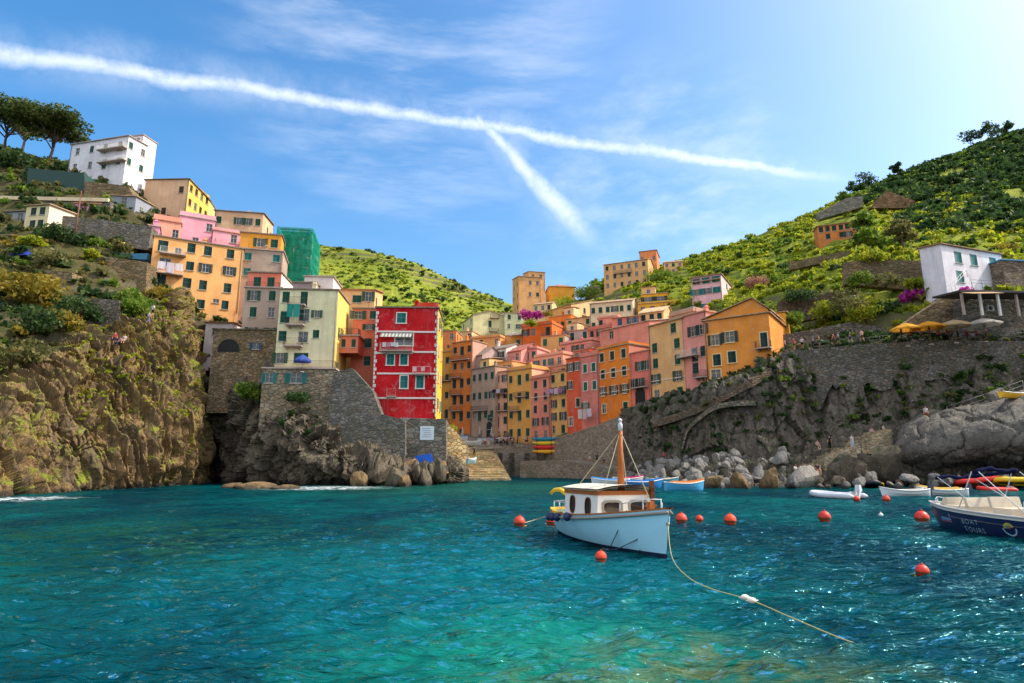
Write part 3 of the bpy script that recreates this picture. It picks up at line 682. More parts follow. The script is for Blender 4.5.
def house(label, px0, px1, pyt, pyb, Y, yaw=0, depth=8, col='#d9a25a', rows=(), cols=None, ww=1.08, wh=1.68, roof='flat', pitch=.36, sink=7,
          sh='g', trim=None, right=None, left=None, balc=(), ex=(), rm=None, name='house', cat='house', group=HG, rowf=None, right_col=None,
          chim=0, parapet=None, rail=False, wall_mat=None, cornice=None, antenna=0):
    yw = R(yaw); n = Vector((math.sin(yw), -math.cos(yw), 0)); d = Vector((math.cos(yw), math.sin(yw), 0)); pxm, pym = (px0+px1)/2, (pyt+pyb)/2
    C = P(pxm, pym, Y); A, B = PP(px0, pym, C, n), PP(px1, pym, C, n); M = (A+B)/2
    zt, zb = PP(pxm, pyt, C, n).z, PP(pxm, pyb, C, n).z; w, h = (B-A).length, zt-zb
    root = empty(name, (M.x, M.y, zb), yw, label, cat, group)
    wm = wall_mat or stucco(col); shm = SH[sh]; tm = paint(trim) if trim else None
    loc = lambda px, py: (lambda q: ((q-Vector((M.x, M.y, zb))).dot(d), q.z-zb))(PP(px, py, C, n))
    wins = []     # (face, u, z, w, h, style)
    def grid(face, rws, W, cl=None, rf=None):
        for j, row in enumerate(rws):
            f = rf[j] if rf else (j+.48)/len(rws)
            for i, s in enumerate(row):
                if s == '.' and Y > 122 and any('C' in r_ or 'B' in r_ for r_ in rws) and rng.random() < .5: s = rng.choice('CCBO')
                if s == '.': continue
                u = (cl[i] if cl else (i+.5)/len(row))*W
                hh = wh*1.38 if s == 'D' else wh; z = h-f*h - (hh-wh)/2
                wins.append((face, u + rng.uniform(-.04, .04)*W/len(row), z, ww*(1 if s != 'D' else 1.05), hh, s))
    grid('f', rows, w, cols, rowf)
    if right: grid('r', right, depth)
    if left: grid('l', left, depth)
    for s, px, py, a, b in ex:
        u, z = loc(px, py); wins.append(('f', u+w/2, z, a, b, s))
    hol = {k: [(u-a/2, u+a/2, z-b/2, z+b/2) for f, u, z, a, b, s in wins if f == k] for k in 'frl'}
    mb = MB(); rh = (w if roof == 'gy' else depth)*.5*pitch
    panel(mb, (-w/2, 0, 0), (1, 0, 0), w, -sink, h, hol['f'], (0, 1, 0)); panel(mb, (-w/2, depth, 0), (0, -1, 0), depth, -sink, h, hol['l'], (1, 0, 0))
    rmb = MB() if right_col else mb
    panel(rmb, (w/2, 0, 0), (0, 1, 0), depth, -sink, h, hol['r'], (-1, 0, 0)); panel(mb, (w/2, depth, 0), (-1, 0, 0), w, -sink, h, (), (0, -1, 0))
    if roof == 'gy':
        for y in (0, depth): mb.add([(-w/2, y, h), (w/2, y, h), (0, y, h+rh)], [(0, 1, 2) if y == 0 else (1, 0, 2)])
    if roof == 'gx':
        for x in (-w/2, w/2): (rmb if x > 0 else mb).add([(x, 0, h), (x, depth, h), (x, depth/2, h+rh)], [(0, 1, 2) if x > 0 else (1, 0, 2)])
    if roof == 'shed':
        sh_ = depth*pitch
        for x in (-w/2, w/2): (rmb if x > 0 else mb).add([(x, 0, h), (x, depth, h), (x, depth, h+sh_)], [(0, 1, 2)])
        mb.quad((w/2, depth, h), (-w/2, depth, h), (-w/2, depth, h+sh_), (w/2, depth, h+sh_))
    mb.build('wall', wm, root)
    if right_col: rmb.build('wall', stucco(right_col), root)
    if h > 7 and w > 4 and wall_mat is None:
        pb = MB(); xq = w/2-.18 if rng.random() < .6 else -w/2+.18; pb.tube([(xq, -.07, -.4), (xq, -.07, h-.1)], .055, 6); pb.build('drainpipe', paint(rng.choice(['#6b5f52', '#8a8178', '#4f5a58'])), root)
    if roof == 'flat' and h > 5 and not chim and rng.random() < .55: chim = 1
    if not antenna and rng.random() < .35: antenna = 1
    # roof
    rb = MB(); o = .32; t = .16; rmat = rm or (TILE if roof != 'flat' else CONC)
    def slab(a, b, c, dd): rb.prism([a, b, c, dd], (0, 0, t))
    if roof == 'gy':
        e = rh*(o/(w/2))
        slab((-w/2-o, -o, h-e+.03), (.001, -o, h+rh+.03), (.001, depth+o, h+rh+.03), (-w/2-o, depth+o, h-e+.03)); slab((w/2+o, -o, h-e+.03), (w/2+o, depth+o, h-e+.03), (-.001, depth+o, h+rh+.034), (-.001, -o, h+rh+.034))
    elif roof == 'gx':
        e = rh*(o/(depth/2)); y = depth/2
        slab((-w/2-o, -o, h-e+.03), (w/2+o, -o, h-e+.03), (w/2+o, y, h+rh+.03), (-w/2-o, y, h+rh+.03)); slab((-w/2-o, y, h+rh+.034), (w/2+o, y, h+rh+.034), (w/2+o, depth+o, h-e+.03), (-w/2-o, depth+o, h-e+.03))
    elif roof == 'shed':
        sh_ = depth*pitch; e = sh_*o/depth
        slab((-w/2-o, -o, h-e+.03), (w/2+o, -o, h-e+.03), (w/2+o, depth+o, h+sh_+e+.03), (-w/2-o, depth+o, h+sh_+e+.03))
    elif roof == 'hip':
        rr = min(w, depth)/2*pitch*1.1; k = .5*min(w, depth); a = [(-w/2-o, -o, h+.03), (w/2+o, -o, h+.03), (w/2+o, depth+o, h+.03), (-w/2-o, depth+o, h+.03)]
        if w > depth: r1_, r2_ = (-w/2+k, depth/2, h+rr), (w/2-k, depth/2, h+rr)
        else: r1_, r2_ = (0, k, h+rr), (0, depth-k+.01, h+rr)
        v = a+[(p[0], p[1], p[2]+.14) for p in a]+[r1_, r2_]
        fs = [(3, 2, 1, 0)]+[(i, (i+1) % 4, (i+1) % 4+4, i+4) for i in range(4)]
        fs += [(4, 5, 9, 8), (6, 7, 8, 9), (5, 6, 9), (7, 4, 8)] if w > depth else [(4, 5, 8), (5, 6, 9, 8), (6, 7, 9), (7, 4, 8, 9)]
        rb.add(v, fs)
    else:
        rb.box((0, depth/2, h+.11), (w+.4, depth+.4, .2))
    ro = rb.build('roof', rmat, root)
    if parapet and roof == 'flat':
        pb = MB(); ph = parapet
        for c_, d_ in (((0, .1, 0), (w-.02, .18, ph)), ((-w/2+.1, depth/2, 0), (.17, depth-.4, ph)), ((w/2-.1, depth/2, 0), (.17, depth-.4, ph))): pb.box((c_[0], c_[1], h+.21+ph/2), d_)
        pb.build('parapet', wm, root)
    if roof == 'flat' and 131.5 < Y < 200 and w > 5.5 and not parapet and rng.random() < .8:      # little room on the roof terrace
        q = rng.uniform(.34, .55)*w; xc = rng.choice((-1, 1))*(w/2-q/2-.1); hh = rng.uniform(2.2, 2.9); y0 = depth*.3; zz = h+.212
        tb = MB(); panel(tb, (xc-q/2, y0, zz), (1, 0, 0), q, 0, hh, [(q/2-.5, q/2+.5, .7, 1.9)], (0, 1, 0)); panel(tb, (xc+q/2, y0, zz), (0, 1, 0), depth*.6, 0, hh, (), (-1, 0, 0)); panel(tb, (xc-q/2, y0+depth*.6, zz), (0, -1, 0), depth*.6, 0, hh, (), (1, 0, 0)); panel(tb, (xc+q/2, y0+depth*.6, zz), (-1, 0, 0), q, 0, hh, (), (0, -1, 0))
        rr_ = tb.build('roof_room', stucco(rng.choice(['#e2c08e', '#e0a070', '#dcc8a8', '#d89078', '#e8b878'])), root)
        tb = MB(); e_ = .25; tb.prism([(xc-q/2-e_, y0-e_, zz+hh+.02), (xc+q/2+e_, y0-e_, zz+hh+.02), (xc+q/2+e_, y0+depth*.6+e_, zz+hh+.7), (xc-q/2-e_, y0+depth*.6+e_, zz+hh+.7)], (0, 0, .14)); tb.build('roof', rng.choice((TILE, TILE_PALE, TERR)), rr_)
        wf = window(root, rng.choice('CB'), Matrix.Translation((xc, y0, zz+1.3)), 1.0, 1.2, shm, None)
    if rail and roof == 'flat':
        inst('railing', railing_mesh(w-.2, depth*.5, IRON), root, (0, depth*.5+.05, h+.21))
    for i in range(chim):
        cb = MB(); x = (i-(chim-1)/2)*w*.5+rng.uniform(-.1, .1)*w; y = depth*.42; zz = h + (rh*.6 if roof in ('gx', 'gy', 'hip') else .2)
        cb.box((x, y, zz+.7), (.6, .6, 1.8)); cb.box((x, y, zz+1.65), (.8, .8, .1)); cb.box((x, y, zz+1.85), (.45, .45, .3)); cb.build('chimney', wm, ro)
    for i in range(antenna):
        ab = MB(); x = rng.uniform(-.35, .35)*w; zz = h+rh*.3; ab.box((x, depth*.6, zz+1.4), (.04, .04, 2.8))
        for k in range(4): ab.box((x, depth*.6, zz+1.9+k*.24), (.7-.12*k, .03, .03))
        ab.build('antenna', IRON, ro)
    if cornice:
        for f in cornice: cb = MB(); cb.box((0, -.03, h*(1-f)), (w+.02, .1, .16)); cb.build('string_course', paint('#d9cdbd'), root)
    MF = {'f': Matrix.Identity(4), 'r': Matrix.Translation((w/2, 0, 0)) @ Matrix.Rotation(R(90), 4, 'Z'), 'l': Matrix.Translation((-w/2, depth, 0)) @ Matrix.Rotation(R(-90), 4, 'Z')}
    MF['f'] = Matrix.Translation((-w/2, 0, 0))
    lim = {'f': w, 'r': depth, 'l': depth}
    for f, u, z, a, b, s in wins:
        if u-a/2 < .03 or u+a/2 > lim[f]-.03 or z+b/2 > h-.03: continue
        window(root, s, MF[f] @ Matrix.Translation((u, 0, z)), a, b, shm, tm)
    for q in balc:
        (pa, pb_, py), dd, m = q[:3], (q[3] if len(q) > 3 else .9), (q[4] if len(q) > 4 else IRON)
        ua, z = loc(pa, py); ub, _ = loc(pb_, py); bw = ub-ua
        b = MB(); b.box((0, -dd/2-.002, -.09), (bw+.1, dd, .17))
        for s in (-1, 1): b.prism([(s*bw*.35-.07, -.003, -.18), (s*bw*.35-.07, -dd*.7, -.18), (s*bw*.35-.07, -.003, -.6)], (.14, 0, 0))
        bo = b.build('balcony', CONC, root, ((ua+ub)/2, 0, z)); inst('railing', railing_mesh(bw, dd-.05, m), bo, (0, -.01, 0))
    HS[label] = r_ = dict(root=root, C=C, n=n, d=d, w=w, h=h, M=M, zb=zb, loc=loc, depth=depth, mat=wm); return r_

# ---- left bank
L1 = house('big ochre apartment house on top of the left cliff with white sheets on its balcony', 150, 241, 242, 307, 100, 28.5, 9, '#e6aa66', roof='flat', rm=TILE_GREY, sink=5,
      ex=[('D', 163, 246, 1.5, 2.0), ('B', 178, 252, 1.0, 1.5), ('C', 191.5, 248, 1.25, 1.7), ('C', 208, 251, 1.25, 1.7), ('C', 230.5, 254, 1.2, 1.7), ('B', 165, 262, 1.7, 1.4), ('C', 190, 266, 1.2, 1.6), ('O', 205.5, 268, 1.1, 1.6), ('O', 229.5, 271, 1.1, 1.6),
          ('D', 161, 281, 1.4, 2.4), ('C', 187, 283, 1.3, 1.8), ('C', 203, 285, 1.2, 1.7), ('C', 227.5, 288, 1.2, 1.7), ('B', 186, 300.5, 1.7, 1.2), ('B', 216, 301, 1.0, .7), ('D', 200.5, 304, 1.3, 1.6), ('D', 225, 305, 1.1, 1.6)],
      balc=[(160, 186, 253, 1.2, WHITE), (157, 183, 273, 1.3, WHITE)], sh='d')
house('pink house behind the ochre apartment house with terraces on its roof', 178, 214, 218, 250, 112, 28, 9, '#e9a3b0', ['..B', '.B.'], roof='flat', parapet=.8, ex=[('C', 212, 225, 1.2, 1.4)], sh='g')
house('low pink annex right of the pink terrace house above the ochre roof', 212, 240, 232, 256, 110, 28, 6, '#e6a0a8', ['.B', '..'], roof='flat', rm=TERR, parapet=.5)
house('salmon terrace wing at the left end of the ochre apartment house', 152, 180, 221, 245, 108, 28, 8, '#e59a80', ['B.B'], roof='flat', parapet=.9, rm=TERR)
house('tall narrow pink side building wedged at the left end of the ochre house', 146, 157, 226, 275, 103, 28, 6, '#dd93b4', ['.', '.', '.'], roof='flat', sink=3)
house('tan house with a large blank wall and one red shuttered window under the hilltop', 143, 187, 180, 222, 128, -2, 9, '#d8b78e', ['...', '.C.'], right=['CC.C', 'C.CC', '....'], roof='shed', pitch=-.12, right_col='#e2bd55', sh='b', sink=8, rm=TILE_GREY)
house('pale yellow house with terraced top just right of the tan blank-walled house', 188, 204, 194, 226, 136, 12, 10, '#e3c77a', ['BB', 'C.', 'CB'], roof='flat', rm=TILE_GREY, sh='d')
house('sandy stucco house with flat tiled eave behind the pink terraces', 213, 262, 212, 250, 128, 10, 10, '#cdb389', ['C...C', '..C..'], right=['.C.', 'C..'], roof='shed', pitch=.12, rm=TILE_GREY, chim=1)
house('orange top-floor house with white laundry window beside the green net', 240, 281, 234, 252, 108, 14, 8, '#e39a34', ['.OC'], roof='flat', rm=TILE_GREY, wh=1.7, ww=1.3, sink=3)
house('taupe rendered house with teal shutters between ochre house and stone house', 239, 281, 250, 312, 105, 14, 8, '#a59884', ['C.C', 'C..', '...', '...'], sh='t', roof='flat', rm=CONC, wh=1.4, ww=1.2)
house('peach rooftop flat with an iron balcony over the grey stucco house', 247, 281, 273, 291, 93, 5, 7, '#dd7f62', ['.D.D.'], roof='flat', rm=TILE_GREY, sink=3, balc=[(247, 280, 289, .8)], wh=1.5, right_col='#e8d8c8', right=['...'])
house('grey stucco house with green shutters and arched stone cellar below it', 243, 280, 288, 340, 90, 5, 8, '#a79a86', ['OC', 'CB', '..', 'OO'], rowf=[.15, .47, .7, .86], sh='g', roof='flat', ex=(), wh=1.6, ww=1.0, sink=9)
CR = house('tall cream house with stacked balconies above the stone harbour cliff', 277, 336, 290, 372, 84, 4, 8, '#f6dcae', roof='flat', rm=TILE_GREY, sh='g', sink=2,
      ex=[('C', 286, 297, 1.0, 1.6), ('D', 304, 299, 1.0, 2.2), ('C', 319.5, 294, .9, 1.1), ('C', 285, 317, 1.3, 1.7), ('O', 317, 314, .8, 1.1), ('C', 282.5, 336, 1.1, 1.5), ('C', 316, 334, .9, 1.2), ('O', 280, 358, 1.1, 1.5), ('C', 301, 358, 2.0, 1.5), ('B', 304, 315, 1.5, 1.8), ('B', 303, 337, 1.4, 1.6)],
      balc=[(289, 306, 305, 1.0), (287, 305, 325, 1.1), (285, 303, 346, 1.1)], right=['..', 'C.', '..'], right_col='#ecc765')
house('white rooftop room set back on top of the tall cream house', 304, 333, 277, 292, 92, 4, 6, '#dfd5c8', ['....'], roof='flat', sink=3)
house('grey slate-roofed penthouse at left on the tall cream house', 293, 316, 283, 292, 90, 4, 5, '#8e8684', ['....'], roof='flat', rm=TILE_GREY, sink=2)
house('pale ochre house with red awning window right of the tall cream house', 337, 374, 290, 330, 98, 3, 8, '#dfb678', ['..O', '...', '...'], roof='shed', pitch=.22, rm=tiles('#c27a4c'), sh='g', ex=[('B', 341, 299, 1.6, 1.8), ('C', 357, 299, 1.5, 1.3)], right=['C.', '..'])
house('salmon rear house joined to the left side of the red house', 351, 377, 309, 398, 91, 2, 8, '#c9785c', roof='flat', rm=TILE_GREY, sh='g', sink=6,
      ex=[('O', 358, 315, 1.3, 1.3), ('C', 373, 315, 1.0, 1.3), ('O', 369, 327, 1.0, .9), ('C', 368, 343, 1.1, 1.5), ('C', 367, 361, 1.0, 1.5)])
house('small salmon bay house on brackets with a terrace on top', 339, 358, 336, 351, 87, 2, 4, '#d17a58', ['CC'], roof='flat', sink=.3, wh=1.2, ww=.6, sh='g', rail=True)
# stone cellar block with an arch
SB = house('rough stone cellar house with one wide dark arch and a small blue window', 212, 275, 330, 372, 87, 4, 9, '#8f8070', roof='flat', rm=stone('#7d7466', 1.2), sink=6, wall_mat=stone('#937f66', 1.5), ex=[('O', 256, 346, .9, 1.0)], sh='u')
house('small whitewashed cabin tucked under the ochre apartment house', 205, 232, 323, 341, 98, 4, 5, '#d9d5cf', ['.B.B'], roof='shed', pitch=.1, sink=5, wh=1.3)
TB = house('low stone ground floor with green shutters under the cream house terrace', 262, 334, 369, 396, 82, 4, 5, '#8c8374', roof='flat', sink=6, wall_mat=stone('#9a8c78', 1.3), sh='t', ex=[('O', 269, 378, 1.0, 1.4), ('O', 296, 378, 1.5, 1.4)], rail=True)
# red house
RH = house('bright red harbour house with white quoins and bands', 374, 437, 308, 417, 86, 2, 9, '#b40d18', roof='flat', rm=TILE_GREY, sink=3, sh='t', right_col='#e6b02c', trim='#e8dcd0',
      ex=[('C', 401.5, 318, 1.3, 1.5), ('C', 390.5, 359, 1.05, 1.75), ('C', 404, 359, 1.05, 1.75), ('C', 404, 382, 1.05, 1.8), ('C', 420, 382, 1.05, 1.8), ('B', 404, 339, 2.6, 1.9)],
      balc=[(381, 413, 351, 1.1, paint('#b8b4ae')), (413, 431, 374, .8, paint('#d9a0a0')), (387, 396, 396, .6, paint('#d98080'))], right=['OO', 'CC', 'CC', 'OO'])
def red_details():
    h = RH; q = [MB(), MB()]; k = 26
    for i in range(k):                        # quoins, long and short in turn
        z = .3+(h['h']-.5)*i/k; s = .42 if i % 2 else .22
        for sd in (0, 1): q[sd].box(((2*sd-1)*(h['w']/2-s/2+.02), -.035, z), (s, .1, (h['h']-.5)/k*.8))
    for x in q: x.build('quoin', paint('#e3d8d0'), h['root'])
    for pa, pb, py in ((376, 413, 331.5), (413, 437, 332), (376, 413, 353), (412, 436, 352), (377, 436, 373.5), (376, 435, 398)):
        ua, z = h['loc'](pa, py); ub, _ = h['loc'](pb, py); b = MB(); b.box(((ua+ub)/2, -.05, z), (ub-ua, .14, .24)); b.build('string_course', paint('#e3d8d0'), h['root'])
    ua, z = h['loc'](381, 333); ub, _ = h['loc'](412, 333); a = MB(); n = 18
    for i in range(n):
        x0 = ua+(ub-ua)*i/n; x1 = ua+(ub-ua)*(i+1)/n
        a.quad((x0, -.05, z), (x1, -.05, z), (x1, -1.0, z-.75), (x0, -1.0, z-.75)) if i % 2 else None
    b2 = MB(); 
    for i in range(0, n, 2):
        x0 = ua+(ub-ua)*i/n; x1 = ua+(ub-ua)*(i+1)/n; b2.quad((x0, -.05, z), (x1, -.05, z), (x1, -1.0, z-.75), (x0, -1.0, z-.75))
    aw = a.build('awning', cloth('#d8d4cc'), h['root']); b2.build('stripe', cloth('#8c9a96'), aw)
    # stair-like roof terrace on the right
    t = MB(); t.box((h['w']/2-1.6, 3, h['h']+.5), (3.0, 5.4, .9)); t.build('roof_terrace', stucco('#c8402c'), h['root'])
red_details()
def scaffold():
    """building wrapped in green netting on scaffold poles"""
    r = house('house wrapped in bright green scaffold netting left of the hills', 281, 307, 233, 283, 114, 10, 10, '#8f9488', ['B.B', '.B.', 'B.B'], roof='flat', rm=TILE_GREY, right=['B.B', '.B.', 'B.B'], sink=5)
    w, h, d = r['w'], r['h'], r['depth']; s = MB(); o = .9
    for x in np.linspace(-w/2-o, w/2+o, 5):
        s.tube([(x, -o, -4), (x, -o, h+1)], .035, 5)
    for y in np.linspace(0, d, 4): s.tube([(w/2+o, y, -4), (w/2+o, y, h+1)], .035, 5)
    for z in np.arange(-3, h+1, 2.0):
        s.tube([(-w/2-o, -o-.01, z), (w/2+o, -o-.01, z)], .03, 5); s.tube([(w/2+o+.01, -o, z), (w/2+o+.01, d, z)], .03, 5)
        s.box((0, -o/2-.1, z-.1), (w+o, .7, .05)); s.box((w/2+o/2+.1, d/2, z-.1), (.7, d-.2, .05))
    sc = s.build('scaffold', metal('#8a8f8c', .5), r['root'])
    t = NT('scaffold_netting'); p = t.pos(); n = t.noise(p, .9, 4, .7)
    dif = t.n('ShaderNodeBsdfDiffuse'); tl = t.n('ShaderNodeBsdfTranslucent'); tp = t.n('ShaderNodeBsdfTransparent')
    c = t.mix(t.ramp(n, [(.35, 0), (.65, 1)]), (.01, .28, .17), (.02, .48, .30)); t.l(c, dif.inputs[0]); t.l(c, tl.inputs[0])
    a = t.n('ShaderNodeMixShader'); a.inputs[0].default_value = .45; t.l(dif.outputs[0], a.inputs[1]); t.l(tl.outputs[0], a.inputs[2])
    b = t.n('ShaderNodeMixShader'); t.l(t.ramp(n, [(.3, .16), (.7, .36)]), b.inputs[0]); t.l(a.outputs[0], b.inputs[1]); t.l(tp.outputs[0], b.inputs[2]); t.l(b.outputs[0], t.out.inputs[0])
    # rippled cloth, open at the top
    path = [(-w/2-o-.08, 2), (-w/2-o-.08, -o-.08), (w/2+o+.08, -o-.08), (w/2+o+.08, d)]
    pts = []
    for (xa, ya), (xb, yb) in zip(path[:-1], path[1:]):
        for q in np.linspace(0, 1, 26)[:-1]: pts.append((xa+(xb-xa)*q, ya+(yb-ya)*q))
    pts.append(path[-1]); pts = np.array(pts); zz = np.linspace(-4, h+.8, 40)
    X = np.repeat(pts[None, :, 0], 40, 0); Yy = np.repeat(pts[None, :, 1], 40, 0); Z = np.repeat(zz[:, None], len(pts), 1)
    sag = .18*pn(X*.9+Yy*.9, Yy*.9, Z*.7)*1.2; X = X+sag; Yy = Yy-sag*.8
    inst('netting', grid_np('netting', np.stack([X, Yy, Z], -1), t.m), sc)
scaffold()
# ---- top-left hillside
WV = house('white hilltop villa with balconies at the upper left beside the stone pines', 70, 126, 141, 172, 126, -14, 5, '#dfe1e4', ['B.CD', 'B.DC'], roof='shed', pitch=.05, rm=CONC, right=['C..', '...'], sh='g', balc=[(101, 127, 164.5, 1.2, WHITE), (101, 127, 152, 1.2, WHITE)], sink=4)
house('white upper wing with flat roof on the right of the hilltop villa', 119, 141, 137, 172, 129, -12, 4, '#e4e4e4', ['.C', '..', '..'], roof='flat', rm=CONC, sink=5, sh='g', right=['.', '.'])
house('cream cottage with three stacked windows at the far left bank', 24, 47, 206, 242, 97, -8, 5, '#e4d3a4', ['CC', 'CC', 'CC'], roof='shed', pitch=.08, rm=TILE_PALE, right=['...', '...'], right_col='#dcd6bc', sh='d', sink=3, wh=1.4, rowf=[.15, .5, .85], cols=[.35, .7])
house('shaded grey-blue house beside the cream cottage at the left edge', 2, 24, 212, 238, 103, -6, 8, '#8b9aa0', ['CB', '..'], roof='shed', pitch=.08, rm=TILE_GREY, sh='t', sink=4)
house('low stone house at the extreme left under a pale eave', -14, 10, 236, 262, 94, 0, 6, '#8e8272', ['BB'], roof='shed', pitch=.1, rm=TILE_PALE, wall_mat=stone('#85786a', 1.6), sink=4)
house('small grey-blue house under the white villa', 103, 135, 196, 217, 118, 6, 7, '#8a98a2', ['..B.', '..C.'], roof='shed', pitch=.15, rm=TILE_PALE, sink=3, sh='t')
house('faded pink low house between the cottages on the left bank', 74, 100, 204, 217, 112, 4, 6, '#cc93a6', ['.B.B'], roof='flat', rm=TERR, sink=3, wh=1.1)
# ---- middle of the inlet, left column
house('amber house squeezed between red house and orange house', 441, 452, 352, 440, 154, -32, 4, '#e9983c', ['C', 'C', 'C', 'D', 'C'], roof='flat', rm=TERR, sh='d', parapet=.8, rail=False, balc=[(442, 451, 424, .8), (442, 451, 381, .8)])
house('small apricot house above the amber house roof', 438, 456, 331, 354, 165, -8, 8, '#e38a4c', ['.B', '..'], roof='flat', rm=TILE_PALE, right=['C.', '..'])
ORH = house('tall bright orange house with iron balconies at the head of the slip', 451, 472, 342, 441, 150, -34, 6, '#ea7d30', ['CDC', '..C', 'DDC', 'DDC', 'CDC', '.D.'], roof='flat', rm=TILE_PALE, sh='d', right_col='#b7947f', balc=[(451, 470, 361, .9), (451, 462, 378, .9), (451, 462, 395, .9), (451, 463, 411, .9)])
house('pale green gabled villa high in the middle of the village', 473, 506, 316, 345, 205, 20, 15, '#c9cf98', ['.D.', '..D.'], roof='gy', pitch=.30, rm=TILE_PALE, left=['C.C', 'C.C', '...'], sh='g', sink=10, balc=[(490, 499, 317.5, .9), (489, 498, 331, .9)], antenna=1)
house('lower pale green wing attached to the gabled green villa', 504, 524, 313, 340, 206, 12, 9, '#bccb9f', ['.C', 'B.', '..'], roof='shed', pitch=.2, rm=TILE_PALE, sh='g')
house('apricot terrace house with one turquoise window below the green villa', 494, 523, 336, 350, 178, -12, 8, '#e8a95c', ['..C'], roof='flat', rm=TERR, sh='t')
house('white attic house with round-topped skyline above the taupe house', 478, 506, 350, 376, 153, -40, 8, '#d9d2c8', ['CC.', '.C.'], roof='gx', pitch=.4, rm=TILE_GREY, sh='d', chim=1)
TP = house('tall taupe house with green shutters and an arched doorway on the square', 471, 495, 368, 444, 143, -46, 9, '#a8937c', ['CCCC', 'CCC.', '.D.C', '....'], roof='flat', rm=TILE_GREY, sh='g', balc=[(473, 488, 411, .8)], ex=[('D', 490, 422, 1.7, 3.4), ('B', 480, 436, 1.2, 2.4)])
house('steep slate roof house between orange and taupe houses', 468, 482, 356, 372, 150, -46, 7, '#a89a90', ['..'], roof='gx', pitch=.7, rm=TILE_GREY)
house('narrow peach house with balconies of washing right of the taupe house', 494, 509, 372, 442, 140, -40, 9, '#dba98a', ['CO', 'DD', 'DD', 'DC', 'BB'], roof='flat', rm=TERR, sh='d', balc=[(496, 508, 394, .8), (496, 508, 411, .8)])
house('rose pink house with a sloping red roof above the narrow peach house', 499, 521, 352, 376, 150, -42, 9, '#d99a8a', ['..B', 'C..'], roof='gx', pitch=.5, rm=tiles('#b56a58'), sh='g')
house('yellow house with peach right half on the square', 507, 532, 370, 442, 136, -44, 9, '#f2a650', ['CDC', 'CDC', 'CDC', 'C.C'], roof='flat', rm=TERR, sh='g', parapet=.7, balc=[(515, 527, 397, .7), (510, 519, 411, .7)], right_col='#e7b08a')
house('rosy house with a green door over the yellow house terrace', 510, 537, 350, 373, 150, -30, 8, '#dc9488', ['C.D.', '...C'], roof='flat', rm=TILE, sh='l', parapet=.5)
house('deep orange house with bougainvillea on its roof terrace', 522, 552, 325, 352, 172, -28, 9, '#e26c22', ['O..D', '.B..'], roof='flat', rm=TERR, sh='d', wh=2.0, ww=1.3, parapet=.7, right_col='#d9772e')
house('bright orange attic block behind the bougainvillea terrace', 549, 571, 316, 334, 182, -30, 8, '#ee7d20', ['.C..'], roof='flat', rm=TERR, sh='d')
house('honey yellow terrace house with two green shutters and a grey side wall', 541, 565, 336, 360, 158, -26, 8, '#f0ac66', ['C.C', '...'], roof='flat', rm=TERR, sh='l', ww=1.2, wh=1.9, right_col='#a89c94', rail=True)
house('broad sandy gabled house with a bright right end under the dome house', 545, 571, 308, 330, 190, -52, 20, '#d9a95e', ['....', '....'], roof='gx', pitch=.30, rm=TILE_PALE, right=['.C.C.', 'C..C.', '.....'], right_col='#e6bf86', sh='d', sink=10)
house('tan tower house with stepped roof at the top of the village', 519, 541, 277, 312, 225, 12, 12, '#cda368', ['..B', '..C', '...'], roof='shed', pitch=.18, rm=TILE_PALE, left=['CC', 'CC', '..'], sh='d', sink=10, right=['B..', '.C.'])
house('upper storey of the tan tower house with its own small roof', 529, 545, 272, 290, 229, 12, 10, '#d2aa70', ['.B', '..'], roof='shed', pitch=.2, rm=TILE_PALE, sink=8)
house('orange-yellow round-cornered house with a low cone roof on the ridge', 549, 575, 287, 302, 235, 5, 10, '#e8a336', ['....'], roof='hip', pitch=.45, rm=TILE, sink=8, antenna=1)
house('pale sage house with green shutters in the middle of the upper village', 590, 633, 302, 332, 168, -20, 10, '#cfc8a2', ['C.C.CC', 'C.C..C'], roof='gx', pitch=.35, rm=TILE_PALE, sh='g', wh=1.7, sink=8)
BV = house('long tan hilltop building with three rows of windows', 604, 648, 262, 288, 215, -24, 12, '#d2aa6e', ['CBBBBC', 'BCBCBB', 'BBCBCB'], roof='gx', pitch=.32, rm=TILE_PALE, sh='d', sink=8, wh=1.7, antenna=1, balc=[(614, 632, 274, .8)])
house('orange tower block behind the long hilltop building', 640, 657, 251, 282, 226, -20, 10, '#d98a52', ['B.B', '...'], roof='hip', pitch=.4, rm=TILE, sink=10)
house('small tan cottage alone on the ridge right of the hilltop building', 664, 683, 262, 274, 218, -14, 8, '#d8b57c', ['B.B', 'BB.'], roof='gx', pitch=.4, rm=TILE_PALE, sink=6, wh=1.3)
house('strong yellow house with balconies below the ridge cottage', 638, 679, 303, 326, 165, -16, 9, '#f0aa2e', ['.CC.', 'C..C'], roof='flat', rm=TILE_PALE, sh='u', wh=1.6, ww=1.3, parapet=.4, sink=9)
house('recessed top storey of the strong yellow house with dark windows', 641, 668, 294, 305, 169, -16, 7, '#dfa51c', ['OO'], roof='flat', rm=TILE_PALE, sh='d', ww=2.0, wh=1.6)
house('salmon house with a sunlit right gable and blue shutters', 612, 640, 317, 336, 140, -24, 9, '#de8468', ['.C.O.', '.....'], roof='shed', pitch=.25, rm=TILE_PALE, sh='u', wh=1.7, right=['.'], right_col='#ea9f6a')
house('brick-red low terraces stepping down above the orange house', 588, 622, 328, 346, 148, -40, 9, '#cc7862', ['C.BB', '....'], roof='flat', rm=TERR, sh='d', parapet=.7, rail=True)
house('jumble of pink terraces with railings above the rose house', 560, 592, 343, 366, 145, -44, 9, '#d58f7c', ['B.OB.', '.C..B'], roof='flat', rm=TILE, sh='d', parapet=.6)
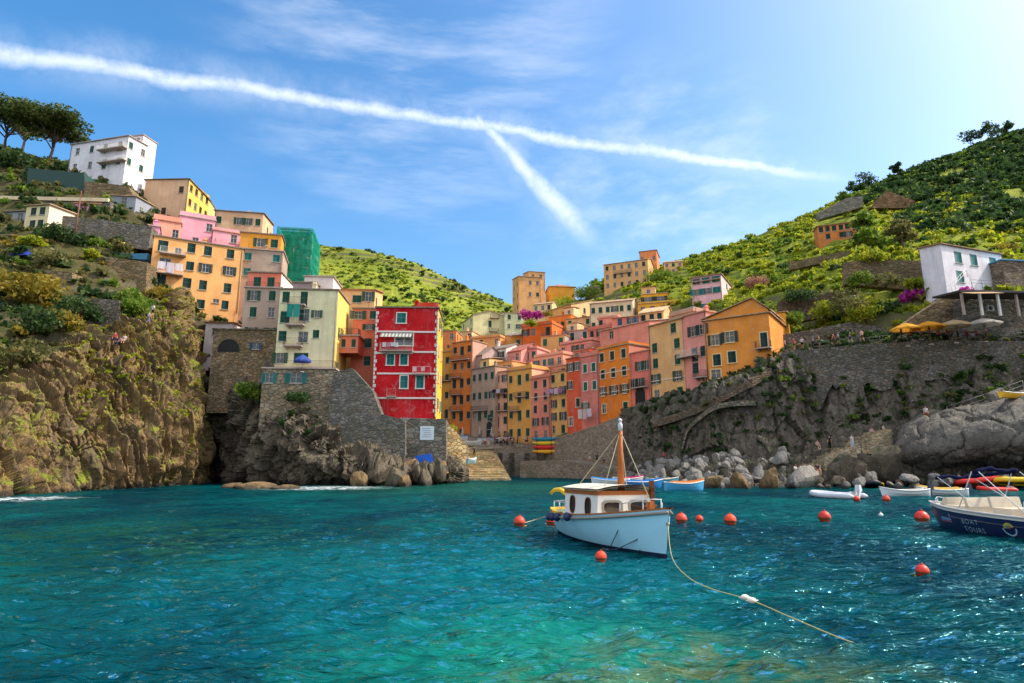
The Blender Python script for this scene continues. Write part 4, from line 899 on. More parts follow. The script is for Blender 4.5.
house('grey-lilac flat with roof room left of the salmon house', 563, 588, 331, 350, 160, -30, 8, '#b3a196', ['CD.D', '....'], roof='flat', rm=TERR, sh='g', rail=True)
house('pale pink house with drying washing between honey house and rose house', 534, 563, 356, 382, 143, -44, 8, '#dfa284', ['.C.B', 'C..C'], roof='flat', rm=TERR, sh='t', parapet=.6, balc=[(549, 561, 381, .8)])
# ---- harbour front row, from the square to the cliff
house('salmon pink five-storey house on the quay next to the yellow house', 531, 550, 378, 441, 131, -52, 10, '#e08a70', ['CC', 'CC', 'CC', 'OO', 'BB'], roof='flat', rm=TERR, sh='d', parapet=.6, cornice=[.3])
house('pale yellow house with pink washing under its upper windows', 549, 568, 372, 436, 127, -52, 10, '#f0b064', ['CC', 'OO', 'OC', 'OO', 'BC'], roof='flat', rm=TERR, sh='d', rail=True)
house('brick red narrow house in the quay row', 567, 582, 358, 431, 120, -53, 10, '#cf5a34', ['OO', 'O.', '.C', 'B.'], roof='flat', rm=TILE, sh='d', trim='#d9c8b4')
house('dusty rose house with white framed green shutters', 581, 599, 356, 426, 116, -54, 10, '#c87f70', ['CC', 'CC', '..', 'O.'], rowf=[.17, .43, .6, .72], roof='flat', rm=TERR, sh='l', trim='#e2d6c8', parapet=.7)
house('deep orange house with two pale bands across its front', 598, 630, 347, 417, 111, -55, 10, '#dd8022', ['CCC', 'CCC', 'OOO', 'B.D'], roof='flat', rm=TILE_PALE, sh='d', trim='#d8c2a0', cornice=[.36, .64], right_col='#c98d76', parapet=.4)
house('long salmon side house behind the orange house with a pale sloping eave', 600, 650, 326, 352, 122, -50, 9, '#cc8a74', ['.B....', '......'], roof='shed', pitch=.2, rm=tiles('#c9b09a'), rail=False)
ARC = house('narrow coral house with a round archway at street level', 631, 650, 352, 408, 106, -56, 10, '#dc7a66', ['.OO', 'OO.', '...'], rowf=[.25, .55, .8], roof='flat', rm=TERR, sh='g', balc=[(634, 649, 388, .8)])
house('tan house with green shutters facing the inlet beside the coral house', 650, 684, 322, 402, 101, -58, 10, '#d8ad70', ['.C', 'C.C', 'C.C', 'O.O', 'B.C'], roof='shed', pitch=.2, rm=TILE_PALE, sh='g', cornice=[.72], ww=1.2, wh=1.7, right_col='#b79a86')
house('weathered grey-brown upper floor over the tan and pink houses', 670, 694, 314, 346, 106, -56, 9, '#a8937c', ['C...', '....'], roof='flat', rm=TERR, sh='g', parapet=.7)
house('candy pink house with a balcony and arched cellar left of the gable house', 682, 708, 314, 392, 96, -58, 9, '#ea9484', ['.OO', '.DC', '.C.', '..B'], rowf=[.22, .50, .70, .9], roof='flat', rm=TERR, sh='d', ww=1.2, wh=1.7, balc=[(681, 700, 358, 1.1, WHITE), (697, 708, 378, 1.1)])
GH = house('big golden gabled house on the cliff edge at right of the village', 705, 771, 317, 374, 91, -36, 11, '#e8903a', roof='shed', pitch=-.02, rm=TILE_PALE, sh='d', trim='#e4c898', sink=2,
      ex=[('C', 714, 319.5, 1.2, 1.7), ('C', 728.5, 316.5, 1.2, 1.8), ('C', 762, 318, 1.1, 1.8), ('O', 715, 340, 1.1, 1.7), ('O', 729.5, 337, 1.3, 1.7), ('D', 764, 340, 1.0, 2.3), ('C', 717, 360, 1.2, 1.8), ('C', 732, 357, 1.2, 1.8), ('B', 716, 374, 1.5, 1.4)], balc=[(757, 772, 349, 1.2)])
house('little golden annex behind the right end of the gabled house', 768, 786, 313, 330, 98, -30, 6, '#dfa030', ['C'], roof='shed', pitch=.1, rm=TILE_PALE, sh='d', sink=6)
house('pale pink villa with three rows of dark shutters below the terraced hill', 692, 722, 276, 312, 150, -30, 15, '#e4b4b8', ['BCC', 'OOC', 'OOO'], rowf=[.12, .42, .85], roof='shed', pitch=.02, rm=TILE_PALE, sh='t', ww=1.9, wh=1.6, right=['...', '.B.', '...'], right_col='#e9c9c4', sink=8, balc=[(692, 721, 282.5, .8)])
house('long ochre farmhouse half hidden by trees on the terraced hill', 818, 858, 224, 239, 158, -22, 10, '#c8803c', ['C.C.CC', '.C.C..'], roof='shed', pitch=.2, rm=tiles('#a88068'), sh='d', sink=6, wh=1.6)
WR = house('white house with teal shutters above the restaurant terrace', 944, 1003, 250, 286, 92, 20, 3.4, '#dfe3e8', ['.CCC', '.C.C'], rowf=[.28, .80], cols=[.05, .25, .52, .84], roof='shed', pitch=.12, rm=tiles('#a9805c'), sh='t', ww=1.7, wh=1.9, left=['.', '.'], sink=5)
house('low grey stone house at the right edge beside the white house', 1004, 1060, 262, 290, 92, 8, 8, '#8d8178', ['..B.'], roof='flat', rm=paint('#3f88b0'), wall_mat=stone('#84766a', 1.6), sink=5)
def archway(h, px, py, w_m, h_m, m):
    """arched stone surround with a dark door set in it"""
    u, z = h['loc'](px, py); r = w_m/2; arc = lambda q: [(u-q, z), (u-q, z+h_m-r)]+[(u-q*math.cos(a), z+h_m-r+q*math.sin(a)) for a in np.linspace(.2, math.pi-.2, 9)]+[(u+q, z+h_m-r), (u+q, z)]
    A, B = arc(r+.22), arc(r); mb = MB()
    for i in range(len(A)-1):
        p = [(A[i][0], -.10, A[i][1]), (A[i+1][0], -.10, A[i+1][1]), (B[i+1][0], -.10, B[i+1][1]), (B[i][0], -.10, B[i][1])]; mb.quad(*p)
        mb.quad(p[3], p[2], (B[i+1][0], -.004, B[i+1][1]), (B[i][0], -.004, B[i][1])); mb.quad(p[1], p[0], (A[i][0], -.004, A[i][1]), (A[i+1][0], -.004, A[i+1][1]))
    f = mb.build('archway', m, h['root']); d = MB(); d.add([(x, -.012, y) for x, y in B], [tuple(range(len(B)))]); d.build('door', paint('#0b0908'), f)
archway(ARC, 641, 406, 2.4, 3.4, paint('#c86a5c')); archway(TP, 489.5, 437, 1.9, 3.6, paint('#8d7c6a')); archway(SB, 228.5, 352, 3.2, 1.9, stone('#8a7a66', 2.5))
def gable_top():
    """pitched attic gable over the golden house"""
    h = GH; m = MB(); (ua, za), (ub, zb), (uc, zc), (ud, zd) = h['loc'](708, 316), h['loc'](771, 316), h['loc'](754, 297), h['loc'](776, 312)
    z0 = h['h']-.02; w2 = h['w']/2
    x = h['loc'](752, 300)[0]
    poly = [(-w2, .004, z0), (w2, .004, z0), (w2, .004, z0+.6), (x, .004, z0+2.6), (-w2, .004, z0+.25)]
    m.prism(poly, (0, 9, 0)); m.build('gable', h['mat'], h['root'])
    r = MB()
    r.prism([(-w2-.35, -.35, z0+.27), (x, -.35, z0+2.66), (x, 9.3, z0+2.66), (-w2-.35, 9.3, z0+.27)], (0, 0, .16)); r.prism([(x, -.35, z0+2.664), (w2+.4, -.35, z0+.42), (w2+.4, 9.3, z0+.42), (x, 9.3, z0+2.664)], (0, 0, .16))
    r.build('roof', TILE_PALE, h['root'])
gable_top()
# more of the stacked terraces in the heart of the village
house('ochre terrace block under the pale green villa', 470, 500, 338, 356, 176, -22, 8, '#d9a05c', ['.C.B', '....'], roof='flat', rm=TERR, sh='d', parapet=.6, rail=True)
house('cream block with a flat roof left of the green villa', 455, 472, 332, 350, 186, -18, 8, '#e0c08a', ['C.B', '...'], roof='flat', rm=TERR, sh='d')
house('sandy house in front of the broad gabled house', 566, 592, 318, 336, 176, -28, 8, '#dcb27a', ['C.C', '...'], roof='shed', pitch=.15, rm=TILE_PALE, sh='g', wh=1.6)
house('cream cottage left of the broad gabled house on the upper lane', 533, 552, 304, 320, 208, -20, 8, '#dcc08e', ['B.C', '...'], roof='gx', pitch=.35, rm=TILE_PALE, sh='d')
house('pinkish block behind the brick-red terraces', 598, 618, 318, 336, 158, -30, 8, '#d6967e', ['C.C', '.B.'], roof='flat', rm=TERR, sh='d', parapet=.5)
house('tan house with a bright roof slope right of the salmon house', 640, 664, 312, 334, 138, -30, 9, '#d8b078', ['C.C', '...'], roof='gx', pitch=.45, rm=tiles('#d6b58a'), sh='d')
house('apricot house below the strong yellow house', 660, 690, 318, 336, 132, -34, 8, '#dba468', ['.C.C', '....'], roof='shed', pitch=.2, rm=TILE_PALE, sh='g')
house('peach roof room with a pergola above the yellow quay house', 549, 572, 366, 380, 134, -48, 6, '#dfa476', ['B.D.'], roof='flat', rm=TERR, sh='d', rail=True)
house('ochre roof room over the peach and yellow houses on the square', 496, 512, 362, 376, 146, -42, 6, '#d8a05e', ['C.B'], roof='flat', rm=TERR, sh='g', rail=True)
house('terracotta roof room above the brick red quay house', 574, 592, 350, 362, 126, -50, 6, '#c87a58', ['B.C'], roof='flat', rm=TERR, sh='d', rail=True)
house('cream block between the sage house and the yellow house', 628, 642, 300, 320, 172, -22, 8, '#d9cda6', ['C.', '.C'], roof='flat', rm=TILE_PALE, sh='g')
# ------------------------------------------------------------------ walls, quay, slip
ST_GREY = stone('#7c7770', 1.3); ST_BROWN = stone('#85745c', 1.2); ST_QUAY = stone('#a5998a', 2.6, .6); ST_PALE = stone('#a8926c', 1.2); PAVE = stone('#9a8d78', 2.2, .6)
def wallpx(label, pts, Y, yaw=0, thick=1.5, m=ST_GREY, name='retaining_wall', cat='wall', group=None, cap=None):
    yw = R(yaw); n = Vector((math.sin(yw), -math.cos(yw), 0)); xs = [p[0] for p in pts]; ysx = [p[1] for p in pts]
    C = P((min(xs)+max(xs))/2, (min(ysx)+max(ysx))/2, Y); q = [PP(px, py, C, n) for px, py in pts]; b = min(q, key=lambda v: v.z)
    o = Vector((C.x, C.y, b.z)); mb = MB(); mb.prism([v-o for v in q], -n*thick); me = recalc(mb.mesh(name, m))
    ob = inst(name, me, None, o); return tag(ob, label, cat, group), C, n
wallpx('tall sloping grey stone wall beneath the red house and the cream house', [(329, 398), (334, 372), (352, 368), (372, 390), (381, 414), (405, 420), (405, 455), (392, 478), (345, 480), (329, 450)], 81.5, 4, 4, stone('#76736e', 1.6))
hw, hC, hn = wallpx('square grey block wall with a white notice beside the slipway', [(400, 417.5), (446, 419), (446, 470), (400, 472)], 84, 4, 9, stone('#807b74', 1.1))
q = PP(427, 433, hC, hn); sg = MB(); sg.box((0, 0, 0), (1.9, .08, 1.9)); so_ = sg.build('notice_board', paint('#c9d6dc'), None, q+hn*.05, R(4)); tag(so_, 'pale square notice board fixed on the grey block wall', 'sign')
sg = MB()
for i in range(5): sg.box((-.1+.05*i % .2, -.045, .6-.28*i), (1.2-.13*(i % 3), .012, .07))
sg.build('lettering', paint('#7d8f9a'), so_)
wallpx('warm sunlit rubble wall on the left side of the slip', [(446, 421), (455, 430), (470, 449), (463, 470), (454, 477), (446, 478)], 91, 40, 2.5, ST_PALE)
wallpx('long grey garden wall below the cottages on the left bank', [(44, 214), (100, 219), (152, 227), (148, 250), (100, 244), (44, 233)], 100, 6, 4, ST_GREY)
wallpx('lower stone terrace wall left of the ochre apartment house', [(72, 256), (110, 257), (147, 262), (146, 293), (110, 290), (84, 282), (72, 275)], 92, 8, 4, ST_BROWN)
wallpx('upright pale rock-faced wall above the left viewpoint', [(90, 298), (119, 300), (119, 334), (92, 340)], 79, 10, 4, stone('#6f6b62', 1.8))
wallpx('dark brown terrace wall behind the shrubs at far left', [(-20, 268), (72, 272), (72, 288), (-20, 290)], 84, 2, 4, ST_BROWN)
wallpx('dark green netted retaining wall under the white villa', [(28, 168), (84, 173), (86, 194), (26, 194)], 118, 2, 4, paint('#23463f'))
wallpx('brown stone terrace wall right of the green netted wall', [(84, 181), (128, 186), (134, 197), (84, 197)], 118, 4, 4, ST_BROWN)
wallpx('long cream parapet of the hillside road on the left', [(-30, 195), (108, 198), (108, 201.5), (-30, 198.5)], 111.6, 2, .5, stucco('#e0cfa8'), 'parapet')
wallpx('shaded stone wall carrying the cream road parapet', [(-30, 198), (110, 201), (110, 214), (-30, 212)], 111.9, 2, 3, ST_GREY)
wallpx('brown stone terrace wall left of the white house', [(846, 262), (880, 259), (930, 261), (930, 292), (900, 289), (846, 284)], 99, -6, 1.5, ST_BROWN)
wallpx('dark brick-like terrace wall above the golden house', [(778, 301), (846, 290), (846, 312), (800, 322), (778, 325)], 104, -16, 1.5, stone('#6f5f50', 1.5))
wallpx('low rubble wall edging the path behind the golden house', [(776, 336), (850, 322), (900, 330), (900, 346), (850, 345), (780, 362)], 94, -10, 1.0, stone('#7a7066', 1.5))
wallpx('upper terrace wall among the vines at right of the farmhouse', [(862, 243), (925, 236), (925, 243), (862, 251)], 140, -8, 1.2, stone('#8a7358', 1.2))
wallpx('triangular stone stair wall with a tan coping at the restaurant', [(893, 331), (944, 297), (964, 297), (964, 334)], 85, 4, 1.2, ST_BROWN)
wallpx('grey stone wall behind the restaurant under the dark canopy', [(962, 299), (1060, 299), (1060, 345), (962, 345)], 84.5, 6, 3, stone('#75706a', 1.2))
wallpx('grey retaining wall on the skyline of the right hill', [(816, 214), (846, 198), (863, 196), (863, 207), (820, 219)], 196, -15, 3, stone('#8d8880', .9))
wallpx('brown sloping wall right of the large skyline tree', [(870, 208), (886, 190), (915, 201), (916, 208)], 186, -10, 4, stone('#8a6f56', .9))
wallpx('stone terrace wall below the ochre farmhouse', [(790, 262), (850, 250), (850, 257), (790, 270)], 140, -14, 2, ST_BROWN)
strip_wall_later = 1
# quay wall below the front row of houses
def strip_wall(label, top, zb, thick, m, name='quay_wall', cat='wall'):
    t = [P(*p) for p in top]; o = Vector((t[0].x, t[0].y, zb)); mb = MB()
    for a, b in zip(t[:-1], t[1:]):
        d = (b-a); d.z = 0; d.normalize(); n = Vector((-d.y, d.x, 0))*thick
        A, B = a-o, b-o; A0, B0 = Vector((A.x, A.y, 0)), Vector((B.x, B.y, 0))
        mb.quad(A0, B0, B, A); mb.quad(A, B, B+n, A+n); mb.quad(B0+n, A0+n, A+n, B+n)
    return tag(mb.build(name, m, None, o), label, cat)
strip_wall('long tan quay wall carrying the front row of houses', [(494, 448, 125), (531, 445, 126), (561, 438.5, 120), (591, 429, 113), (621, 418, 106), (652, 407, 99)], -1, 1.4, ST_QUAY)
def ragged_wall():
    """old masonry facing with a broken lower edge where it dies into the rock"""
    t = linear(np.array([tuple(P(*p)) for p in ((782, 353, 87.9), (830, 347, 86.2), (880, 343, 84.5), (940, 340, 83.1), (1000, 341, 81.6), (1060, 341, 80.6))]), 90); o = Vector((t[0][0], t[0][1], 10)); mb = MB(); k = np.arange(90)
    dz = 6.3+2.4*fbm(k*.11, k*0+2, k*0, 3)+.7*pn(k*.7, k*0+5., k*0.); dz[:6] *= np.linspace(.3, 1, 6)
    T = [Vector(p)-o for p in t]; B = [Vector((p[0], p[1]+.5, p[2]-d))-o for p, d in zip(t, dz)]; n = Vector((.35, .93, 0))*2.0
    for i in range(89): mb.quad(B[i], B[i+1], T[i+1], T[i]); mb.quad(T[i], T[i+1], T[i+1]+n, T[i]+n); mb.quad(B[i+1], B[i], B[i]+n, B[i+1]+n)
    tag(mb.build('retaining_wall', stone('#77716a', 1.8), None, o), 'long grey rubble wall topping the right cliff under the restaurant', 'wall')
ragged_wall()
def quay():
    mb = MB()     # sloping lower quay
    a = [P(520, 461, 117), P(560, 460, 113), P(600, 466, 105), P(646, 478.5, 94)]
    for p, q in zip(a[:-1], a[1:]):
        d = (q-p).normalized(); n = Vector((-d.y, d.x, 0)).normalized()*9
        p0, q0 = Vector((p.x, p.y, -1)), Vector((q.x, q.y, -1)); mb.quad(p0, q0, q, p); mb.quad(p, q, q+n, p+n)
    tag(mb.build('quay', ST_QUAY), kind='structure')
    mb = MB()
    for px in (500, 512, 527, 541):
        p = P(px, 453, 124.3-max(0, px-527)*.12); mb2 = MB(); mb2.box((0, 0, (p.z+1)/2-1), (1.0, .9, p.z+1)); o = mb2.build('pillar', stone('#5f584f', 1.5), None, (p.x, p.y, 0))
        tag(o, {500: 'dark stone buttress at the corner of the slip on the quay wall', 512: 'stone buttress in the dark inlet, second from the slip', 527: 'stone buttress in the dark inlet, third from the slip', 541: 'stone buttress just left of the stacked kayaks'}[px], 'buttress', 'buttresses of the quay wall')
    # stepped slip
    mb = MB(); bl, br, tl, tr = PW(452, 480.5), PW(511, 480.5), P(468, 450, 131), P(494, 448.5, 130); n = 15
    for i in range(n):
        f0, f1 = i/n, (i+1)/n; z0 = .12+(tl.z-.12)*(i+.75)/n
        a, b, c, d = bl.lerp(tl, f0), br.lerp(tr, f0), br.lerp(tr, f1), bl.lerp(tl, f1)
        for v in (a, b, c, d): v.z = 0
        lo = [Vector((v.x, v.y, -1)) for v in (a, b, c, d)]; hi = [Vector((v.x, v.y, z0)) for v in (a, b, c, d)]
        mb.quad(lo[0], lo[1], hi[1], hi[0]); mb.quad(*hi); mb.quad(lo[1], lo[2], hi[2], hi[1]); mb.quad(lo[3], lo[0], hi[0], hi[3])
    tag(mb.build('slipway', stone('#d4bf96', 1.6, .6)), kind='structure')
quay()
up = lambda rows, dz: [[P(*p)+Vector((0, 0, dz)) for p in r] for r in rows]
PAVED, _ = sheet('pavement', [[(434, 455, 112), (452, 452, 122), (468, 450.3, 130.5), (496, 449, 129.5), (530, 446, 131)], [(436, 445, 128), (452, 443, 134), (468, 442, 138), (498, 441, 138), (530, 440.5, 138)], [(438, 432, 150), (452, 431, 152), (470, 431, 154), (500, 433, 150), (530, 435, 146)]], 60, 40, PAVE, lin=True, kind='structure')
PVX, PVY = pix(PAVED.reshape(-1, 3))
def paved(px, py): return Vector(PAVED.reshape(-1, 3)[np.argmin((PVX-px)**2+(PVY-py)**2)])
sheet('path', up([[(530, 445, 126), (561, 438.5, 120), (591, 429, 113), (621, 418, 106), (652, 407, 99)], [(530, 441, 136), (561, 434, 130), (591, 424, 122), (621, 413, 115), (652, 402, 108)]], .05), 24, 6, PAVE, lin=True, kind='structure')
def rc(px, py, d=.6):
    q = Vector(RCLIFF.reshape(-1, 3)[np.argmin((RX-px)**2+(RY-py)**2)]); v = Vector((0, 0, EYE))-q; v.z = 0; return q+v.normalized()*d
RX, RY = pix(RCLIFF.reshape(-1, 3))
def stone_ramp():
    """ramp with a stepped parapet down the right cliff from the golden house, and the arch rib under it"""
    t = [rc(px, py, 1.2) for px, py in ((652, 421), (676, 414), (700, 405), (728, 392), (752, 380), (772, 369))]; mb = MB()
    for a, b in zip(t[:-1], t[1:]):
        n = Vector((-(b-a).y, (b-a).x, 0)).normalized()*2.5; lo = Vector((0, 0, -1.1)); mb.quad(a+lo, b+lo, b, a); mb.quad(a, b, b+n, a+n); mb.quad(a+lo+n, b+lo+n, b+lo, a+lo)
    tag(mb.build('ramp', stone('#75685c', 1.8)), 'brown stone ramp climbing the right cliff to the golden house', 'ramp')
    t = catmull(np.array([tuple(rc(px, py, .9)) for px, py in ((682, 446), (688, 428), (700, 415), (716, 406), (736, 402), (756, 401))]), 20); mb = MB()
    for a, b in zip(t[:-1], t[1:]): 
        A, B = Vector(a), Vector(b); n = Vector((.5, 1, 0))*1.6; lo = Vector((0, 0, -.7)); mb.quad(A+lo, B+lo, B, A); mb.quad(A, B, B+n, A+n); mb.quad(A+lo+n, B+lo+n, B+lo, A+lo)
    tag(mb.build('arch', stone('#7d776c', 1.3)), 'pale stone arch rib curving under the ramp on the right cliff', 'arch')
stone_ramp()
SX, SY = pix(SHELF.reshape(-1, 3))
def at_shelf(px, py): return Vector(SHELF.reshape(-1, 3)[np.argmin((SX-px)**2+(SY-py)**2)])
def steps_right():
    n = 18; S_ = [at_shelf(800+80*i/n, 472-40*i/n) for i in range(n+1)]; mb = MB(); w = Vector((1.0, 3.4, 0))
    for i in range(n):
        p, q = S_[i], S_[i+1]; z = p.z+.55; mb.box(((p.x+q.x)/2, (p.y+q.y)/2-.6+.05*(i % 3), z-1.0), (abs(q.x-p.x)*1.35+.25, 3.2, 2.0))
    tag(mb.build('steps', stone('#b3a48c', 1.4, .6)), kind='structure')
steps_right()

# ------------------------------------------------------------------ boulders
def rock_mesh(seed, m):
    bm = bmesh.new(); bmesh.ops.create_icosphere(bm, subdivisions=3, radius=1)
    v = np.array([x.co for x in bm.verts]); s = seed*3.7
    d = 1+.32*fbm(v[:, 0]*.9+s, v[:, 1]*.9, v[:, 2]*.9, 3)
    g = np.random.default_rng(seed); 
    for _ in range(16):    # flat broken faces
        n = g.normal(size=3); n /= np.linalg.norm(n); k = v@n; f = .58+.2*g.random(); d = np.where(k*d > f, f/np.maximum(k, .3), d)
    for x, k in zip(bm.verts, d): x.co = x.co*float(k)
    me = bpy.data.meshes.new('boulder'); bm.to_mesh(me); bm.free(); me.materials.append(m)
    me.polygons.foreach_set('use_smooth', [False]*len(me.polygons)); return me
BG = [rock_mesh(i, BOULDER) for i in range(7)]; BT = [rock_mesh(i+20, BOULDER_TAN) for i in range(4)]; BD = [rock_mesh(i+40, ROCK_DARK) for i in range(4)]
def boulder(px, py, Y, r, ms, label, group=None):
    p = P(px, py, Y); o = inst('boulder', ms[rng.randrange(len(ms))], None, p, 0, (rng.random()*6, rng.random()*6, rng.random()*6), (r*(.9+.5*rng.random()), r*(.8+.4*rng.random()), r*(.55+.3*rng.random())))
    return tag(o, label, 'boulder', group)
def cond(f):
    def g(q):
        x, y = pix(q); return f(x, y)
    return g
def on(pos, n, f): q = pick(pos, n*6, cond(f)); return q[:n]
for q in on(SHELF, 260, lambda x, y: (x > 632) & (x < 795) & (y > 452)):
    r = rng.uniform(.45, 1.25); o = inst('boulder', BG[rng.randrange(7)], None, q+np.array([0, -.3, .25*r]), 0, (rng.random()*6, rng.random()*6, rng.random()*6), (r*(.9+.5*rng.random()), r*(.8+.4*rng.random()), r*(.5+.3*rng.random())))
    tag(o, 'grey boulder in the heap along the foot of the right cliff', 'boulder', 'boulders heaped below the right cliff')
for i in range(60):
    px = rng.uniform(790, 1020); boulder(px, rng.uniform(476, 488), 73+rng.uniform(-4, 2)-(px-790)*.012, rng.uniform(.3, .8), BG+BD, 'small broken rock on the shore behind the moored dinghies', 'broken rocks on the dinghy shore')
boulder(712, 486, 71, 1.7, BT, 'large tan boulder at the water just right of the blue rowing boat')
boulder(742, 487, 70, 1.6, BT, 'tan boulder at the water, second from the blue rowing boat')
boulder(800, 482, 70, 2.2, BG, 'wide grey flat boulder at the water below the seated group'); boulder(770, 484, 70, 1.5, BT, 'tan boulder at the waterline between tan rock and grey flat rock')
boulder(845, 472, 74, 2.4, BD, 'big dark rock under the shore steps'); boulder(885, 466, 75, 2.6, BD, 'dark boulder wedged left of the tilted slab')
FL = (1.6, 1.1, .42)
def flat(px, py, Y, r, lb):
    o = inst('boulder', BT[rng.randrange(4)], None, P(px, py, Y), rng.random()*.6, None, (r*FL[0], r*FL[1], r*FL[2])); tag(o, lb, 'boulder')
flat(258, 488.5, 69.5, 2.0, 'low brown rock islet in front of the second cliff'); flat(232, 487, 72, 1.2, 'small brown rock left of the islet'); flat(287, 489, 69, 1.3, 'flat brown rock right of the islet')
for i, (px, py, Y, r) in enumerate(((360, 481, 76, 2.0), (378, 474, 78, 2.3), (395, 481, 76, 2.2), (412, 470, 82, 2.4), (425, 480, 78, 1.9), (440, 474, 86, 2.0), (405, 484, 75, 1.5), (450, 479, 86, 1.3), (390, 462, 83, 2.0), (432, 466, 88, 1.8))):
    boulder(px, py, Y, r*.8, BT if i % 3 == 0 else BD, 'rough brown boulder on the point below the grey block wall', 'boulders on the point below the red house')

# ------------------------------------------------------------------ vegetation
def at(pos, px, py):
    x, y = pix(pos.reshape(-1, 3)); i = np.argmin((x-px)**2+(y-py)**2); return Vector(pos.reshape(-1, 3)[i])
def cond(f):
    def g(q):
        x, y = pix(q); return f(x, y)
    return g
SM = [leaf_cloud(46, clump_blobs(1, .8, 5), .34) for _ in range(6)]
def sc(name, pos, n, r0, r1, m, f=None, tm=SM, hs=1.0, **t):
    q = pick(pos, n, cond(f) if f else None); return scatter(name, q, [rng.uniform(r0, r1) for _ in q], m, hs, tm, kind='stuff', **t)
houseclear = lambda x, y: ~((x > 815) & (x < 860) & (y > 218) & (y < 243))
cl = lambda x, y, k, s: fbm(x*k+s, y*k*2.2, 0*x+s, 3)
sc('shrubbery', RHILL, 8500, .8, 2.0, LEAF_LIME, lambda x, y: (cl(x, y, .03, 1) > -.35) & (x > 600) & (y > 195) & houseclear(x, y))
sc('shrubbery', RHILL, 3600, .8, 2.3, LEAF_MID, lambda x, y: (cl(x, y, .025, 5) > 0) & (x > 590) & houseclear(x, y))
sc('shrubbery', RHILL, 4200, 1.4, 3.6, LEAF_DARK, lambda x, y: (cl(x, y, .02, 9) > -.5) & (x > 860) & (y < 235-(x < 900)*30))
sc('shrubbery', RHILL, 300, 1.2, 2.3, LEAF_DARK, lambda x, y: (x > 600) & houseclear(x, y))
sc('shrubbery', FARHILL, 4200, .5, 1.5, LEAF_MID, lambda x, y: (cl(x, y, .03, 3) > -.05) & (x > 300))
sc('shrubbery', FARHILL, 4600, .5, 1.5, LEAF_LIME, lambda x, y: (cl(x, y, .03, 7) > -.05) & (x > 300))
sc('shrubbery', FARHILL, 450, 1.0, 2.6, LEAF_DARK, lambda x, y: x > 300)
sc('undergrowth', LHILL, 2600, .5, 1.4, LEAF_OLIVE, lambda x, y: x < 240)
sc('undergrowth', LHILL, 1300, .5, 1.5, LEAF_GOLD, lambda x, y: (x < 200) & (y > 235))
sc('undergrowth', LHILL, 700, .6, 1.5, LEAF_MID, lambda x, y: (x < 220))
sc('undergrowth', LHILL, 1700, .6, 1.9, LEAF_DARK, lambda x, y: x < 260)
sc('undergrowth', LCLIFF, 1500, .12, .5, LEAF_LIME, lambda x, y: (x > 80) & (y < 300+.9*(200-x)*.9+110) & (y < 420))
sc('undergrowth', LCLIFF, 700, .15, .55, LEAF_GOLD, lambda x, y: (x > 60) & (y < 400))
sc('undergrowth', CLIFF2, 320, .3, 1.0, LEAF_DARK, lambda x, y: (y < 440) & (x > 196))
sc('undergrowth', RCLIFF, 900, .3, .9, LEAF_DARK, lambda x, y: (y < 455) & (x > 640))
sc('undergrowth', RCLIFF, 500, .3, .8, LEAF_OLIVE, lambda x, y: (y < 420) & (x > 700))
sc('undergrowth', VALLEY, 260, .6, 1.4, LEAF_MID, lambda x, y: y < 330)
sc('undergrowth', RCLIFF, 500, .5, 1.3, LEAF_DARK, lambda x, y: (y < 400) & (x > 800))
sc('undergrowth', RCLIFF, 300, .4, 1.0, LEAF_MID, lambda x, y: (y < 420) & (x > 760))
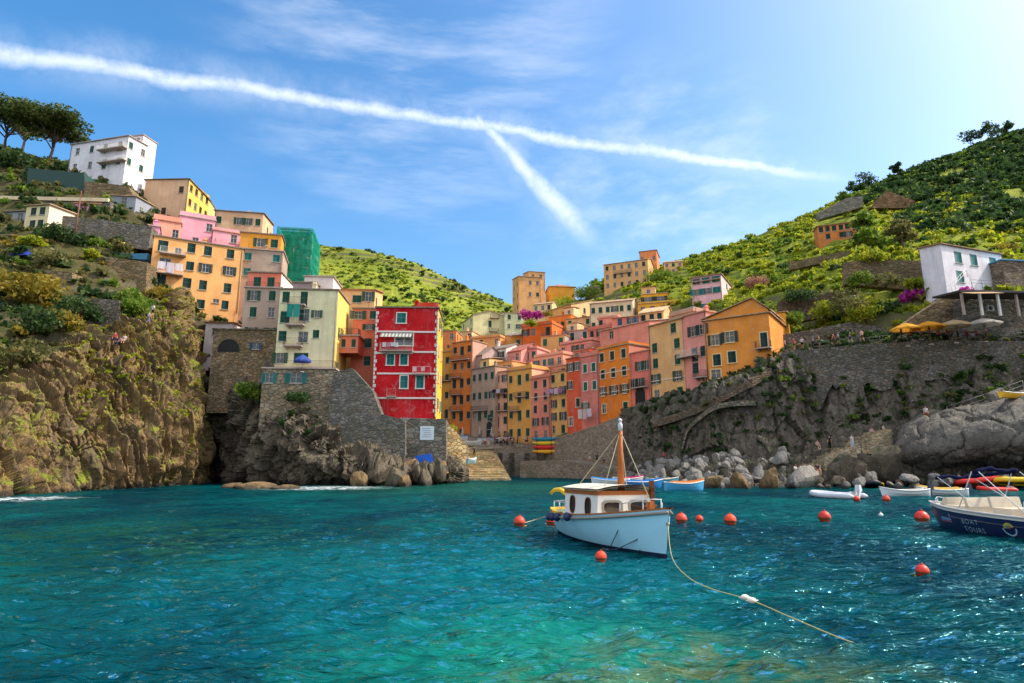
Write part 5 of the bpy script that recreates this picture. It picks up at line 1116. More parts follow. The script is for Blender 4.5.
# named shrubs and trees
sb = [('golden broom shrub bulging over the cliff at the left edge', LHILL, 20, 305, 4.6, 4.4, LEAF_GOLD, 1500), ('second golden shrub lower at the left edge of the picture', LCLIFF, 8, 355, 3.4, 3.0, LEAF_OLIVE, 900),
      ('spiky olive shrub above the brown terrace wall', LHILL, 52, 265, 3.0, 2.8, LEAF_OLIVE, 800), ('green leafy bush beside the viewpoint stairs', LCLIFF, 133, 322, 2.8, 3.2, LEAF_MID, 900),
      ('second green bush above the viewpoint bush', LHILL, 142, 308, 2.2, 2.2, LEAF_MID, 600), ('dark rounded tree canopy left of the grey garden wall', LHILL, 52, 242, 3.2, 2.6, LEAF_DARK, 900),
      ('lime bush in front of the cream cottage', LHILL, 30, 246, 2.0, 1.8, LEAF_LIME, 500), ('bright yellow-green bush on the garden wall of the left bank', LHILL, 96, 216, 2.0, 2.4, LEAF_LIME, 500),
      ('low olive bush under the garden wall on the left bank', LHILL, 100, 248, 1.8, 1.6, LEAF_MID, 400), ('dark bushes at the foot of the stone pines', LHILL, 14, 168, 5.0, 4.2, LEAF_DARK, 1200),
      ('yellow-green bush right of the pine trunks', LHILL, 66, 170, 3.0, 2.6, LEAF_OLIVE, 600), ('flowering bush below the white villa', LHILL, 128, 182, 2.8, 2.2, LEAF_ROSE, 500), ('lime bush at the corner of the white villa', LHILL, 100, 176, 2.6, 2.6, LEAF_LIME, 600),
      ('large pale olive tree clump above the restaurant path', RHILL, 838, 312, 4.2, 4.6, LEAF_OLIVE, 1400), ('bright yellow-green bush right of the olive clump', RHILL, 862, 316, 3.2, 3.6, LEAF_LIME, 900),
      ('dark green bush under the brown terrace wall', RHILL, 885, 312, 2.6, 2.2, LEAF_DARK, 600), ('magenta bougainvillea left of the white house stairs', RHILL, 913, 303, 2.2, 2.0, LEAF_PINK, 600), 
      ('rosy flowering tree right of the pale pink villa', RHILL, 757, 292, 3.6, 4.6, LEAF_ROSE, 800), ('lime hedge on the roof line of the golden house', RHILL, 738, 308, 4.2, 2.6, LEAF_LIME, 800),
      ('round dark bush left of the farmhouse trees', RHILL, 864, 244, 4.0, 4.6, LEAF_DARK, 900), ('big mid-green bush right of the hilltop building', RHILL, 662, 282, 6.2, 5.0, LEAF_MID, 1200), ('dark green bush beside the dome house on the ridge', VALLEY, 588, 300, 6.2, 5.4, LEAF_MID, 1200),
      ('leafy bush against the brown terrace wall by the white house', RHILL, 915, 284, 2.2, 2.4, LEAF_MID, 600), ('olive bush hanging over the brown terrace wall', RHILL, 880, 262, 2.4, 2.0, LEAF_OLIVE, 600), ('lime bush on the dark brick terrace wall', RHILL, 815, 296, 2.6, 2.2, LEAF_LIME, 700), ('rust-orange shrub row behind the white house roof', RHILL, 1000, 254, 3.0, 2.0, LEAF_GOLD, 600), ('green tree below the strong yellow house', RHILL, 690, 312, 3.6, 4.6, LEAF_MID, 900)]
for lb, ps, px, py, r, h, m, n in sb: shrub(lb, at(ps, px, py), r, h, m, n, leaf=.26 if r < 4 else .34)
def roofplant(lb, px, py, Y, r, h, m, n=500): shrub(lb, P(px, py, Y), r, h, m, n, leaf=.24)
roofplant('purple bougainvillea in bloom on the deep orange house', 529, 319, 168, 2.8, 3.0, LEAF_PINK, 800); roofplant('second purple bougainvillea mound on the deep orange terrace', 537, 319, 168, 1.8, 2.6, LEAF_PINK, 500)
roofplant('yellow-green potted shrub under the bougainvillea', 531, 326, 166, 2.0, 1.8, LEAF_LIME); roofplant('yellow broom on the terrace right of the bougainvillea', 546, 316, 172, 2.4, 1.6, LEAF_GOLD)
roofplant('bright green bush on the terrace of the dome house', 562, 303, 228, 3.6, 2.8, LEAF_LIME); roofplant('dark hedge at the foot of the tan tower house', 544, 310, 214, 3.4, 2.6, LEAF_DARK)
roofplant('magenta flowers over the dark restaurant canopy', 965, 296, 84, 1.3, 1.2, LEAF_PINK, 350); roofplant('green tufts growing on the grey block wall', 433, 443, 90.4, .8, .9, LEAF_LIME, 260)
roofplant('yellow-green creeper on the sunlit slip wall', 449, 436, 95, 1.1, 2.0, LEAF_LIME, 400); roofplant('small bush lower on the sunlit slip wall', 449, 444, 95, .9, 1.0, LEAF_MID, 260); roofplant('dark cypress-like shrub on the quay wall below the rose house', 594, 444, 115.5, .9, 3.0, LEAF_DARK, 350)
roofplant('green ivy hanging under the stone cellar house', 252, 400, 83, 2.6, 2.6, LEAF_MID, 700); roofplant('ivy patch on the rock under the low stone floor', 300, 402, 81, 1.8, 1.4, LEAF_DARK, 400); roofplant('plant on the wall corner under the salmon rear house', 357, 391, 86, 1.2, 2.0, LEAF_DARK, 300)
for a in (('leafy shrub on the front of the brown terrace wall', 858, 286, 97, 2.2, 2.6, LEAF_MID), ('olive shrub leaning on the brown terrace wall', 886, 288, 96.5, 2.6, 2.8, LEAF_OLIVE), ('lime shrub at the right end of the brown terrace wall', 916, 290, 94, 1.8, 2.2, LEAF_LIME), ('green shrub crowning the brown terrace wall', 872, 260, 98.5, 2.4, 1.8, LEAF_LIME), ('dark creeper crowning the dark brick terrace wall', 800, 299, 102.5, 2.6, 1.8, LEAF_DARK), ('lime shrub before the dark brick terrace wall', 826, 318, 99, 2.8, 3.0, LEAF_LIME), ('mid-green shrub before the dark brick terrace wall', 795, 324, 98, 2.2, 2.2, LEAF_MID), ('pale olive tree-like shrub over the restaurant path', 846, 316, 95, 4.0, 5.0, LEAF_OLIVE), ('bright shrub beside the pale olive one over the path', 866, 322, 93, 2.8, 3.2, LEAF_LIME),
          ('dark green shrub at the foot of the long garden wall', 70, 250, 96, 2.4, 2.6, LEAF_DARK), ('olive shrub under the right end of the garden wall', 120, 252, 97, 2.0, 2.0, LEAF_OLIVE), ('lime shrub on the lower stone terrace wall', 92, 258, 91, 1.8, 1.6, LEAF_LIME), ('dark thicket left of the rock-faced wall', 78, 318, 77, 2.8, 3.4, LEAF_DARK), ('golden thicket above the viewpoint railing', 60, 330, 73, 2.6, 2.6, LEAF_GOLD), ('dark thicket below the big golden broom', 34, 330, 70, 3.0, 3.2, LEAF_DARK), ('golden shrub under the ochre house corner', 160, 300, 92, 2.0, 2.4, LEAF_GOLD), ('olive shrub at the foot of the ochre house', 176, 303, 91, 1.6, 1.8, LEAF_OLIVE), ('green bush by the steps to the ochre house', 128, 308, 84, 2.4, 3.0, LEAF_MID)): roofplant(*a[:-1], a[-1], 700)
AG = None
def agave(p, r, lb):
    global AG
    if AG is None:
        mb = MB()
        for i in range(26):
            a = i*2.4; el = .25+.9*(i/26); L = 1.0; d = Vector((math.cos(a)*math.cos(el), math.sin(a)*math.cos(el), math.sin(el))); s = Vector((-math.sin(a), math.cos(a), 0))*.07
            m_ = d*.5+Vector((0, 0, .06)); t_ = d*L+Vector((0, 0, -.12)); mb.add([-s, s, m_+s*1.1, t_, m_-s*1.1], [(0, 1, 2, 3, 4)])
        AG = mb.mesh('agave', leafmat('leaf_agave', (.09, .14, .10), (.16, .20, .13), (.28, .27, .14), .2))
    tag(inst('agave', AG, None, p, rng.random()*6, None, r), lb, 'plant', 'agaves on the cliff edge')
for i in range(22):
    px = rng.uniform(758, 806); agave(P(px, rng.uniform(358, 376) - (px-780)*.12, 87.6+rng.random()*1.2), rng.uniform(.9, 1.5), 'spiky grey-green agave on the cliff edge below the golden house')
def pine(lb, p, h, w, n, lean, seed, trunks=1):
    g = random.Random(seed); cr = []
    for i in range(15):
        a = g.random()*6.28; q = g.random()**.55*w*.46; s = w*(.13+.07*g.random())
        cr.append(((lean[0]+q*math.cos(a), lean[1]+q*math.sin(a), h+g.uniform(-.03, .13)*w*(1-q/w)), (s*1.3, s*1.3, s*.42)))
    return tree(lb, p, h*.92, cr, LEAF_PINE, .32, n, .36, 'pine_tree', 'stone pines on the upper left ridge', 12, lean, .4)
pine('umbrella-shaped stone pine standing left of the white villa', at(LHILL, 46, 166)+Vector((0, 0, -.5)), 10.5, 18, 6500, (1.6, 0), 3)
pine('second stone pine cut by the left edge of the picture', at(LHILL, 2, 160)+Vector((0, 0, -.5)), 12.5, 20, 6500, (0, 0), 5); pine('smaller stone pine between the two big ones, further back', at(LHILL, 22, 150), 7.5, 9, 2200, (.6, 0), 9)
def ridge_tree(lb, px, py, w, h, m, seed, pos=RHILL):
    g = random.Random(seed); cr = []
    for i in range(9):
        a = g.random()*6.28; q = g.random()**.6*w*.36; s = w*(.14+.1*g.random()); cr.append(((q*math.cos(a), q*math.sin(a), h*g.uniform(.45, .95)), (s, s, s*.8)))
    tree(lb, at(pos, px, py), h*.7, cr, m, .22, 700, .5, 'tree', 'trees on the skyline of the right hill', 5)
for a in (('large dark tree on the right skyline beside the end of the vapour trail', 868, 193, 13, 10, LEAF_DARK, 1), ('leaning thin tree left of the large skyline tree', 858, 197, 8, 7, LEAF_DARK, 2), ('small pointed skyline tree right of the large one', 897, 180, 6, 7, LEAF_DARK, 3),
          ('airy tree on the skyline high on the right slope', 965, 142, 12, 10, LEAF_DARK, 4), ('tree on the skyline close to the right edge', 990, 132, 11, 9, LEAF_DARK, 5), ('skyline tree touching the right edge of the picture', 1003, 128, 9, 8, LEAF_DARK, 6), ('rounded tree in front of the ochre farmhouse', 868, 238, 8, 8, LEAF_MID, 7),
          ('olive-green tree with visible trunk above the white house', 905, 252, 7, 8, LEAF_OLIVE, 8), ('olive-green tree left of the trunked one above the terrace wall', 872, 258, 7, 7, LEAF_MID, 9), ('small green tree at the foot of the skyline path', 845, 206, 7, 6, LEAF_MID, 10), ('dark tree standing high on the slope near the right edge', 975, 165, 14, 10, LEAF_DARK, 11), ('dark tree below the high slope tree', 948, 178, 13, 9, LEAF_DARK, 12)): ridge_tree(*a)
# ------------------------------------------------------------------ boats
def hull(L, B, sheer, keel, n=28, m=9, stern=.7, bow_pow=1.7, flare=.62, rake=.35):
    """lofted hull: returns grid of (station, rib) points, +x bow; sheer(t), keel(t) with t 0 stern..1 bow"""
    g = []
    for i in range(n):
        t = i/(n-1); b = B/2*min(1, (stern+(1-stern)*math.sin(min(1, t/.45)*math.pi/2)))*(1-max(0, (t-.45)/.55)**bow_pow) + .012
        zs, zk = sheer(t), keel(t); row = []
        for j in range(m):
            u = j/(m-1); y = b*(u**flare)*(1 if u > 0 else 0); z = zk+(zs-zk)*(u**1.35)
            row.append(Vector((-L/2+L*t+rake*t**4*u-.12*(1-t)**6*(-u), y, z)))
        g.append(row)
    return g
def hull_mesh(mb, g, lo=0, hi=None, off=0.0):
    n, m = len(g), len(g[0]); hi = hi or m-1
    for s in (1, -1):
        vs = [(p.x, s*(p.y+off), p.z) for r in g for p in r]
        fs = []
        for i in range(n-1):
            for j in range(lo, hi):
                a = (i*m+j, (i+1)*m+j, (i+1)*m+j+1, i*m+j+1); fs.append(a if s > 0 else a[::-1])
        mb.add(vs, fs, True)
    # transom
    r = g[0]; mb.add([(p.x, p.y+off, p.z) for p in r[lo:hi+1]]+[(p.x, -p.y-off, p.z) for p in r[lo:hi+1][::-1]], [tuple(range(2*(hi-lo+1)))])
def clean(me):
    bm = bmesh.new(); bm.from_mesh(me); bmesh.ops.remove_doubles(bm, verts=bm.verts, dist=.0005); loose = [v for v in bm.verts if not v.link_faces]; bmesh.ops.delete(bm, geom=loose); bmesh.ops.recalc_face_normals(bm, faces=bm.faces); bm.to_mesh(me); bm.free(); return me
def ovalpts(w, h, e, n=28):
    return [(math.copysign(abs(math.cos(a))**e, math.cos(a))*w/2, math.copysign(abs(math.sin(a))**e, math.sin(a))*h/2) for a in (2*math.pi*i/n for i in range(n))]
def oval_window(root, M, w, h, e, frame_m, glass_m, t=.07, name='window'):
    a, b = ovalpts(w+2*t, h+2*t, e), ovalpts(w, h, e); n = len(a); mb = MB()
    for i in range(n):
        j = (i+1) % n
        mb.quad((a[i][0], -.035, a[i][1]), (a[j][0], -.035, a[j][1]), (b[j][0], -.035, b[j][1]), (b[i][0], -.035, b[i][1]))
        mb.quad((a[j][0], -.035, a[j][1]), (a[i][0], -.035, a[i][1]), (a[i][0], .02, a[i][1]), (a[j][0], .02, a[j][1]))
        mb.quad((b[i][0], -.035, b[i][1]), (b[j][0], -.035, b[j][1]), (b[j][0], -.005, b[j][1]), (b[i][0], -.005, b[i][1]))
    f = mb.build(name, frame_m, root); f.matrix_local = M
    g = MB(); g.add([(x, -.008, z) for x, z in b], [tuple(range(n))]); g.build('pane', glass_m, f); return f
LB = gloss('#a2d8ee', .35); WB = gloss('#e6e3dc', .35); NAVY = gloss('#0c1f4a', .3); WOODB = wood('#a8602a'); YEL = gloss('#e8b818', .4); DKW = wood('#5a2f18'); ROPE = cloth('#cfc6a8'); GREYB = paint('#8d867c')
DGL = NT('cabin_glass'); DGL.bsdf((.03, .02, .015), .06, spec=.8); DGL = DGL.m
CH = gloss('#b9bcc0', .2)
def main_boat():
    A, Bw = PW(566, 532), PW(650, 558.5); d = (Bw-A); L = 7.2; hd = Vector((.27, -.963, 0)).normalized(); c = Bw-hd*(L/2-.05)
    root = empty('fishing_boat', (c.x, c.y, 0), math.atan2(hd.y, hd.x), 'pale blue and white wooden boat with small cabin and orange mast in the bay', 'boat')
    root.scale = (1.10,)*3; root.location = (c.x-hd.x*.35+.42, c.y-hd.y*.35, 0)
    sh = lambda t: .78+.62*t**2.2+.10*(1-t)**2; kl = lambda t: -.35+.12*t
    g = hull(L, 2.95, sh, kl, 34, 12, .62, 2.2, .45, .42)
    mb = MB(); hull_mesh(mb, g); inst('hull', clean(mb.mesh('hull', LB)), root)
    mb = MB()       # dark boot top just over the water
    g2 = [[Vector((p.x, p.y+.012, min(p.z, .12+.10*i/33))) for p in r] for i, r in enumerate(g)]
    g2 = [[Vector((q.x, q.y, q.z)) for q, p in zip(r2, r) if True] for r2, r in zip(g2, g)]
    bm_rows = []
    for i, r in enumerate(g):
        zc = .10+.05*i/33; k = [(a, b) for a, b in zip(r[:-1], r[1:]) if a.z <= zc < b.z]
        a, b = k[0]; f = (zc-a.z)/(b.z-a.z); pt = a.lerp(b, f); low = r[0].lerp(r[1], .5); a0 = r[max(0, r.index(a)-2)]
        bm_rows.append((Vector((a0.x, a0.y+.012, a0.z)), Vector((a.x, a.y+.012, a.z)), Vector((pt.x, pt.y+.012, pt.z))))
    for s in (1, -1):
        vs = [(p.x+(.012 if i > 28 else 0), s*p.y, p.z) for i, r in enumerate(bm_rows) for p in r]
        mb.add(vs, [(i*3+j, (i+1)*3+j, (i+1)*3+j+1, i*3+j+1) for i in range(33) for j in (0, 1)], True)
    mb.build('boot_stripe', gloss('#0a1a3c', .4), root)
    # rub rail and gunwale
    edge = lambda s, k=0, z=0: [(r[-1].x, s*(r[-1].y+k), r[-1].z+z) for r in g]
    mb = MB(); 
    for s in (1, -1): mb.tube(edge(s, .02, -.09), .045, 6)
    mb.build('rub_rail', GREYB, root)
    mb = MB()
    for s in (1, -1):
        e = edge(s, .02, 0); ii = edge(s, -.13, .0)
        for i in range(11, 33): mb.add([e[i], e[i+1], ii[i+1], ii[i], (e[i][0], e[i][1], e[i][2]+.05), (e[i+1][0], e[i+1][1], e[i+1][2]+.05), (ii[i+1][0], ii[i+1][1], ii[i+1][2]+.05), (ii[i][0], ii[i][1], ii[i][2]+.05)], [(4, 5, 6, 7), (0, 1, 5, 4), (3, 7, 6, 2)])
    mb.build('gunwale', WOODB, root)
    mb = MB()
    for s in (1, -1):
        e = edge(s, .03, .0); ii = edge(s, -.16, .0)
        for i in range(0, 11): mb.add([e[i], e[i+1], ii[i+1], ii[i], (e[i][0], e[i][1], e[i][2]+.07), (e[i+1][0], e[i+1][1], e[i+1][2]+.07), (ii[i+1][0], ii[i+1][1], ii[i+1][2]+.07), (ii[i][0], ii[i][1], ii[i][2]+.07)], [(4, 5, 6, 7), (0, 1, 5, 4), (3, 7, 6, 2)])
    x0, y0, z0 = g[0][-1]; mb.box((x0+.02, 0, z0+.035), (.2, 2*y0, .075)); mb.build('stern_gunwale', YEL, root)
    # deck (follows the sheer, set a little below it) and cockpit
    mb = MB(); rows = [(r[-1].x, max(.0, r[-1].y-.12), r[-1].z-(.12 if i > 10 else .30)) for i, r in enumerate(g)]
    for (xa, ya, za), (xb, yb, zb) in zip(rows[:-1], rows[1:]): mb.quad((xa, -ya, za), (xb, -yb, zb), (xb, yb, zb), (xa, ya, za))
    mb.build('deck', paint('#d9c9a8'), root)
    # wheelhouse
    xa, xb, hw0, z0, z1 = -1.75, 1.25, 1.02, .72, 1.72; wall = WB; mb = MB(); tp = .93
    def cor(x, s, z): return (x-(.05 if x > 0 and z > 1 else 0), s*hw0*(tp if z > 1 else 1), z)
    z1b = z1+.06
    A_ = [cor(xa, -1, z0), cor(xb, -1, z0), cor(xb, 1, z0), cor(xa, 1, z0)]; B_ = [cor(xa, -1, z1), cor(xb, -1, z1b), cor(xb, 1, z1b), cor(xa, 1, z1)]
    for i in range(4): mb.quad(A_[i], A_[(i+1) % 4], B_[(i+1) % 4], B_[i])
    cb = mb.build('cabin', wall, root)
    mb = MB()      # cambered roof with overhang
    nx, ny = 6, 8; V = lambda i, j, dz: (xa-.16+(xb-xa+.34)*i/nx, (-1+2*j/ny)*(hw0*tp+.10), z1+.01+.06*i/nx+.13*(1-(-1+2*j/ny)**2)+dz)
    vs = [V(i, j, dz) for dz in (0, .06) for i in range(nx+1) for j in range(ny+1)]; K = (nx+1)*(ny+1); ix = lambda i, j: i*(ny+1)+j
    fs = [(ix(i, j), ix(i, j+1), ix(i+1, j+1), ix(i+1, j)) for i in range(nx) for j in range(ny)]; fs += [tuple(K+q for q in f[::-1]) for f in fs]
    mb.add(vs, fs, True); mb.build('cabin_roof', paint('#d8cdb8'), root)
    mb = MB(); h = .13    # varnished band round the top of the cabin
    for s in (-1, 1): mb.prism([(xa-.03, s*(hw0*tp+.012), z1-h), (xb-.02, s*(hw0*tp+.012), z1b-h), (xb-.02, s*(hw0*tp+.012), z1b), (xa-.03, s*(hw0*tp+.012), z1)], (0, s*.03, 0))
    mb.box((xb-.025, 0, z1b-h/2), (.05, 2*hw0*tp+.02, h)); mb.build('cabin_trim', WOODB, root)
    sid = Matrix.Translation((0, -hw0*.965-.004, 0))
    oval_window(root, Matrix.Translation((.45, -.985, 1.24)) @ Matrix.Rotation(R(-3), 4, 'X'), .38, .52, .8, DKW, DGL, .05); oval_window(root, Matrix.Translation((-.95, -.985, 1.24)) @ Matrix.Rotation(R(-3), 4, 'X'), .38, .52, .8, DKW, DGL, .05)
    fr = Matrix.Translation((xb-.022, 0, 1.26)) @ Matrix.Rotation(R(90), 4, 'Z')
    for y in (-.47, .47): oval_window(root, fr @ Matrix.Translation((y, 0, 0)), .60, .32, .55, GREYB, DGL, .07)
    # samson post, mast, rigging
    mb = MB(); mb.box((xb+.10, hw0*.9, 1.35), (.13, .13, 1.5)); mb.build('post', DKW, root)
    mx, mz = .75, 3.75; mb = MB(); mb.tube([(mx, .1, z1+.05), (mx, .1, 2.9), (mx+.05, .12, mz)], [.12, .105, .075], 10); ma = mb.build('mast', WOODB, root)
    mb = MB(); mb.lathe([(.075, 0), (.085, .22), (.06, .26), (.04, .32), (.08, .36), (.06, .40), (.02, .43)], 10, Matrix.Translation((mx+.05, .12, mz))); mb.build('masthead', paint('#c9ccd0'), ma)
    mb = MB()
    for e in ((-2.6, -.85, .95), (1.1, -.95, 1.1), (-.4, .95, 1.0), (2.2, .55, 1.15)): mb.tube([(mx+.05, .12, mz), e], .013, 5)
    mb.build('rigging', ROPE, ma)
    # yellow curved vent pipe at the stern and rail stanchions
    mb = MB(); mb.tube([(-2.3, -.55, .6), (-2.3, -.55, 1.25), (-2.45, -.62, 1.5), (-2.75, -.8, 1.66), (-3.0, -.95, 1.64), (-3.15, -1.05, 1.50)], [.10, .10, .10, .085, .07, .06], 10); mb.build('vent_pipe', YEL, root)
    mb = MB()
    for x, s in ((-2.9, -1), (-2.3, -1), (-1.7, -1), (-2.9, 1), (-2.3, 1)): mb.tube([(x, s*1.0, .7), (x, s*1.0, 1.22)], .02, 6)
    for s in (-1, 1): mb.tube([(-2.95, s*1.0, 1.22), (-1.7, s*1.0, 1.24)], .018, 6)
    mb.tube([(-2.95, -1.0, 1.22), (-3.15, 0, 1.24), (-2.95, 1.0, 1.22)], .018, 6); mb.build('stern_rail', CH, root)
    mb = MB()
    for x, y in ((3.0, .30), (3.0, -.30), (2.3, .72), (2.3, -.72)): mb.tube([(x, y, 1.1), (x+.03, y, 1.62 if x > 2.9 else 1.45)], .02, 6)
    for s in (-1, 1): mb.tube([(2.3, s*.72, 1.44), (3.02, s*.30, 1.6)], .016, 6)
    mb.tube([(3.03, -.3, 1.6), (3.16, 0, 1.62), (3.03, .3, 1.6)], .018, 6); mb.build('bow_rail', CH, root)
    mb = MB(); mb.box((2.95, 0, 1.33), (.16, .16, .42)); mb.box((2.95, 0, 1.42), (.08, .36, .06)); mb.build('mooring_bitt', WOODB, root)
    for x in (-2.7, -1.9, -1.0, .1):
        i = min(33, int((x+L/2)/L*33)); y = g[i][-1].y; mb = MB(); mb.ball((x, -y-.13, .58+.02*i), .13, 12, 8, (1, 1, 1.15)); mb.tube([(x, -y-.10, .7+.02*i), (x, -y, g[i][-1].z+.05)], .012, 5); mb.build('fender', gloss('#14264e', .4), root)
    mb = MB(); mb.tube([(2.55, -.60, 1.28), (2.35, -.78, .75), (2.0, -1.0, .03)], .014, 5); mb.tube([(3.28, -.02, .98), (2.9, -.5, .45), (2.3, -.85, .12), (1.5, -1.25, -.02)], .014, 5); mb.tube([(3.28, -.02, .98), (3.05, -.3, .4), (2.75, -.45, -.03)], .014, 5); mb.build('hull_rope', cloth('#4d5a60'), root)
    mb = MB(); mb.ball((L/2+.30, 0, .98), .06); mb.build('bow_ring', metal('#8a8478'), root)
    W = Matrix.Translation(root.location) @ Matrix.Rotation(root.rotation_euler[2], 4, 'Z') @ Matrix.Scale(1.10, 4)
    return W @ Vector((L/2+.3, 0, .98)), W
bow, BW = main_boat()
mb = MB(); pts = [bow]
for t_, px, py, z in ((0, 672, 557, .42), (0, 688, 577, .16), (0, 712, 589, .12), (0, 750, 600, .12), (0, 790, 617, .12), (0, 835, 636, .08), (0, 865, 647, .02), (0, 890, 657, -.12)): pts.append(PW(px, py, z))
c = catmull(np.array([tuple(p) for p in pts]), 70); mb.tube([tuple(p) for p in c], .011, 6); tag(mb.build('mooring_rope', cloth('#c8c290')), 'pale mooring rope running from the bow across the water', 'rope')
for i, (px, py) in enumerate(((745, 599), (752, 602))):
    mb = MB(); mb.ball((0, 0, .03), .065, 12, 8, (1.5, 1, 1)); mb.tube([(-.13, 0, .03), (.13, 0, .03)], .015, 6); tag(mb.build('float', paint('#d8d3c4'), None, PW(px, py, .11)), ['white float on the mooring rope, the one nearer the boat', 'white float on the mooring rope, the one further from the boat'][i], 'float', 'floats on the mooring rope')
mb = MB(); c = catmull(np.array([tuple(BW @ Vector((-3.2, -.6, .8))), tuple(PW(538, 519, .25)), tuple(PW(524, 523, .15))]), 14); mb.tube([tuple(p) for p in c], .02, 5); tag(mb.build('mooring_rope', ROPE), 'short stern rope between the pale blue boat and a red buoy', 'rope')
# ---- buoys
def buoy(px, py, rpx, lb, ring='#d8b420'):
    p = PW(px, py+rpx*.8); s = p.y/F*rpx
    root = empty('buoy', p, rng.random()*6, lb, 'buoy', 'red mooring buoys'); mb = MB(); mb.ball((0, 0, s*.72), s, 20, 12, (1, 1, 1.04)); mb.build('float', gloss(rng.choice(['#e03016', '#d23a1c', '#e4421c', '#c92a18']), rng.choice([.35, .45, .55])), root); wb = MB(); wb.lathe([(s*.93, s*.30), (s*1.005, s*.58), (s*1.012, s*.70)], 20, cap=False); wb.build('weed_line', paint('#6a3a1c', .8), root)
    mb = MB(); mb.lathe([(s*.22, s*1.70), (s*.22, s*1.86), (s*.10, s*1.9), (s*.10, s*2.0)], 10); mb.build('eye', paint('#a82a14'), root)
    mb = MB(); mb.tube([(0, 0, -s*.4), (s*.5, -s*.4, -.02), (s*1.1, -s*.9, .01), (s*1.5, -s*.6, .0)], s*.09, 5); mb.build('rope', cloth(ring), root)
for a in ((519.5, 522, 5.5, 'red buoy left of the pale blue boat, tied by its stern rope'), (551, 521, 4.6, 'red buoy half hidden against the stern of the pale blue boat'), (601, 557, 5.5, 'red buoy beside the middle of the pale blue hull'), (681.5, 519, 5.5, 'red buoy just right of the pale blue bow'), (699.5, 519, 3.6, 'small dark red buoy right of the bow buoy'),
          (730.5, 520, 5.6, 'red buoy in open water midway between bow and dinghies'), (825, 517, 5.6, 'red buoy in open water in front of the grey inflatable dinghy'), (922.5, 517.5, 6.2, 'red buoy with a yellow strap at the bow of the navy boat'), (923, 571, 5.8, 'red buoy nearest the camera in the open water on the right'), (857, 499, 3.0, 'small orange buoy below the black and yellow dinghy'), (886.5, 499, 3.4, 'small red buoy below the white dinghies')): buoy(*a)
mb = MB(); mb.ball((0, 0, .05), .12, 12, 8); mb.tube([(0, 0, .1), (0, 0, .22)], .03, 6); tag(mb.build('float', paint('#dcdcd8'), None, PW(881, 516)), 'tiny white float between the open water buoys and dinghies', 'float')
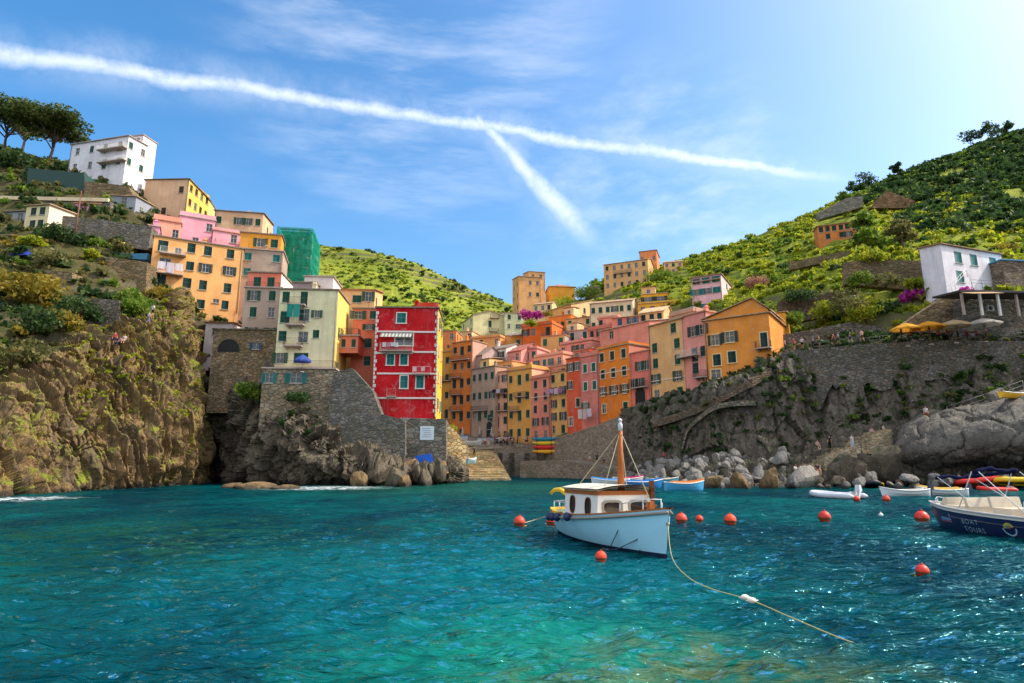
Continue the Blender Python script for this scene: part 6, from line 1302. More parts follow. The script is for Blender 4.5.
# ---- navy tour boat at the right edge
def tour_boat():
    b0 = PW(933, 526); L = 7.2; hd = Vector((-.10, .995, 0)); c = b0-hd*(L/2)
    c = b0-hd*(L/2*.9)+Vector((.25, -.2, 0)); root = empty('tour_boat', c, math.atan2(hd.y, hd.x), 'navy and white open tour boat with lettering, cut by the right edge', 'boat'); root.scale = (.9,)*3
    sh = lambda t: .96+.28*t**2; kl = lambda t: -.3+.25*max(0, (t-.75)/.25)**2
    g = hull(L, 2.6, sh, kl, 34, 12, .86, 2.6, .28, .55)
    mb = MB(); hull_mesh(mb, g, 0, 10); hb = clean(mb.mesh('hull', NAVY)); ho = inst('hull', hb, root)
    mb = MB(); hull_mesh(mb, g, 10, 11); inst('topside', clean(mb.mesh('topside', WB)), root)
    mb = MB()
    for s in (1, -1): mb.tube([(r[-1].x, s*(r[-1].y+.01), r[-1].z) for r in g], .05, 8)
    mb.build('rub_rail', paint('#c9c6c0'), root)
    mb = MB(); rows = [(r[-1].x, max(0, r[-1].y-.05), r[-1].z-(.06 if i > 24 else .42)) for i, r in enumerate(g)]
    for (xa, ya, za), (xb, yb, zb) in zip(rows[:-1], rows[1:]): mb.quad((xa, -ya, za), (xb, -yb, zb), (xb, yb, zb), (xa, ya, za))
    mb.build('deck', paint('#d8ceba'), root)
    CRM = cloth('#e3d8c4')
    mb = MB(); mb.box((1.5, 0, .95), (1.5, 1.7, .5), taper=.96); mb.prism([(.75, -.85, 1.2), (.95, -.85, 1.2), (1.02, -.85, 1.62), (.90, -.85, 1.62)], (0, 1.7, 0)); mb.build('bow_seat', CRM, root)
    mb = MB(); mb.prism([(2.35, -.5, 1.1), (2.9, -.4, 1.1), (2.55, -.4, 1.55), (2.4, -.45, 1.55)], (0, .95, 0)); mb.build('bow_backrest', CRM, root)
    mb = MB(); mb.box((-.9, 0, .95), (1.0, 1.5, .6), taper=.96); mb.prism([(-.45, -.75, 1.24), (-.3, -.75, 1.24), (-.22, -.75, 1.72), (-.36, -.75, 1.72)], (0, 1.5, 0)); mb.build('rear_seat', CRM, root)
    mb = MB(); mb.box((-2.1, .1, 1.05), (.8, .9, 1.1), taper=.85); co_ = mb.build('console', WB, root)
    mb = MB(); mb.add([(-1.75, -.3, 1.58), (-1.75, .5, 1.58), (-1.95, .42, 2.05), (-1.95, -.22, 2.05)], [(0, 1, 2, 3)]); mb.build('windscreen', GLASS, co_)
    mb = MB(); w = [(-2.52+.06*math.sin(a), .1+.19*math.cos(a), 1.55+.19*math.sin(a)) for a in np.linspace(0, 2*math.pi, 17)]; mb.tube(w, .02, 6, False); mb.tube([w[0], w[8]], .014, 5); mb.build('steering_wheel', IRON, co_)
    mb = MB()     # bow rail
    mb.tube([(2.4, -.75, 1.1), (3.1, -.55, 1.42), (3.62, 0, 1.5), (3.1, .55, 1.42), (2.4, .75, 1.1)], .022, 6)
    for x, y in ((3.1, -.55), (3.1, .55), (3.6, 0)): mb.tube([(x, y, 1.0), (x, y, 1.43)], .02, 6)
    mb.build('bow_rail', CH, root)
    mb = MB(); mb.box((3.75, 0, 1.06), (.5, .25, .12)); mb.tube([(3.6, 0, 1.1), (3.98, 0, 1.14), (4.02, 0, .9)], .03, 6); mb.build('anchor', CH, root)
    # bimini frame with the navy canvas rolled on top
    for s in (-1, 1):
        mb = MB()
        mb.tube([(1.1, s*1.15, .95), (.1, s*1.05, 2.85)], .022, 6); mb.tube([(-2.7, s*1.15, .9), (-.3, s*1.05, 2.85)], .022, 6); mb.tube([(-.6, s*1.15, .92), (2.3, s*.95, 2.55)], .018, 6)
        mb.build('canopy_frame', CH, root)
    mb = MB(); mb.tube([(-.1, y, 2.87+.06*math.sin(y*4)+.08*(1-y*y)) for y in np.linspace(-1.1, 1.1, 15)], [.10+.03*math.sin(k*1.7) for k in range(15)], 9); mb.tube([(2.35, y, 2.55+.05*math.sin(y*5)) for y in np.linspace(-1.0, 1.0, 9)], [.09+.025*math.sin(k*2.1) for k in range(9)], 8)
    mb.tube([(2.35-.27*k, -.98-.012*k, 2.56+.035*k) for k in range(10)], [.085+.02*math.sin(k*2) for k in range(10)], 8); mb.build('canopy', cloth('#131a40'), root)
    # outboard
    mb = MB(); mb.box((-3.85, 0, 1.15), (.45, .42, .6), taper=.8); mb.box((-3.85, 0, .35), (.2, .16, 1.2)); mb.build('outboard_motor', gloss('#22262c'), root)
    # lettering laid on the port side: project glyph outlines to the hull
    vs = [v.co.copy() for v in hb.vertices]; bv = BVHTree.FromPolygons(vs, [tuple(p.vertices) for p in hb.polygons])
    def stick(mesh, name, m, off=.012, parent=ho):
        for v in mesh.vertices:
            h = bv.ray_cast(Vector((v.co.x, 3, v.co.z)), Vector((0, -1, 0)))[0]
            if h is None: h = bv.find_nearest(Vector((v.co.x, 1.4, v.co.z)))[0]
            v.co = (v.co.x, h.y+off, v.co.z)
        mesh.materials.clear(); mesh.materials.append(m); return inst(name, mesh, parent)
    def text(s, x, z, size, m, sp=1.15, ital=.12):
        cu = bpy.data.curves.new('t', 'FONT'); cu.body = s; cu.size = size; cu.space_character = sp; cu.shear = ital; cu.offset = -.004; cu.resolution_u = 4
        o = bpy.data.objects.new('t', cu); COL.objects.link(o); bpy.context.view_layer.update(); dg = bpy.context.evaluated_depsgraph_get()
        me = bpy.data.meshes.new_from_object(o.evaluated_get(dg)); bpy.data.objects.remove(o)
        bm = bmesh.new(); bm.from_mesh(me); bmesh.ops.subdivide_edges(bm, edges=[e for e in bm.edges if e.calc_length() > .08], cuts=2, use_grid_fill=False); bmesh.ops.triangulate(bm, faces=bm.faces); bm.to_mesh(me); bm.free()
        for v in me.vertices: v.co = (x-v.co.x, 0, z+v.co.y)    # seen from port: text runs from bow to stern
        return stick(me, 'lettering', m)
    LT = paint('#9fc4d8'); text('BOAT', 1.0, .43, .33, LT, 1.25); text('TOURS', 1.0, .07, .33, LT, 1.25)
    for i, z in enumerate((.56, .50, .44, .38)):       # small maker's panel of fine lines near the bow
        m = MB(); n = 10; x0, x1 = 2.75, 1.75
        for k in range(n): a, b = x0+(x1-x0)*k/n, x0+(x1-x0)*(k+1)/n; m.quad((a, 0, z), (b, 0, z), (b, 0, z+.035), (a, 0, z+.035))
        stick(m.mesh('stripe', None), 'stripe', paint(['#7fa8d0', '#8fb4d8', '#6f98c8', '#c05048'][i]))
    def ringm(cx, cz, r0, r1, a0, a1, m):
        q = MB(); n = 24
        for k in range(n):
            a, b = a0+(a1-a0)*k/n, a0+(a1-a0)*(k+1)/n
            q.quad((cx-r0*math.cos(a), 0, cz+r0*math.sin(a)), (cx-r1*math.cos(a), 0, cz+r1*math.sin(a)), (cx-r1*math.cos(b), 0, cz+r1*math.sin(b)), (cx-r0*math.cos(b), 0, cz+r0*math.sin(b)))
        stick(q.mesh('emblem', None), 'emblem', m)
    cx, cz = -1.55, .42
    for r0, r1, c_ in ((.20, .25, '#d8b030'), (.15, .20, '#7fb040'), (.10, .15, '#2f9aa8'), (.02, .10, '#c86a48')): ringm(cx, cz+.02, r0, r1, R(20), R(180), paint(c_))
    ringm(cx, cz+.04, .28, .34, R(185), R(360), LT)
    return root
tour_boat()
# ---- small craft along the right shore
def rowboat(lb, px, py, Y, L, B, hdg, colr, inner='#d8d0c0', h=.62, canvas=None, stripe=None, group='small boats along the right shore', outb=None):
    p = P(px, py, Y) if Y else PW(px, py); p.z = 0 if py > 479 else p.z
    root = empty('rowing_boat', p, R(hdg), lb, 'boat', group); sh = lambda t: h+.28*(2*t-1)**2*(1 if t > .5 else .5); g = hull(L, B, sh, lambda t: -.15, 18, 7, .6, 2.0, .55, .22)
    mb = MB(); hull_mesh(mb, g); inst('hull', clean(mb.mesh('hull', gloss(colr))), root)
    mb = MB()
    for s in (1, -1): mb.tube([(r[-1].x, s*r[-1].y, r[-1].z) for r in g], .05, 6)
    mb.build('gunwale', paint(stripe) if stripe else WB, root)
    rows = [(r[-1].x, max(0, r[-1].y-.05), r[-1].z-.28) for r in g]; mb = MB()
    for (xa, ya, za), (xb, yb, zb) in zip(rows[:-1], rows[1:]): mb.quad((xa, -ya, za), (xb, -yb, zb), (xb, yb, zb), (xa, ya, za))
    mb.build('floor', paint(inner), root)
    for x in (-L*.2, L*.12): mb = MB(); mb.box((x, 0, h-.06), (.28, B*.82, .05)); mb.build('thwart', WOODB, root)
    if canvas:
        mb = MB(); rr = [(r[-1].x, r[-1].y+.03, r[-1].z) for r in g]
        for (xa, ya, za), (xb, yb, zb) in zip(rr[3:-1], rr[4:]): mb.quad((xa, -ya, za), (xb, -yb, zb), (xb, 0, zb+.22), (xa, 0, za+.22)); mb.quad((xa, 0, za+.22), (xb, 0, zb+.22), (xb, yb, zb), (xa, ya, za))
        mb.build('cover', cloth(canvas), root)
    if outb:
        mb = MB(); mb.box((-L/2-.2, 0, h+.28), (.4, .34, .5), taper=.8); mb.box((-L/2-.18, 0, h-.2), (.14, .12, .9)); mb.build('outboard_motor', gloss(outb), root)
    return root
rowboat('sky blue rowing boat with orange canvas at the right of the boat cluster', 684, 490.5, 0, 4.3, 1.6, 12, '#4aa3d2', h=.75, canvas='#d07838')
rowboat('blue and white boat just behind the cabin of the pale blue boat', 640, 488, 0, 5.0, 1.8, 8, '#2f7fc0', h=.7, canvas='#2a72b8'); rowboat('white boat with blue cover left in the blue boat cluster', 612, 486.5, 0, 4.6, 1.7, 170, '#d8dde2', h=.75, canvas='#3f86c4')
rowboat('small turquoise boat moored close to the boulder heap', 662, 484.5, 0, 4.2, 1.5, 5, '#4cb0c8', h=.7, stripe='#d8d0c0'); rowboat('white boat with magenta cover in the blue boat cluster', 628, 483.5, 0, 4.4, 1.6, 15, '#dcdcdc', h=.7, canvas='#b02a60')
rowboat('white dinghy with a dark outboard, first right of the black and yellow inflatable', 906, 496, 0, 3.9, 1.6, 175, '#dfe6ea', h=.5, outb='#2a2e48'); rowboat('white dinghy with a mustard cover behind the navy boat bow', 944, 495.5, 0, 3.9, 1.6, 172, '#d6dde2', h=.5, outb='#2a2e48', canvas='#c8a850')
def rib(lb, px, py, Y, L, B, hdg, colr, tilt=0, z=0.0, inner='#8f9498', outb=None, r=.23, roll=0):
    p = P(px, py, Y) if Y else PW(px, py); p.z += z
    root = empty('inflatable_boat', p, R(hdg), lb, 'inflatable boat', 'inflatable boats along the right shore'); root.rotation_euler = (R(roll), R(tilt), R(hdg))
    pts = [(-L/2, -B/2), (0, -B/2), (L*.28, -B*.46), (L*.43, -B*.25), (L*.48, 0), (L*.43, B*.25), (L*.28, B*.46), (0, B/2), (-L/2, B/2)]
    c = catmull(np.array(pts), 40); mb = MB(); mb.tube([(x, y, r+.18*max(0, x/L*2-.3)) for x, y in c], [r*.35]+[r]*38+[r*.35], 10); mb.build('tube', gloss(colr, .45), root)
    mb = MB(); mb.add([(x, y, r*.5) for x, y in c], [tuple(range(len(c)))]); mb.build('floor', paint(inner), root)
    mb = MB(); mb.box((-L*.40, 0, r+.12), (.06, B*.85, .5)); mb.build('transom', paint('#c9ccd0'), root)
    mb = MB(); mb.box((0, 0, r*1.6), (.3, B*.9, .05)); mb.build('thwart', paint('#d0d0cc'), root)
    if outb: mb = MB(); mb.box((-L*.47, 0, r+.65), (.42, .34, .5), taper=.8); mb.box((-L*.46, 0, r), (.14, .12, .9)); mb.build('outboard_motor', gloss(outb), root)
    return root
rib('light grey inflatable dinghy with outboard floating near the shore', 836, 498, 0, 4.2, 1.9, 120, '#c9ced4', outb='#c8ccd4', inner='#3a4654'); rib('black inflatable dinghy with yellow trim pulled to the rocks', 871, 491, 71, 3.4, 1.6, 255, '#23262b', inner='#1c1e22', tilt=-14, z=.35, r=.22)
mb = MB(); yp = P(871, 487.5, 70.4); mb.tube([(-1.5, 0, 0), (-1.45, 0, .42), (-.6, 0, .62), (.6, 0, .62), (1.45, 0, .42), (1.5, 0, 0)], .09, 8); tag(mb.build('tube_rack', gloss('#e8b81c'), None, yp), 'yellow arched tube standing over the black inflatable dinghy', 'rack')
rib('bright red inflatable dinghy lying on the shore behind the navy boat', 980, 489.5, 68, 4.4, 1.8, 150, '#e0321c', inner='#7a1a12', tilt=8, z=.5, r=.28, roll=16); rib('second red inflatable dinghy half hidden by the navy boat seats', 997, 494, 65, 3.2, 1.5, 165, '#d82c1a', inner='#5a1610', r=.25, z=.2)
rib('yellow inflatable dinghy on the shore at the right edge', 1018, 489, 66, 4.0, 1.7, 160, '#e8c020', inner='#8a7010', z=.5, r=.28, roll=15)
rowboat('small blue boat drawn up above the boulder heap', 782, 451.5, 88, 4.0, 1.5, 5, '#3f9ac8', h=.6, group='boats drawn up on land', canvas='#3f9ac8')
rowboat('yellow canoe-like boat resting on a ramp at the right edge', 1014, 397.5, 72, 5.0, 1.1, 20, '#e8b020', h=.5, group='boats drawn up on land')
rowboat('upturned blue and white boat at the foot of the slip', 471, 463, 108, 3.0, 1.3, 60, '#7fb0cc', h=.6, group='boats drawn up on land', canvas='#d8e0e4')
for i, (px, py, Y, cv, lb) in enumerate(((458, 441, 136, '#3a86c0', 'boat under a blue cover on the square, left of the slip'), (472, 445.5, 132, '#d8d4c8', 'boat under a cream cover at the top of the slip'), (486, 443, 134, '#4aa8c8', 'boat under a turquoise cover right of the slip top'), (504, 442, 134, '#c9d0d8', 'boat under a pale cover on the square at right'))):
    rowboat(lb, px, py, paved(px, py).y-.3, 4.0, 1.5, 8+i*9, '#d0d0cc', h=.8, canvas=cv, group='boats drawn up on land')
# kayaks stacked on the quay
for i, (c_, py) in enumerate((('#12809a', 439.2), ('#e0c020', 443.3), ('#d02a20', 447.4), ('#e8a818', 451.8))):
    L = 5.4; mb = MB(); n = 14; mb.tube([(-L/2+L*k/(n-1), 0, .16*abs(2*k/(n-1)-1)**3) for k in range(n)], [.05+.40*math.sin(math.pi*(k+.35)/(n-.3))**.6 for k in range(n)], 10)
    p = P(544.5, py, 122.5); k = mb.build('kayak', gloss(c_, .4), None, p, R(-28)); tag(k, ['teal kayak on top of the stacked kayaks by the quay wall', 'thin yellow kayak second from the top of the stack', 'red kayak in the middle of the kayak stack', 'amber kayak at the bottom of the stack'][i], 'kayak', 'kayaks stacked against the quay wall')
    mb = MB(); mb.lathe([(.28, .30), (.34, .36), (.30, .40), (.2, .33)], 14, Matrix.Diagonal((1.7, .8, 1, 1))); mb.build('cockpit_rim', IRON, k)
mb = MB(); p = P(544.5, 457, 122.2)
for x in (-1.6, 1.6): mb.tube([(x, 0, -.5), (x, 0, 4.0)], .05, 6); [mb.tube([(x, .05, z), (x, -.7, z+.05)], .04, 5) for z in (.9, 1.8, 2.7, 3.5)]
tag(mb.build('kayak_rack', IRON, None, p, R(-28)), 'iron rack holding the stacked kayaks on the quay', 'rack')
# ------------------------------------------------------------------ restaurant terrace, laundry, poles
def parasol(lb, px, py, Y, w, c, h=2.5, group='restaurant parasols'):
    p = P(px, py, Y); root = empty('parasol', p-Vector((0, 0, h)), rng.random(), lb, 'parasol', group); n = 8; mb = MB(); m2 = MB()
    for k in range(n):
        a, b = 2*math.pi*k/n, 2*math.pi*(k+1)/n; r = w/2; A, B = Vector((r*math.cos(a), r*math.sin(a), h-.85)), Vector((r*math.cos(b), r*math.sin(b), h-.85)); T = Vector((0, 0, h)); mid = (A+B)/2*.96; mid.z = h-.87
        M1, M2 = A.lerp(T, .5)+Vector((0, 0, .08)), B.lerp(T, .5)+Vector((0, 0, .08)); mb.add([A, mid, B, M2, T, M1], [(0, 1, 2, 3, 5), (5, 3, 4)]); dn = Vector((0, 0, -.18)); mb.quad(A+dn, mid+dn, mid, A); mb.quad(mid+dn, B+dn, B, mid)
        m2.tube([(r*.97*math.cos(a), r*.97*math.sin(a), h-.88), (0, 0, h-.06)], .012, 4)
    cn = mb.build('canopy', cloth(c), root); m2.build('rib', IRON, cn)
    mb = MB(); mb.tube([(0, 0, -.2), (0, 0, h+.08)], .03, 8); mb.build('pole', wood('#8a6a48'), root); mb = MB(); mb.lathe([(.3, -.2), (.3, -.08), (.06, -.02)], 12); mb.build('base', CONC, root)
parasol('golden yellow parasol, first on the left of the restaurant terrace', 905, 323, 82, 3.9, '#e8a83c', 3.2); parasol('golden yellow parasol, second on the restaurant terrace', 928, 321, 81.5, 4.2, '#e8a030', 3.2); parasol('beige parasol in the middle of the restaurant terrace', 953, 319.5, 81, 4.2, '#d0b088', 3.2); parasol('off-white parasol under the dark canopy', 982, 318, 80.5, 4.4, '#d8cec0', 3.2)
parasol('blue parasol on the terrace of the cream house', 303, 354.5, 81.2, 2.4, '#4a5ea8', 2.3, None); parasol('white parasol on the apricot terrace below the green villa', 516, 332, 176, 5.0, '#dcd8d0', 2.6, None)
def canopy():
    e = empty('canopy_shelter', P(985, 318, 81), R(6), 'long dark flat canopy roof over the restaurant terrace', 'canopy'); w = 15.5; mb = MB()
    mb.prism([(-5.2, -2.2, 3.0), (w-5, -2.2, 3.25), (w-5, 2.6, 3.6), (-5.2, 2.6, 3.35)], (0, 0, .28)); mb.build('roof', paint('#3a3230'), e)
    for x, m in ((-4.6, CONC), (-1.9, WHITE), (.8, WHITE), (3.6, CONC), (6.5, CONC), (9.5, CONC)): mb = MB(); mb.box((x, -1.6, 1.5), (.26, .26, 3.1)); mb.build('column', m, e)
    mb = MB(); mb.prism([(-5.4, -2.5, 2.75), (-1.0, -2.7, 2.9), (-1.0, -4.4, 2.3), (-5.4, -4.2, 2.15)], (0, 0, .06)); mb.build('awning', cloth('#d8b48c'), e)
canopy()
mb = MB(); mb.box((0, 0, 0), (1.0, .4, .8)); ac = mb.build('air_conditioner', paint('#cfcfca'), None, P(990, 308.5, 83.6), R(6)); tag(ac, 'white air conditioner on the stone wall under the canopy', 'air conditioner'); mb = MB(); mb.lathe([(.30, 0), (.30, .03), (.05, .035)], 16, Matrix.Translation((-.1, -.2, 0)) @ Matrix.Rotation(R(90), 4, 'X')); mb.build('fan_grille', IRON, ac)
def rail_path(lb, pts, h=1.0, m=IRON, step=1.2):
    t = [P(*p) for p in pts]; o = t[0]; mb = MB()
    for a, b in zip(t[:-1], t[1:]):
        n = max(1, int((b-a).length/step))
        for k in range(n+1): q = a.lerp(b, k/n)-o; mb.tube([q-Vector((0, 0, .3)), q+Vector((0, 0, h))], .03, 5)
        for z in (h, h*.5): mb.tube([a-o+Vector((0, 0, z)), b-o+Vector((0, 0, z))], .025, 5)
    tag(mb.build('railing', m, None, o), lb, 'railing')
rail_path('white railing climbing the stair wall by the white house', [(949, 294, 85), (967, 275, 88), (972, 285, 88)], 1.0, WHITE); rail_path('iron railing of the terrace in front of the white house', [(972, 286, 87.5), (1003, 288, 87), (1030, 288, 86)]); rail_path('thin railing along the cliff path behind the golden house', [(776, 356, 88.5), (830, 348, 86), (890, 342, 84.5)])
rail_path('railing at the restaurant terrace edge', [(893, 340, 82.5), (940, 338, 81), (1000, 340, 80), (1030, 340, 79)]); rail_path('fence at the top of the slip by the quay wall', [(494, 446, 127.5), (520, 445, 129.5), (545, 439, 127)], 1.0, IRON, 1.6); rail_path('railing of the viewpoint on the left cliff', [(78, 345, 71.5), (90, 344, 72.5), (118, 343, 74.5)], 1.0, wood('#6a5a48'))
rail_path('wooden handrail of the steps climbing the left cliff', [(124, 340, 76), (135, 330, 79), (148, 316, 82)], 1.0, wood('#6a5a48')); rail_path('sloping rail above the tilted slab at the right', [(948, 416, 79), (985, 404, 77), (1024, 390, 75)], 1.2, paint('#8d8f90'), 3)
def laundry(lb, hs, pa, pb, py, items, drop=.9):
    (ua, z), (ub, _) = hs['loc'](pa, py), hs['loc'](pb, py); root = empty('laundry', hs['M']+Vector((0, 0, hs['zb']-hs['M'].z)), hs['root'].rotation_euler[2], lb, 'laundry', 'washing hung out on the houses'); mb = MB(); mb.tube([(ua, -1.42, z), ((ua+ub)/2, -1.42, z-.05), (ub, -1.42, z)], .012, 4); mb.build('line', ROPE, root); n = len(items)
    for i, c in enumerate(items):
        x0 = ua+(ub-ua)*(i+.06)/n; x1 = ua+(ub-ua)*(i+.94)/n; d = drop*(.7+.5*rng.random()); k = 7; v = []
        for j in range(4):
            for q in range(k): v.append((x0+(x1-x0)*q/(k-1), -1.42+.05*math.sin(q*1.9+i)*j/3, z-.03-d*j/3))
        b = MB(); b.add(v, [(j*k+q, j*k+q+1, (j+1)*k+q+1, (j+1)*k+q) for j in range(3) for q in range(k-1)], True); b.build('cloth', cloth(c), root)
laundry('white sheets hung over the balcony of the ochre apartment house', L1, 158, 184, 263, ['#e6e2ee', '#d9d4e6', '#e2e0ea'], 1.5)
laundry('small white washing on the red house balcony', RH, 384, 400, 344, ['#e8e4e0', '#c8a0a8', '#d8e0e8', '#e0e0e0'], .7); laundry('red and white washing on the right balcony of the red house', RH, 414, 430, 368, ['#e8d0d0', '#d04858', '#e8c8c8', '#c83848'], .7)
laundry('teal cloths hung between the balconies of the cream house', CR, 290, 303, 306, ['#2f9a90', '#3aa89c'], 2.6)
HK = {k: v for k, v in HS.items()}
laundry('pink and lilac washing strung under the windows of the pale yellow quay house', HK['pale yellow house with pink washing under its upper windows'], 550, 567, 390, ['#d8a0c0', '#c8b0d8', '#e0c8d8', '#b880a8'], 1.1)
laundry('white and red washing on the pale pink terrace house', HK['pale pink house with drying washing between honey house and rose house'], 548, 562, 374, ['#c02048', '#e8e0e4', '#dcd8e0'], 1.2)
laundry('white sheets drying low on the dusty rose house', HK['dusty rose house with white framed green shutters'], 583, 597, 410, ['#e8e4e8', '#dcd0d8', '#e4e0ec'], 1.6)
laundry('dark and white washing on the narrow peach house balcony', HK['narrow peach house with balconies of washing right of the taupe house'], 496, 508, 390, ['#3a3440', '#d8d4d8', '#6a5a68'], 1.0)
mb = MB(); p = P(74, 241, 95); mb.tube([(0, 0, -1), (0, 0, 9)], [.12, .08], 8); mb.box((0, 0, 8.4), (1.2, .08, .08)); tag(mb.build('utility_pole', wood('#7a5038'), None, p), 'thin brown utility pole in front of the garden wall', 'pole')
mb = MB(); mb.tube([(0, 0, -1), (0, 0, 9)], [.1, .06], 6); mb.box((0, 0, 8.5), (.8, .06, .06)); tag(mb.build('utility_pole', IRON, None, at(RHILL, 771, 242)), 'thin aerial pole on the ridge of the right hill', 'pole')
mb = MB(); mb.tube([(-1.2, 0, .3), (1.2, 0, .35)], [.28, .34], 10); mb.ball((1.2, 0, .35), .34, 10, 8); tag(mb.build('canoe', gloss('#e0b428'), None, P(117, 246.5, 98), R(-4), ), 'yellow canoe lying on the terrace wall of the left bank', 'canoe')
mb = MB(); mb.prism([(-2.6, 0, 0), (2.6, 0, .2), (2.4, 0, -.9), (-2.6, 0, -.8)], (0, 2, 0)); tag(mb.build('tarpaulin', cloth('#5f9cc0'), None, P(132, 254, 97), R(6)), 'pale blue tarpaulin on the lower terrace wall', 'tarpaulin')
def wedge(lb, px, py, Y, c, w, h, rz=0):
    mb = MB(); mb.add([(-w/2, -.5, 0), (w/2, -.5, 0), (w*.3, .6, h), (-w*.35, .6, h*.85), (w/2, 1.2, 0), (-w/2, 1.2, 0), (0, -.1, h*.55)], [(0, 1, 6), (1, 2, 6), (2, 3, 6), (3, 0, 6), (1, 4, 2), (3, 5, 0), (2, 4, 5, 3)]); tag(mb.build('tarpaulin', cloth(c), None, P(px, py, Y), R(rz)), lb, 'tarpaulin')
wedge('blue tarpaulin tent below the grey block wall', 424, 470, 83, '#1d4fa8', 3.2, 2.2, 12); wedge('tan sailcloth beside the blue tarpaulin below the grey wall', 437, 473, 82, '#b08c5c', 3.0, 1.6, -8); wedge('blue tarpaulin heap on the left bank under the dark tree', 20, 256, 86, '#3a4aa8', 2.6, 1.5)

# ------------------------------------------------------------------ people
SEG = {}
def body(pose):
    """one continuous skinned figure; returns mesh + bone list"""
    J = dict(pel=(0, 0, .95), spi=(0, 0, 1.12), che=(0, .01, 1.32), nec=(0, .01, 1.48), hd1=(0, -.01, 1.60), hd2=(0, -.015, 1.72), lsh=(.17, .01, 1.42), rsh=(-.17, .01, 1.42), lel=(.24, .03, 1.14), rel=(-.24, .03, 1.14), lwr=(.25, -.05, .90), rwr=(-.25, -.05, .90), lha=(.25, -.08, .81), rha=(-.25, -.08, .81),
             lhi=(.09, 0, .92), rhi=(-.09, 0, .92), lkn=(.11, -.01, .50), rkn=(-.11, -.01, .50), lan=(.12, .02, .09), ran=(-.12, .02, .09), lto=(.13, -.13, .04), rto=(-.13, -.13, .04))
    if pose == 'walk': J.update(lkn=(.10, -.16, .52), lan=(.10, -.20, .11), lto=(.10, -.34, .06), rkn=(-.10, .06, .51), ran=(-.10, .30, .14), rto=(-.10, .20, .05), lwr=(.25, .10, .92), lha=(.25, .12, .83), rwr=(-.25, -.2, .95), rha=(-.25, -.25, .88))
    if pose == 'sit': J = {k: (x, y, z-.50) for k, (x, y, z) in J.items()}; J.update(lkn=(.13, -.42, .48), rkn=(-.13, -.42, .48), lan=(.13, -.44, .08), ran=(-.13, -.44, .08), lto=(.13, -.58, .04), rto=(-.13, -.58, .04), lwr=(.17, -.26, .56), rwr=(-.17, -.26, .56), lha=(.14, -.35, .56), rha=(-.14, -.35, .56), lel=(.25, -.02, .66), rel=(-.25, -.02, .66))
    if pose == 'hat': J.update(lwr=(.12, -.16, 1.42), lha=(.08, -.2, 1.5), lel=(.28, -.08, 1.2))
    E = [('pel', 'spi'), ('spi', 'che'), ('che', 'nec'), ('nec', 'hd1'), ('hd1', 'hd2')]
    for s in 'lr': E += [('che', s+'sh'), (s+'sh', s+'el'), (s+'el', s+'wr'), (s+'wr', s+'ha'), ('pel', s+'hi'), (s+'hi', s+'kn'), (s+'kn', s+'an'), (s+'an', s+'to')]
    rad = dict(pel=.13, spi=.115, che=.14, nec=.055, hd1=.095, hd2=.075, sh=.065, el=.045, wr=.032, ha=.036, hi=.095, kn=.06, an=.04, to=.035)
    ks = list(J); me = bpy.data.meshes.new('person'); me.from_pydata([J[k] for k in ks], [(ks.index(a), ks.index(b)) for a, b in E], []); o = bpy.data.objects.new('t', me); COL.objects.link(o)
    md = o.modifiers.new('s', 'SKIN'); md.use_smooth_shade = True
    for i, k in enumerate(ks): r = rad.get(k, rad.get(k[1:])); me.skin_vertices[0].data[i].radius = (r*(1.25 if k in ('che', 'pel', 'spi') else 1), r*.85 if k in ('che', 'pel', 'spi') else r); me.skin_vertices[0].data[i].use_root = k == 'pel'
    sb_ = o.modifiers.new('u', 'SUBSURF'); sb_.levels = sb_.render_levels = 1; bpy.context.view_layer.update()
    r = bpy.data.meshes.new_from_object(o.evaluated_get(bpy.context.evaluated_depsgraph_get())); bpy.data.objects.remove(o); return r, {k: Vector(v) for k, v in J.items()}, E
BODIES = {p: body(p) for p in ('stand', 'walk', 'sit', 'hat')}
SK = [paint('#c08a68'), paint('#a8714e'), paint('#d09c7c')]
_pm = {}
def person_parts(pose, style):
    """body and garments cut from the same figure so that they follow it; style: shorts, trousers, dress"""
    k = (pose, style)
    if k in _pm: return _pm[k]
    me, J, E = BODIES[pose]; vs = [v.co.copy() for v in me.vertices]; ns = [v.normal.copy() for v in me.vertices]
    def seg(c):
        best = None
        for a, b in E:
            A, B = J[a], J[b]; t = max(0, min(1, (c-A).dot(B-A)/max(1e-6, (B-A).length_squared))); d = (c-A.lerp(B, t)).length
            if best is None or d < best[0]: best = (d, a, b, t)
        return best[1:]
    top, bot, hair = [], [], []
    for f in me.polygons:
        a, b, t = seg(f.center); bn = b[1:] if b[0] in 'lr' and b not in ('pel',) else b
        if b in ('che', 'nec', 'spi') and not (b == 'nec' and t > .6) or bn == 'sh' or (bn == 'el' and t < .6): (bot if (b == 'spi' and t < .25) else top).append(f)
        elif bn == 'hi' or (bn == 'kn' and (t < .75 or style != 'shorts')) or (bn == 'an' and (style == 'trousers' or style == 'dress' and t < .5)): bot.append(f)
        elif b == 'hd2' and (f.center.y > J['hd1'].y-.03 or f.center.z > J['hd2'].z+.02): hair.append(f)
    def cut(fs, off, nm):
        ids = sorted({i for f in fs for i in f.vertices}); mp = {i: n for n, i in enumerate(ids)}; m = bpy.data.meshes.new(nm); m.from_pydata([tuple(vs[i]+ns[i]*off) for i in ids], [], [tuple(mp[i] for i in f.vertices) for f in fs]); m.polygons.foreach_set('use_smooth', [True]*len(fs)); return m
    _pm[k] = (me, cut(top, .018, 'shirt'), cut(bot, .022 if style != 'dress' else .05, 'trousers'), cut(hair, .016, 'hair')); return _pm[k]
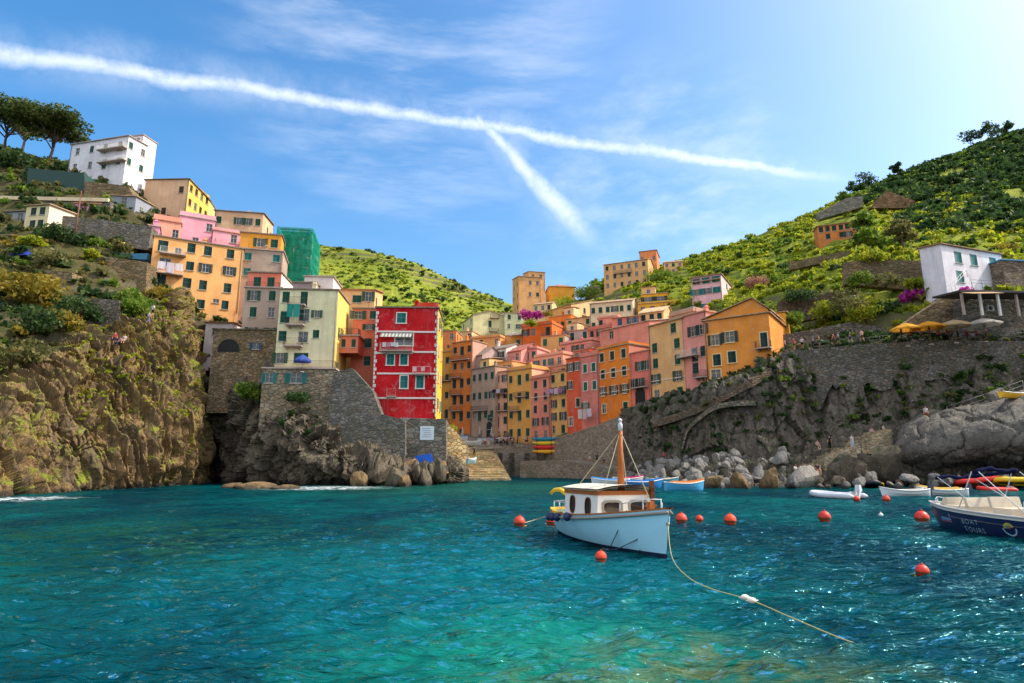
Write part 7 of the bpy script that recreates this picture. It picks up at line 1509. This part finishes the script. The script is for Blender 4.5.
HAIRM = [paint('#2a1c14'), paint('#5a3c22'), paint('#8a6a3c'), paint('#3a3430')]
def person(px, py, Y, pose, style, top, bot, lb, face=0, s=1.0, group=None, p=None):
    me, t, b, h = person_parts(pose, style); loc = p or P(px, py, Y); root = empty('person', loc, R(face), lb, 'person', group); root.scale = (s,)*3
    for nm, m, mt in (('body', me, SK[rng.randrange(3)]), ('shirt' if style != 'dress' else 'dress', t, cloth(top)), ({'dress': 'skirt', 'shorts': 'shorts'}.get(style, 'trousers'), b, cloth(bot)), ('hair', h, HAIRM[rng.randrange(4)])):
        o = inst(nm, m, root); 
        if not len(m.materials): m.materials.append(mt)
        o.material_slots[0].link = 'OBJECT'; o.material_slots[0].material = mt
    return root
A = person
A(853, 449, 77.2, 'hat', 'dress', '#dfe4ea', '#c9d4e0', 'person in a long pale dress standing on the shore steps', 20, 1.05); A(872, 436.5, 81, 'sit', 'shorts', '#c8b0b8', '#3a3a4a', 'person in a pinkish top sitting on the upper steps', -20); A(884, 434, 82, 'sit', 'shorts', '#e0d8d4', '#7a4a3a', 'person in white sitting beside the pinkish one on the steps', 30); A(830, 449, 80, 'stand', 'trousers', '#23252b', '#1d1f26', 'person in black standing at the foot of the cliff', 10)
A(818, 449.5, 80.5, 'sit', 'shorts', '#c9a8a0', '#33384a', 'person sitting on the ledge left of the one in black', 0); A(927, 421, 78, 'stand', 'shorts', '#d8d0cc', '#a0603c', 'person in a white top standing above the tilted slab', -15, 1.1)
for i, (px, tp, bt, lb) in enumerate(((796, '#e0dcdc', '#34406a', 'person in white, leftmost of the group seated on shore rock'), (803, '#d0d4e0', '#8a4038', 'person in pale grey seated second in the rock group'), (810, '#c05a40', '#3a3a44', 'person in orange seated third in the rock group'), (818, '#4a4650', '#b06048', 'person in dark clothes seated last in the rock group'))): A(px, 476-.5*i, 71.5, 'sit', 'shorts', tp, bt, lb, rng.uniform(-40, 40), 1.1, 'people seated on the shore rock')
A(664, 463, 93, 'stand', 'shorts', '#d05868', '#40405a', 'person in a pink top among the boulders below the cliff', 0)
A(114, 345.5, 73.5, 'stand', 'shorts', '#b04a5a', '#3a4258', 'person in dark red leaning at the left viewpoint', 30); A(124, 344, 74, 'sit', 'shorts', '#e0d8e4', '#b8bccc', 'person in white seated at the left viewpoint', 10); A(119, 346, 73.8, 'sit', 'trousers', '#c8a8c0', '#444a66', 'person in lilac seated at the left viewpoint', -15); A(152, 318, 80.5, 'walk', 'shorts', '#e4e8f0', '#2a2e40', 'person in white climbing the steps on the left cliff', 160, 1.15); A(148, 324, 79.5, 'walk', 'trousers', '#d8dcec', '#7a86b0', 'person in pale blue lower on the cliff steps', 150)
for i in range(9):
    px = 784+i*9.5+rng.uniform(-3, 3); c = ['#d8c0c0', '#b8485a', '#e0dcd8', '#50607a', '#d0a060', '#8a3a48', '#c8ccd8', '#3a4a5a', '#e0b0a8'][i]
    A(px, 351-(px-784)*.12, 88-(px-784)*.03, rng.choice(['stand', 'walk']), rng.choice(['shorts', 'trousers']), c, rng.choice(['#34405a', '#6a5040', '#2a2a30']), 'person strolling on the cliff path between golden house and restaurant', rng.uniform(0, 360), 1, 'walkers on the cliff path')
for i in range(10):
    px = 902+i*9.4; c = ['#c02a38', '#d04848', '#e0d8d0', '#b83040', '#c84a54', '#88303c', '#d8b0a8', '#a02430', '#c8485a', '#e0c8b8'][i]
    A(px, 338.5, 82.8-.12*i, 'sit' if i % 3 else 'stand', 'trousers', c, '#4a3438', 'diner at the restaurant tables under the parasols', rng.uniform(0, 360), 1.05, 'diners on the restaurant terrace')
A(485, 446.5, paved(485, 447).y, 'stand', 'shorts', '#e4d8d4', '#b05a58', 'person in white standing at the top of the slip', 0, 1.15); A(488.5, 446.2, paved(488, 447).y, 'stand', 'dress', '#c89aa0', '#e0d8dc', 'person in pink and white beside the slip-top person', 40, 1.15); A(474, 456.5, 122, 'walk', 'trousers', '#3a3030', '#2c2a30', 'person in dark clothes walking on the slip edge', 30, 1.1)
for i in range(26):
    px = 490+i*1.6+rng.uniform(-1, 1); py = rng.uniform(438.5, 446.5); A(px, py, paved(px, py).y, rng.choice(['stand', 'walk']), rng.choice(['shorts', 'trousers']), rng.choice(['#c86a58', '#d8d0cc', '#3a4a7a', '#b0485a', '#d8b468', '#40404a', '#7a8ab0']), rng.choice(['#34405a', '#6a5040', '#2a2a30', '#8a7a68']), 'visitor in the small crowd on the harbour square', rng.uniform(0, 360), 1.1, 'crowd on the harbour square')
for i, (px, py, Y) in enumerate(((590, 462, 112), (597, 463.5, 110), (604, 465, 108.5))): A(px, py, Y, ['sit', 'stand', 'sit'][i], 'shorts', ['#e0d4d0', '#2e3a6a', '#384058'][i], '#2a2e40', ['person in white sitting on the sloping quay', 'person in navy standing on the sloping quay', 'person in grey-blue sitting furthest right on the sloping quay'][i], 10*i)
# closed cafe parasols and stalls on the square
for i, px in enumerate((455, 462, 480, 492)):
    mb = MB(); mb.lathe([(.03, 0), (.03, .9), (.22, 1.0), (.28, 1.5), (.1, 2.9), (.03, 3.1)], 8); tag(mb.build('parasol', cloth('#d8d0c0'), None, paved(px, 439.5+(i % 2))), ['folded pale parasol in front of the amber house', 'folded pale parasol at the foot of the orange house', 'folded pale parasol before the taupe house', 'folded pale parasol by the arched doorway'][i], 'parasol', 'folded cafe parasols')
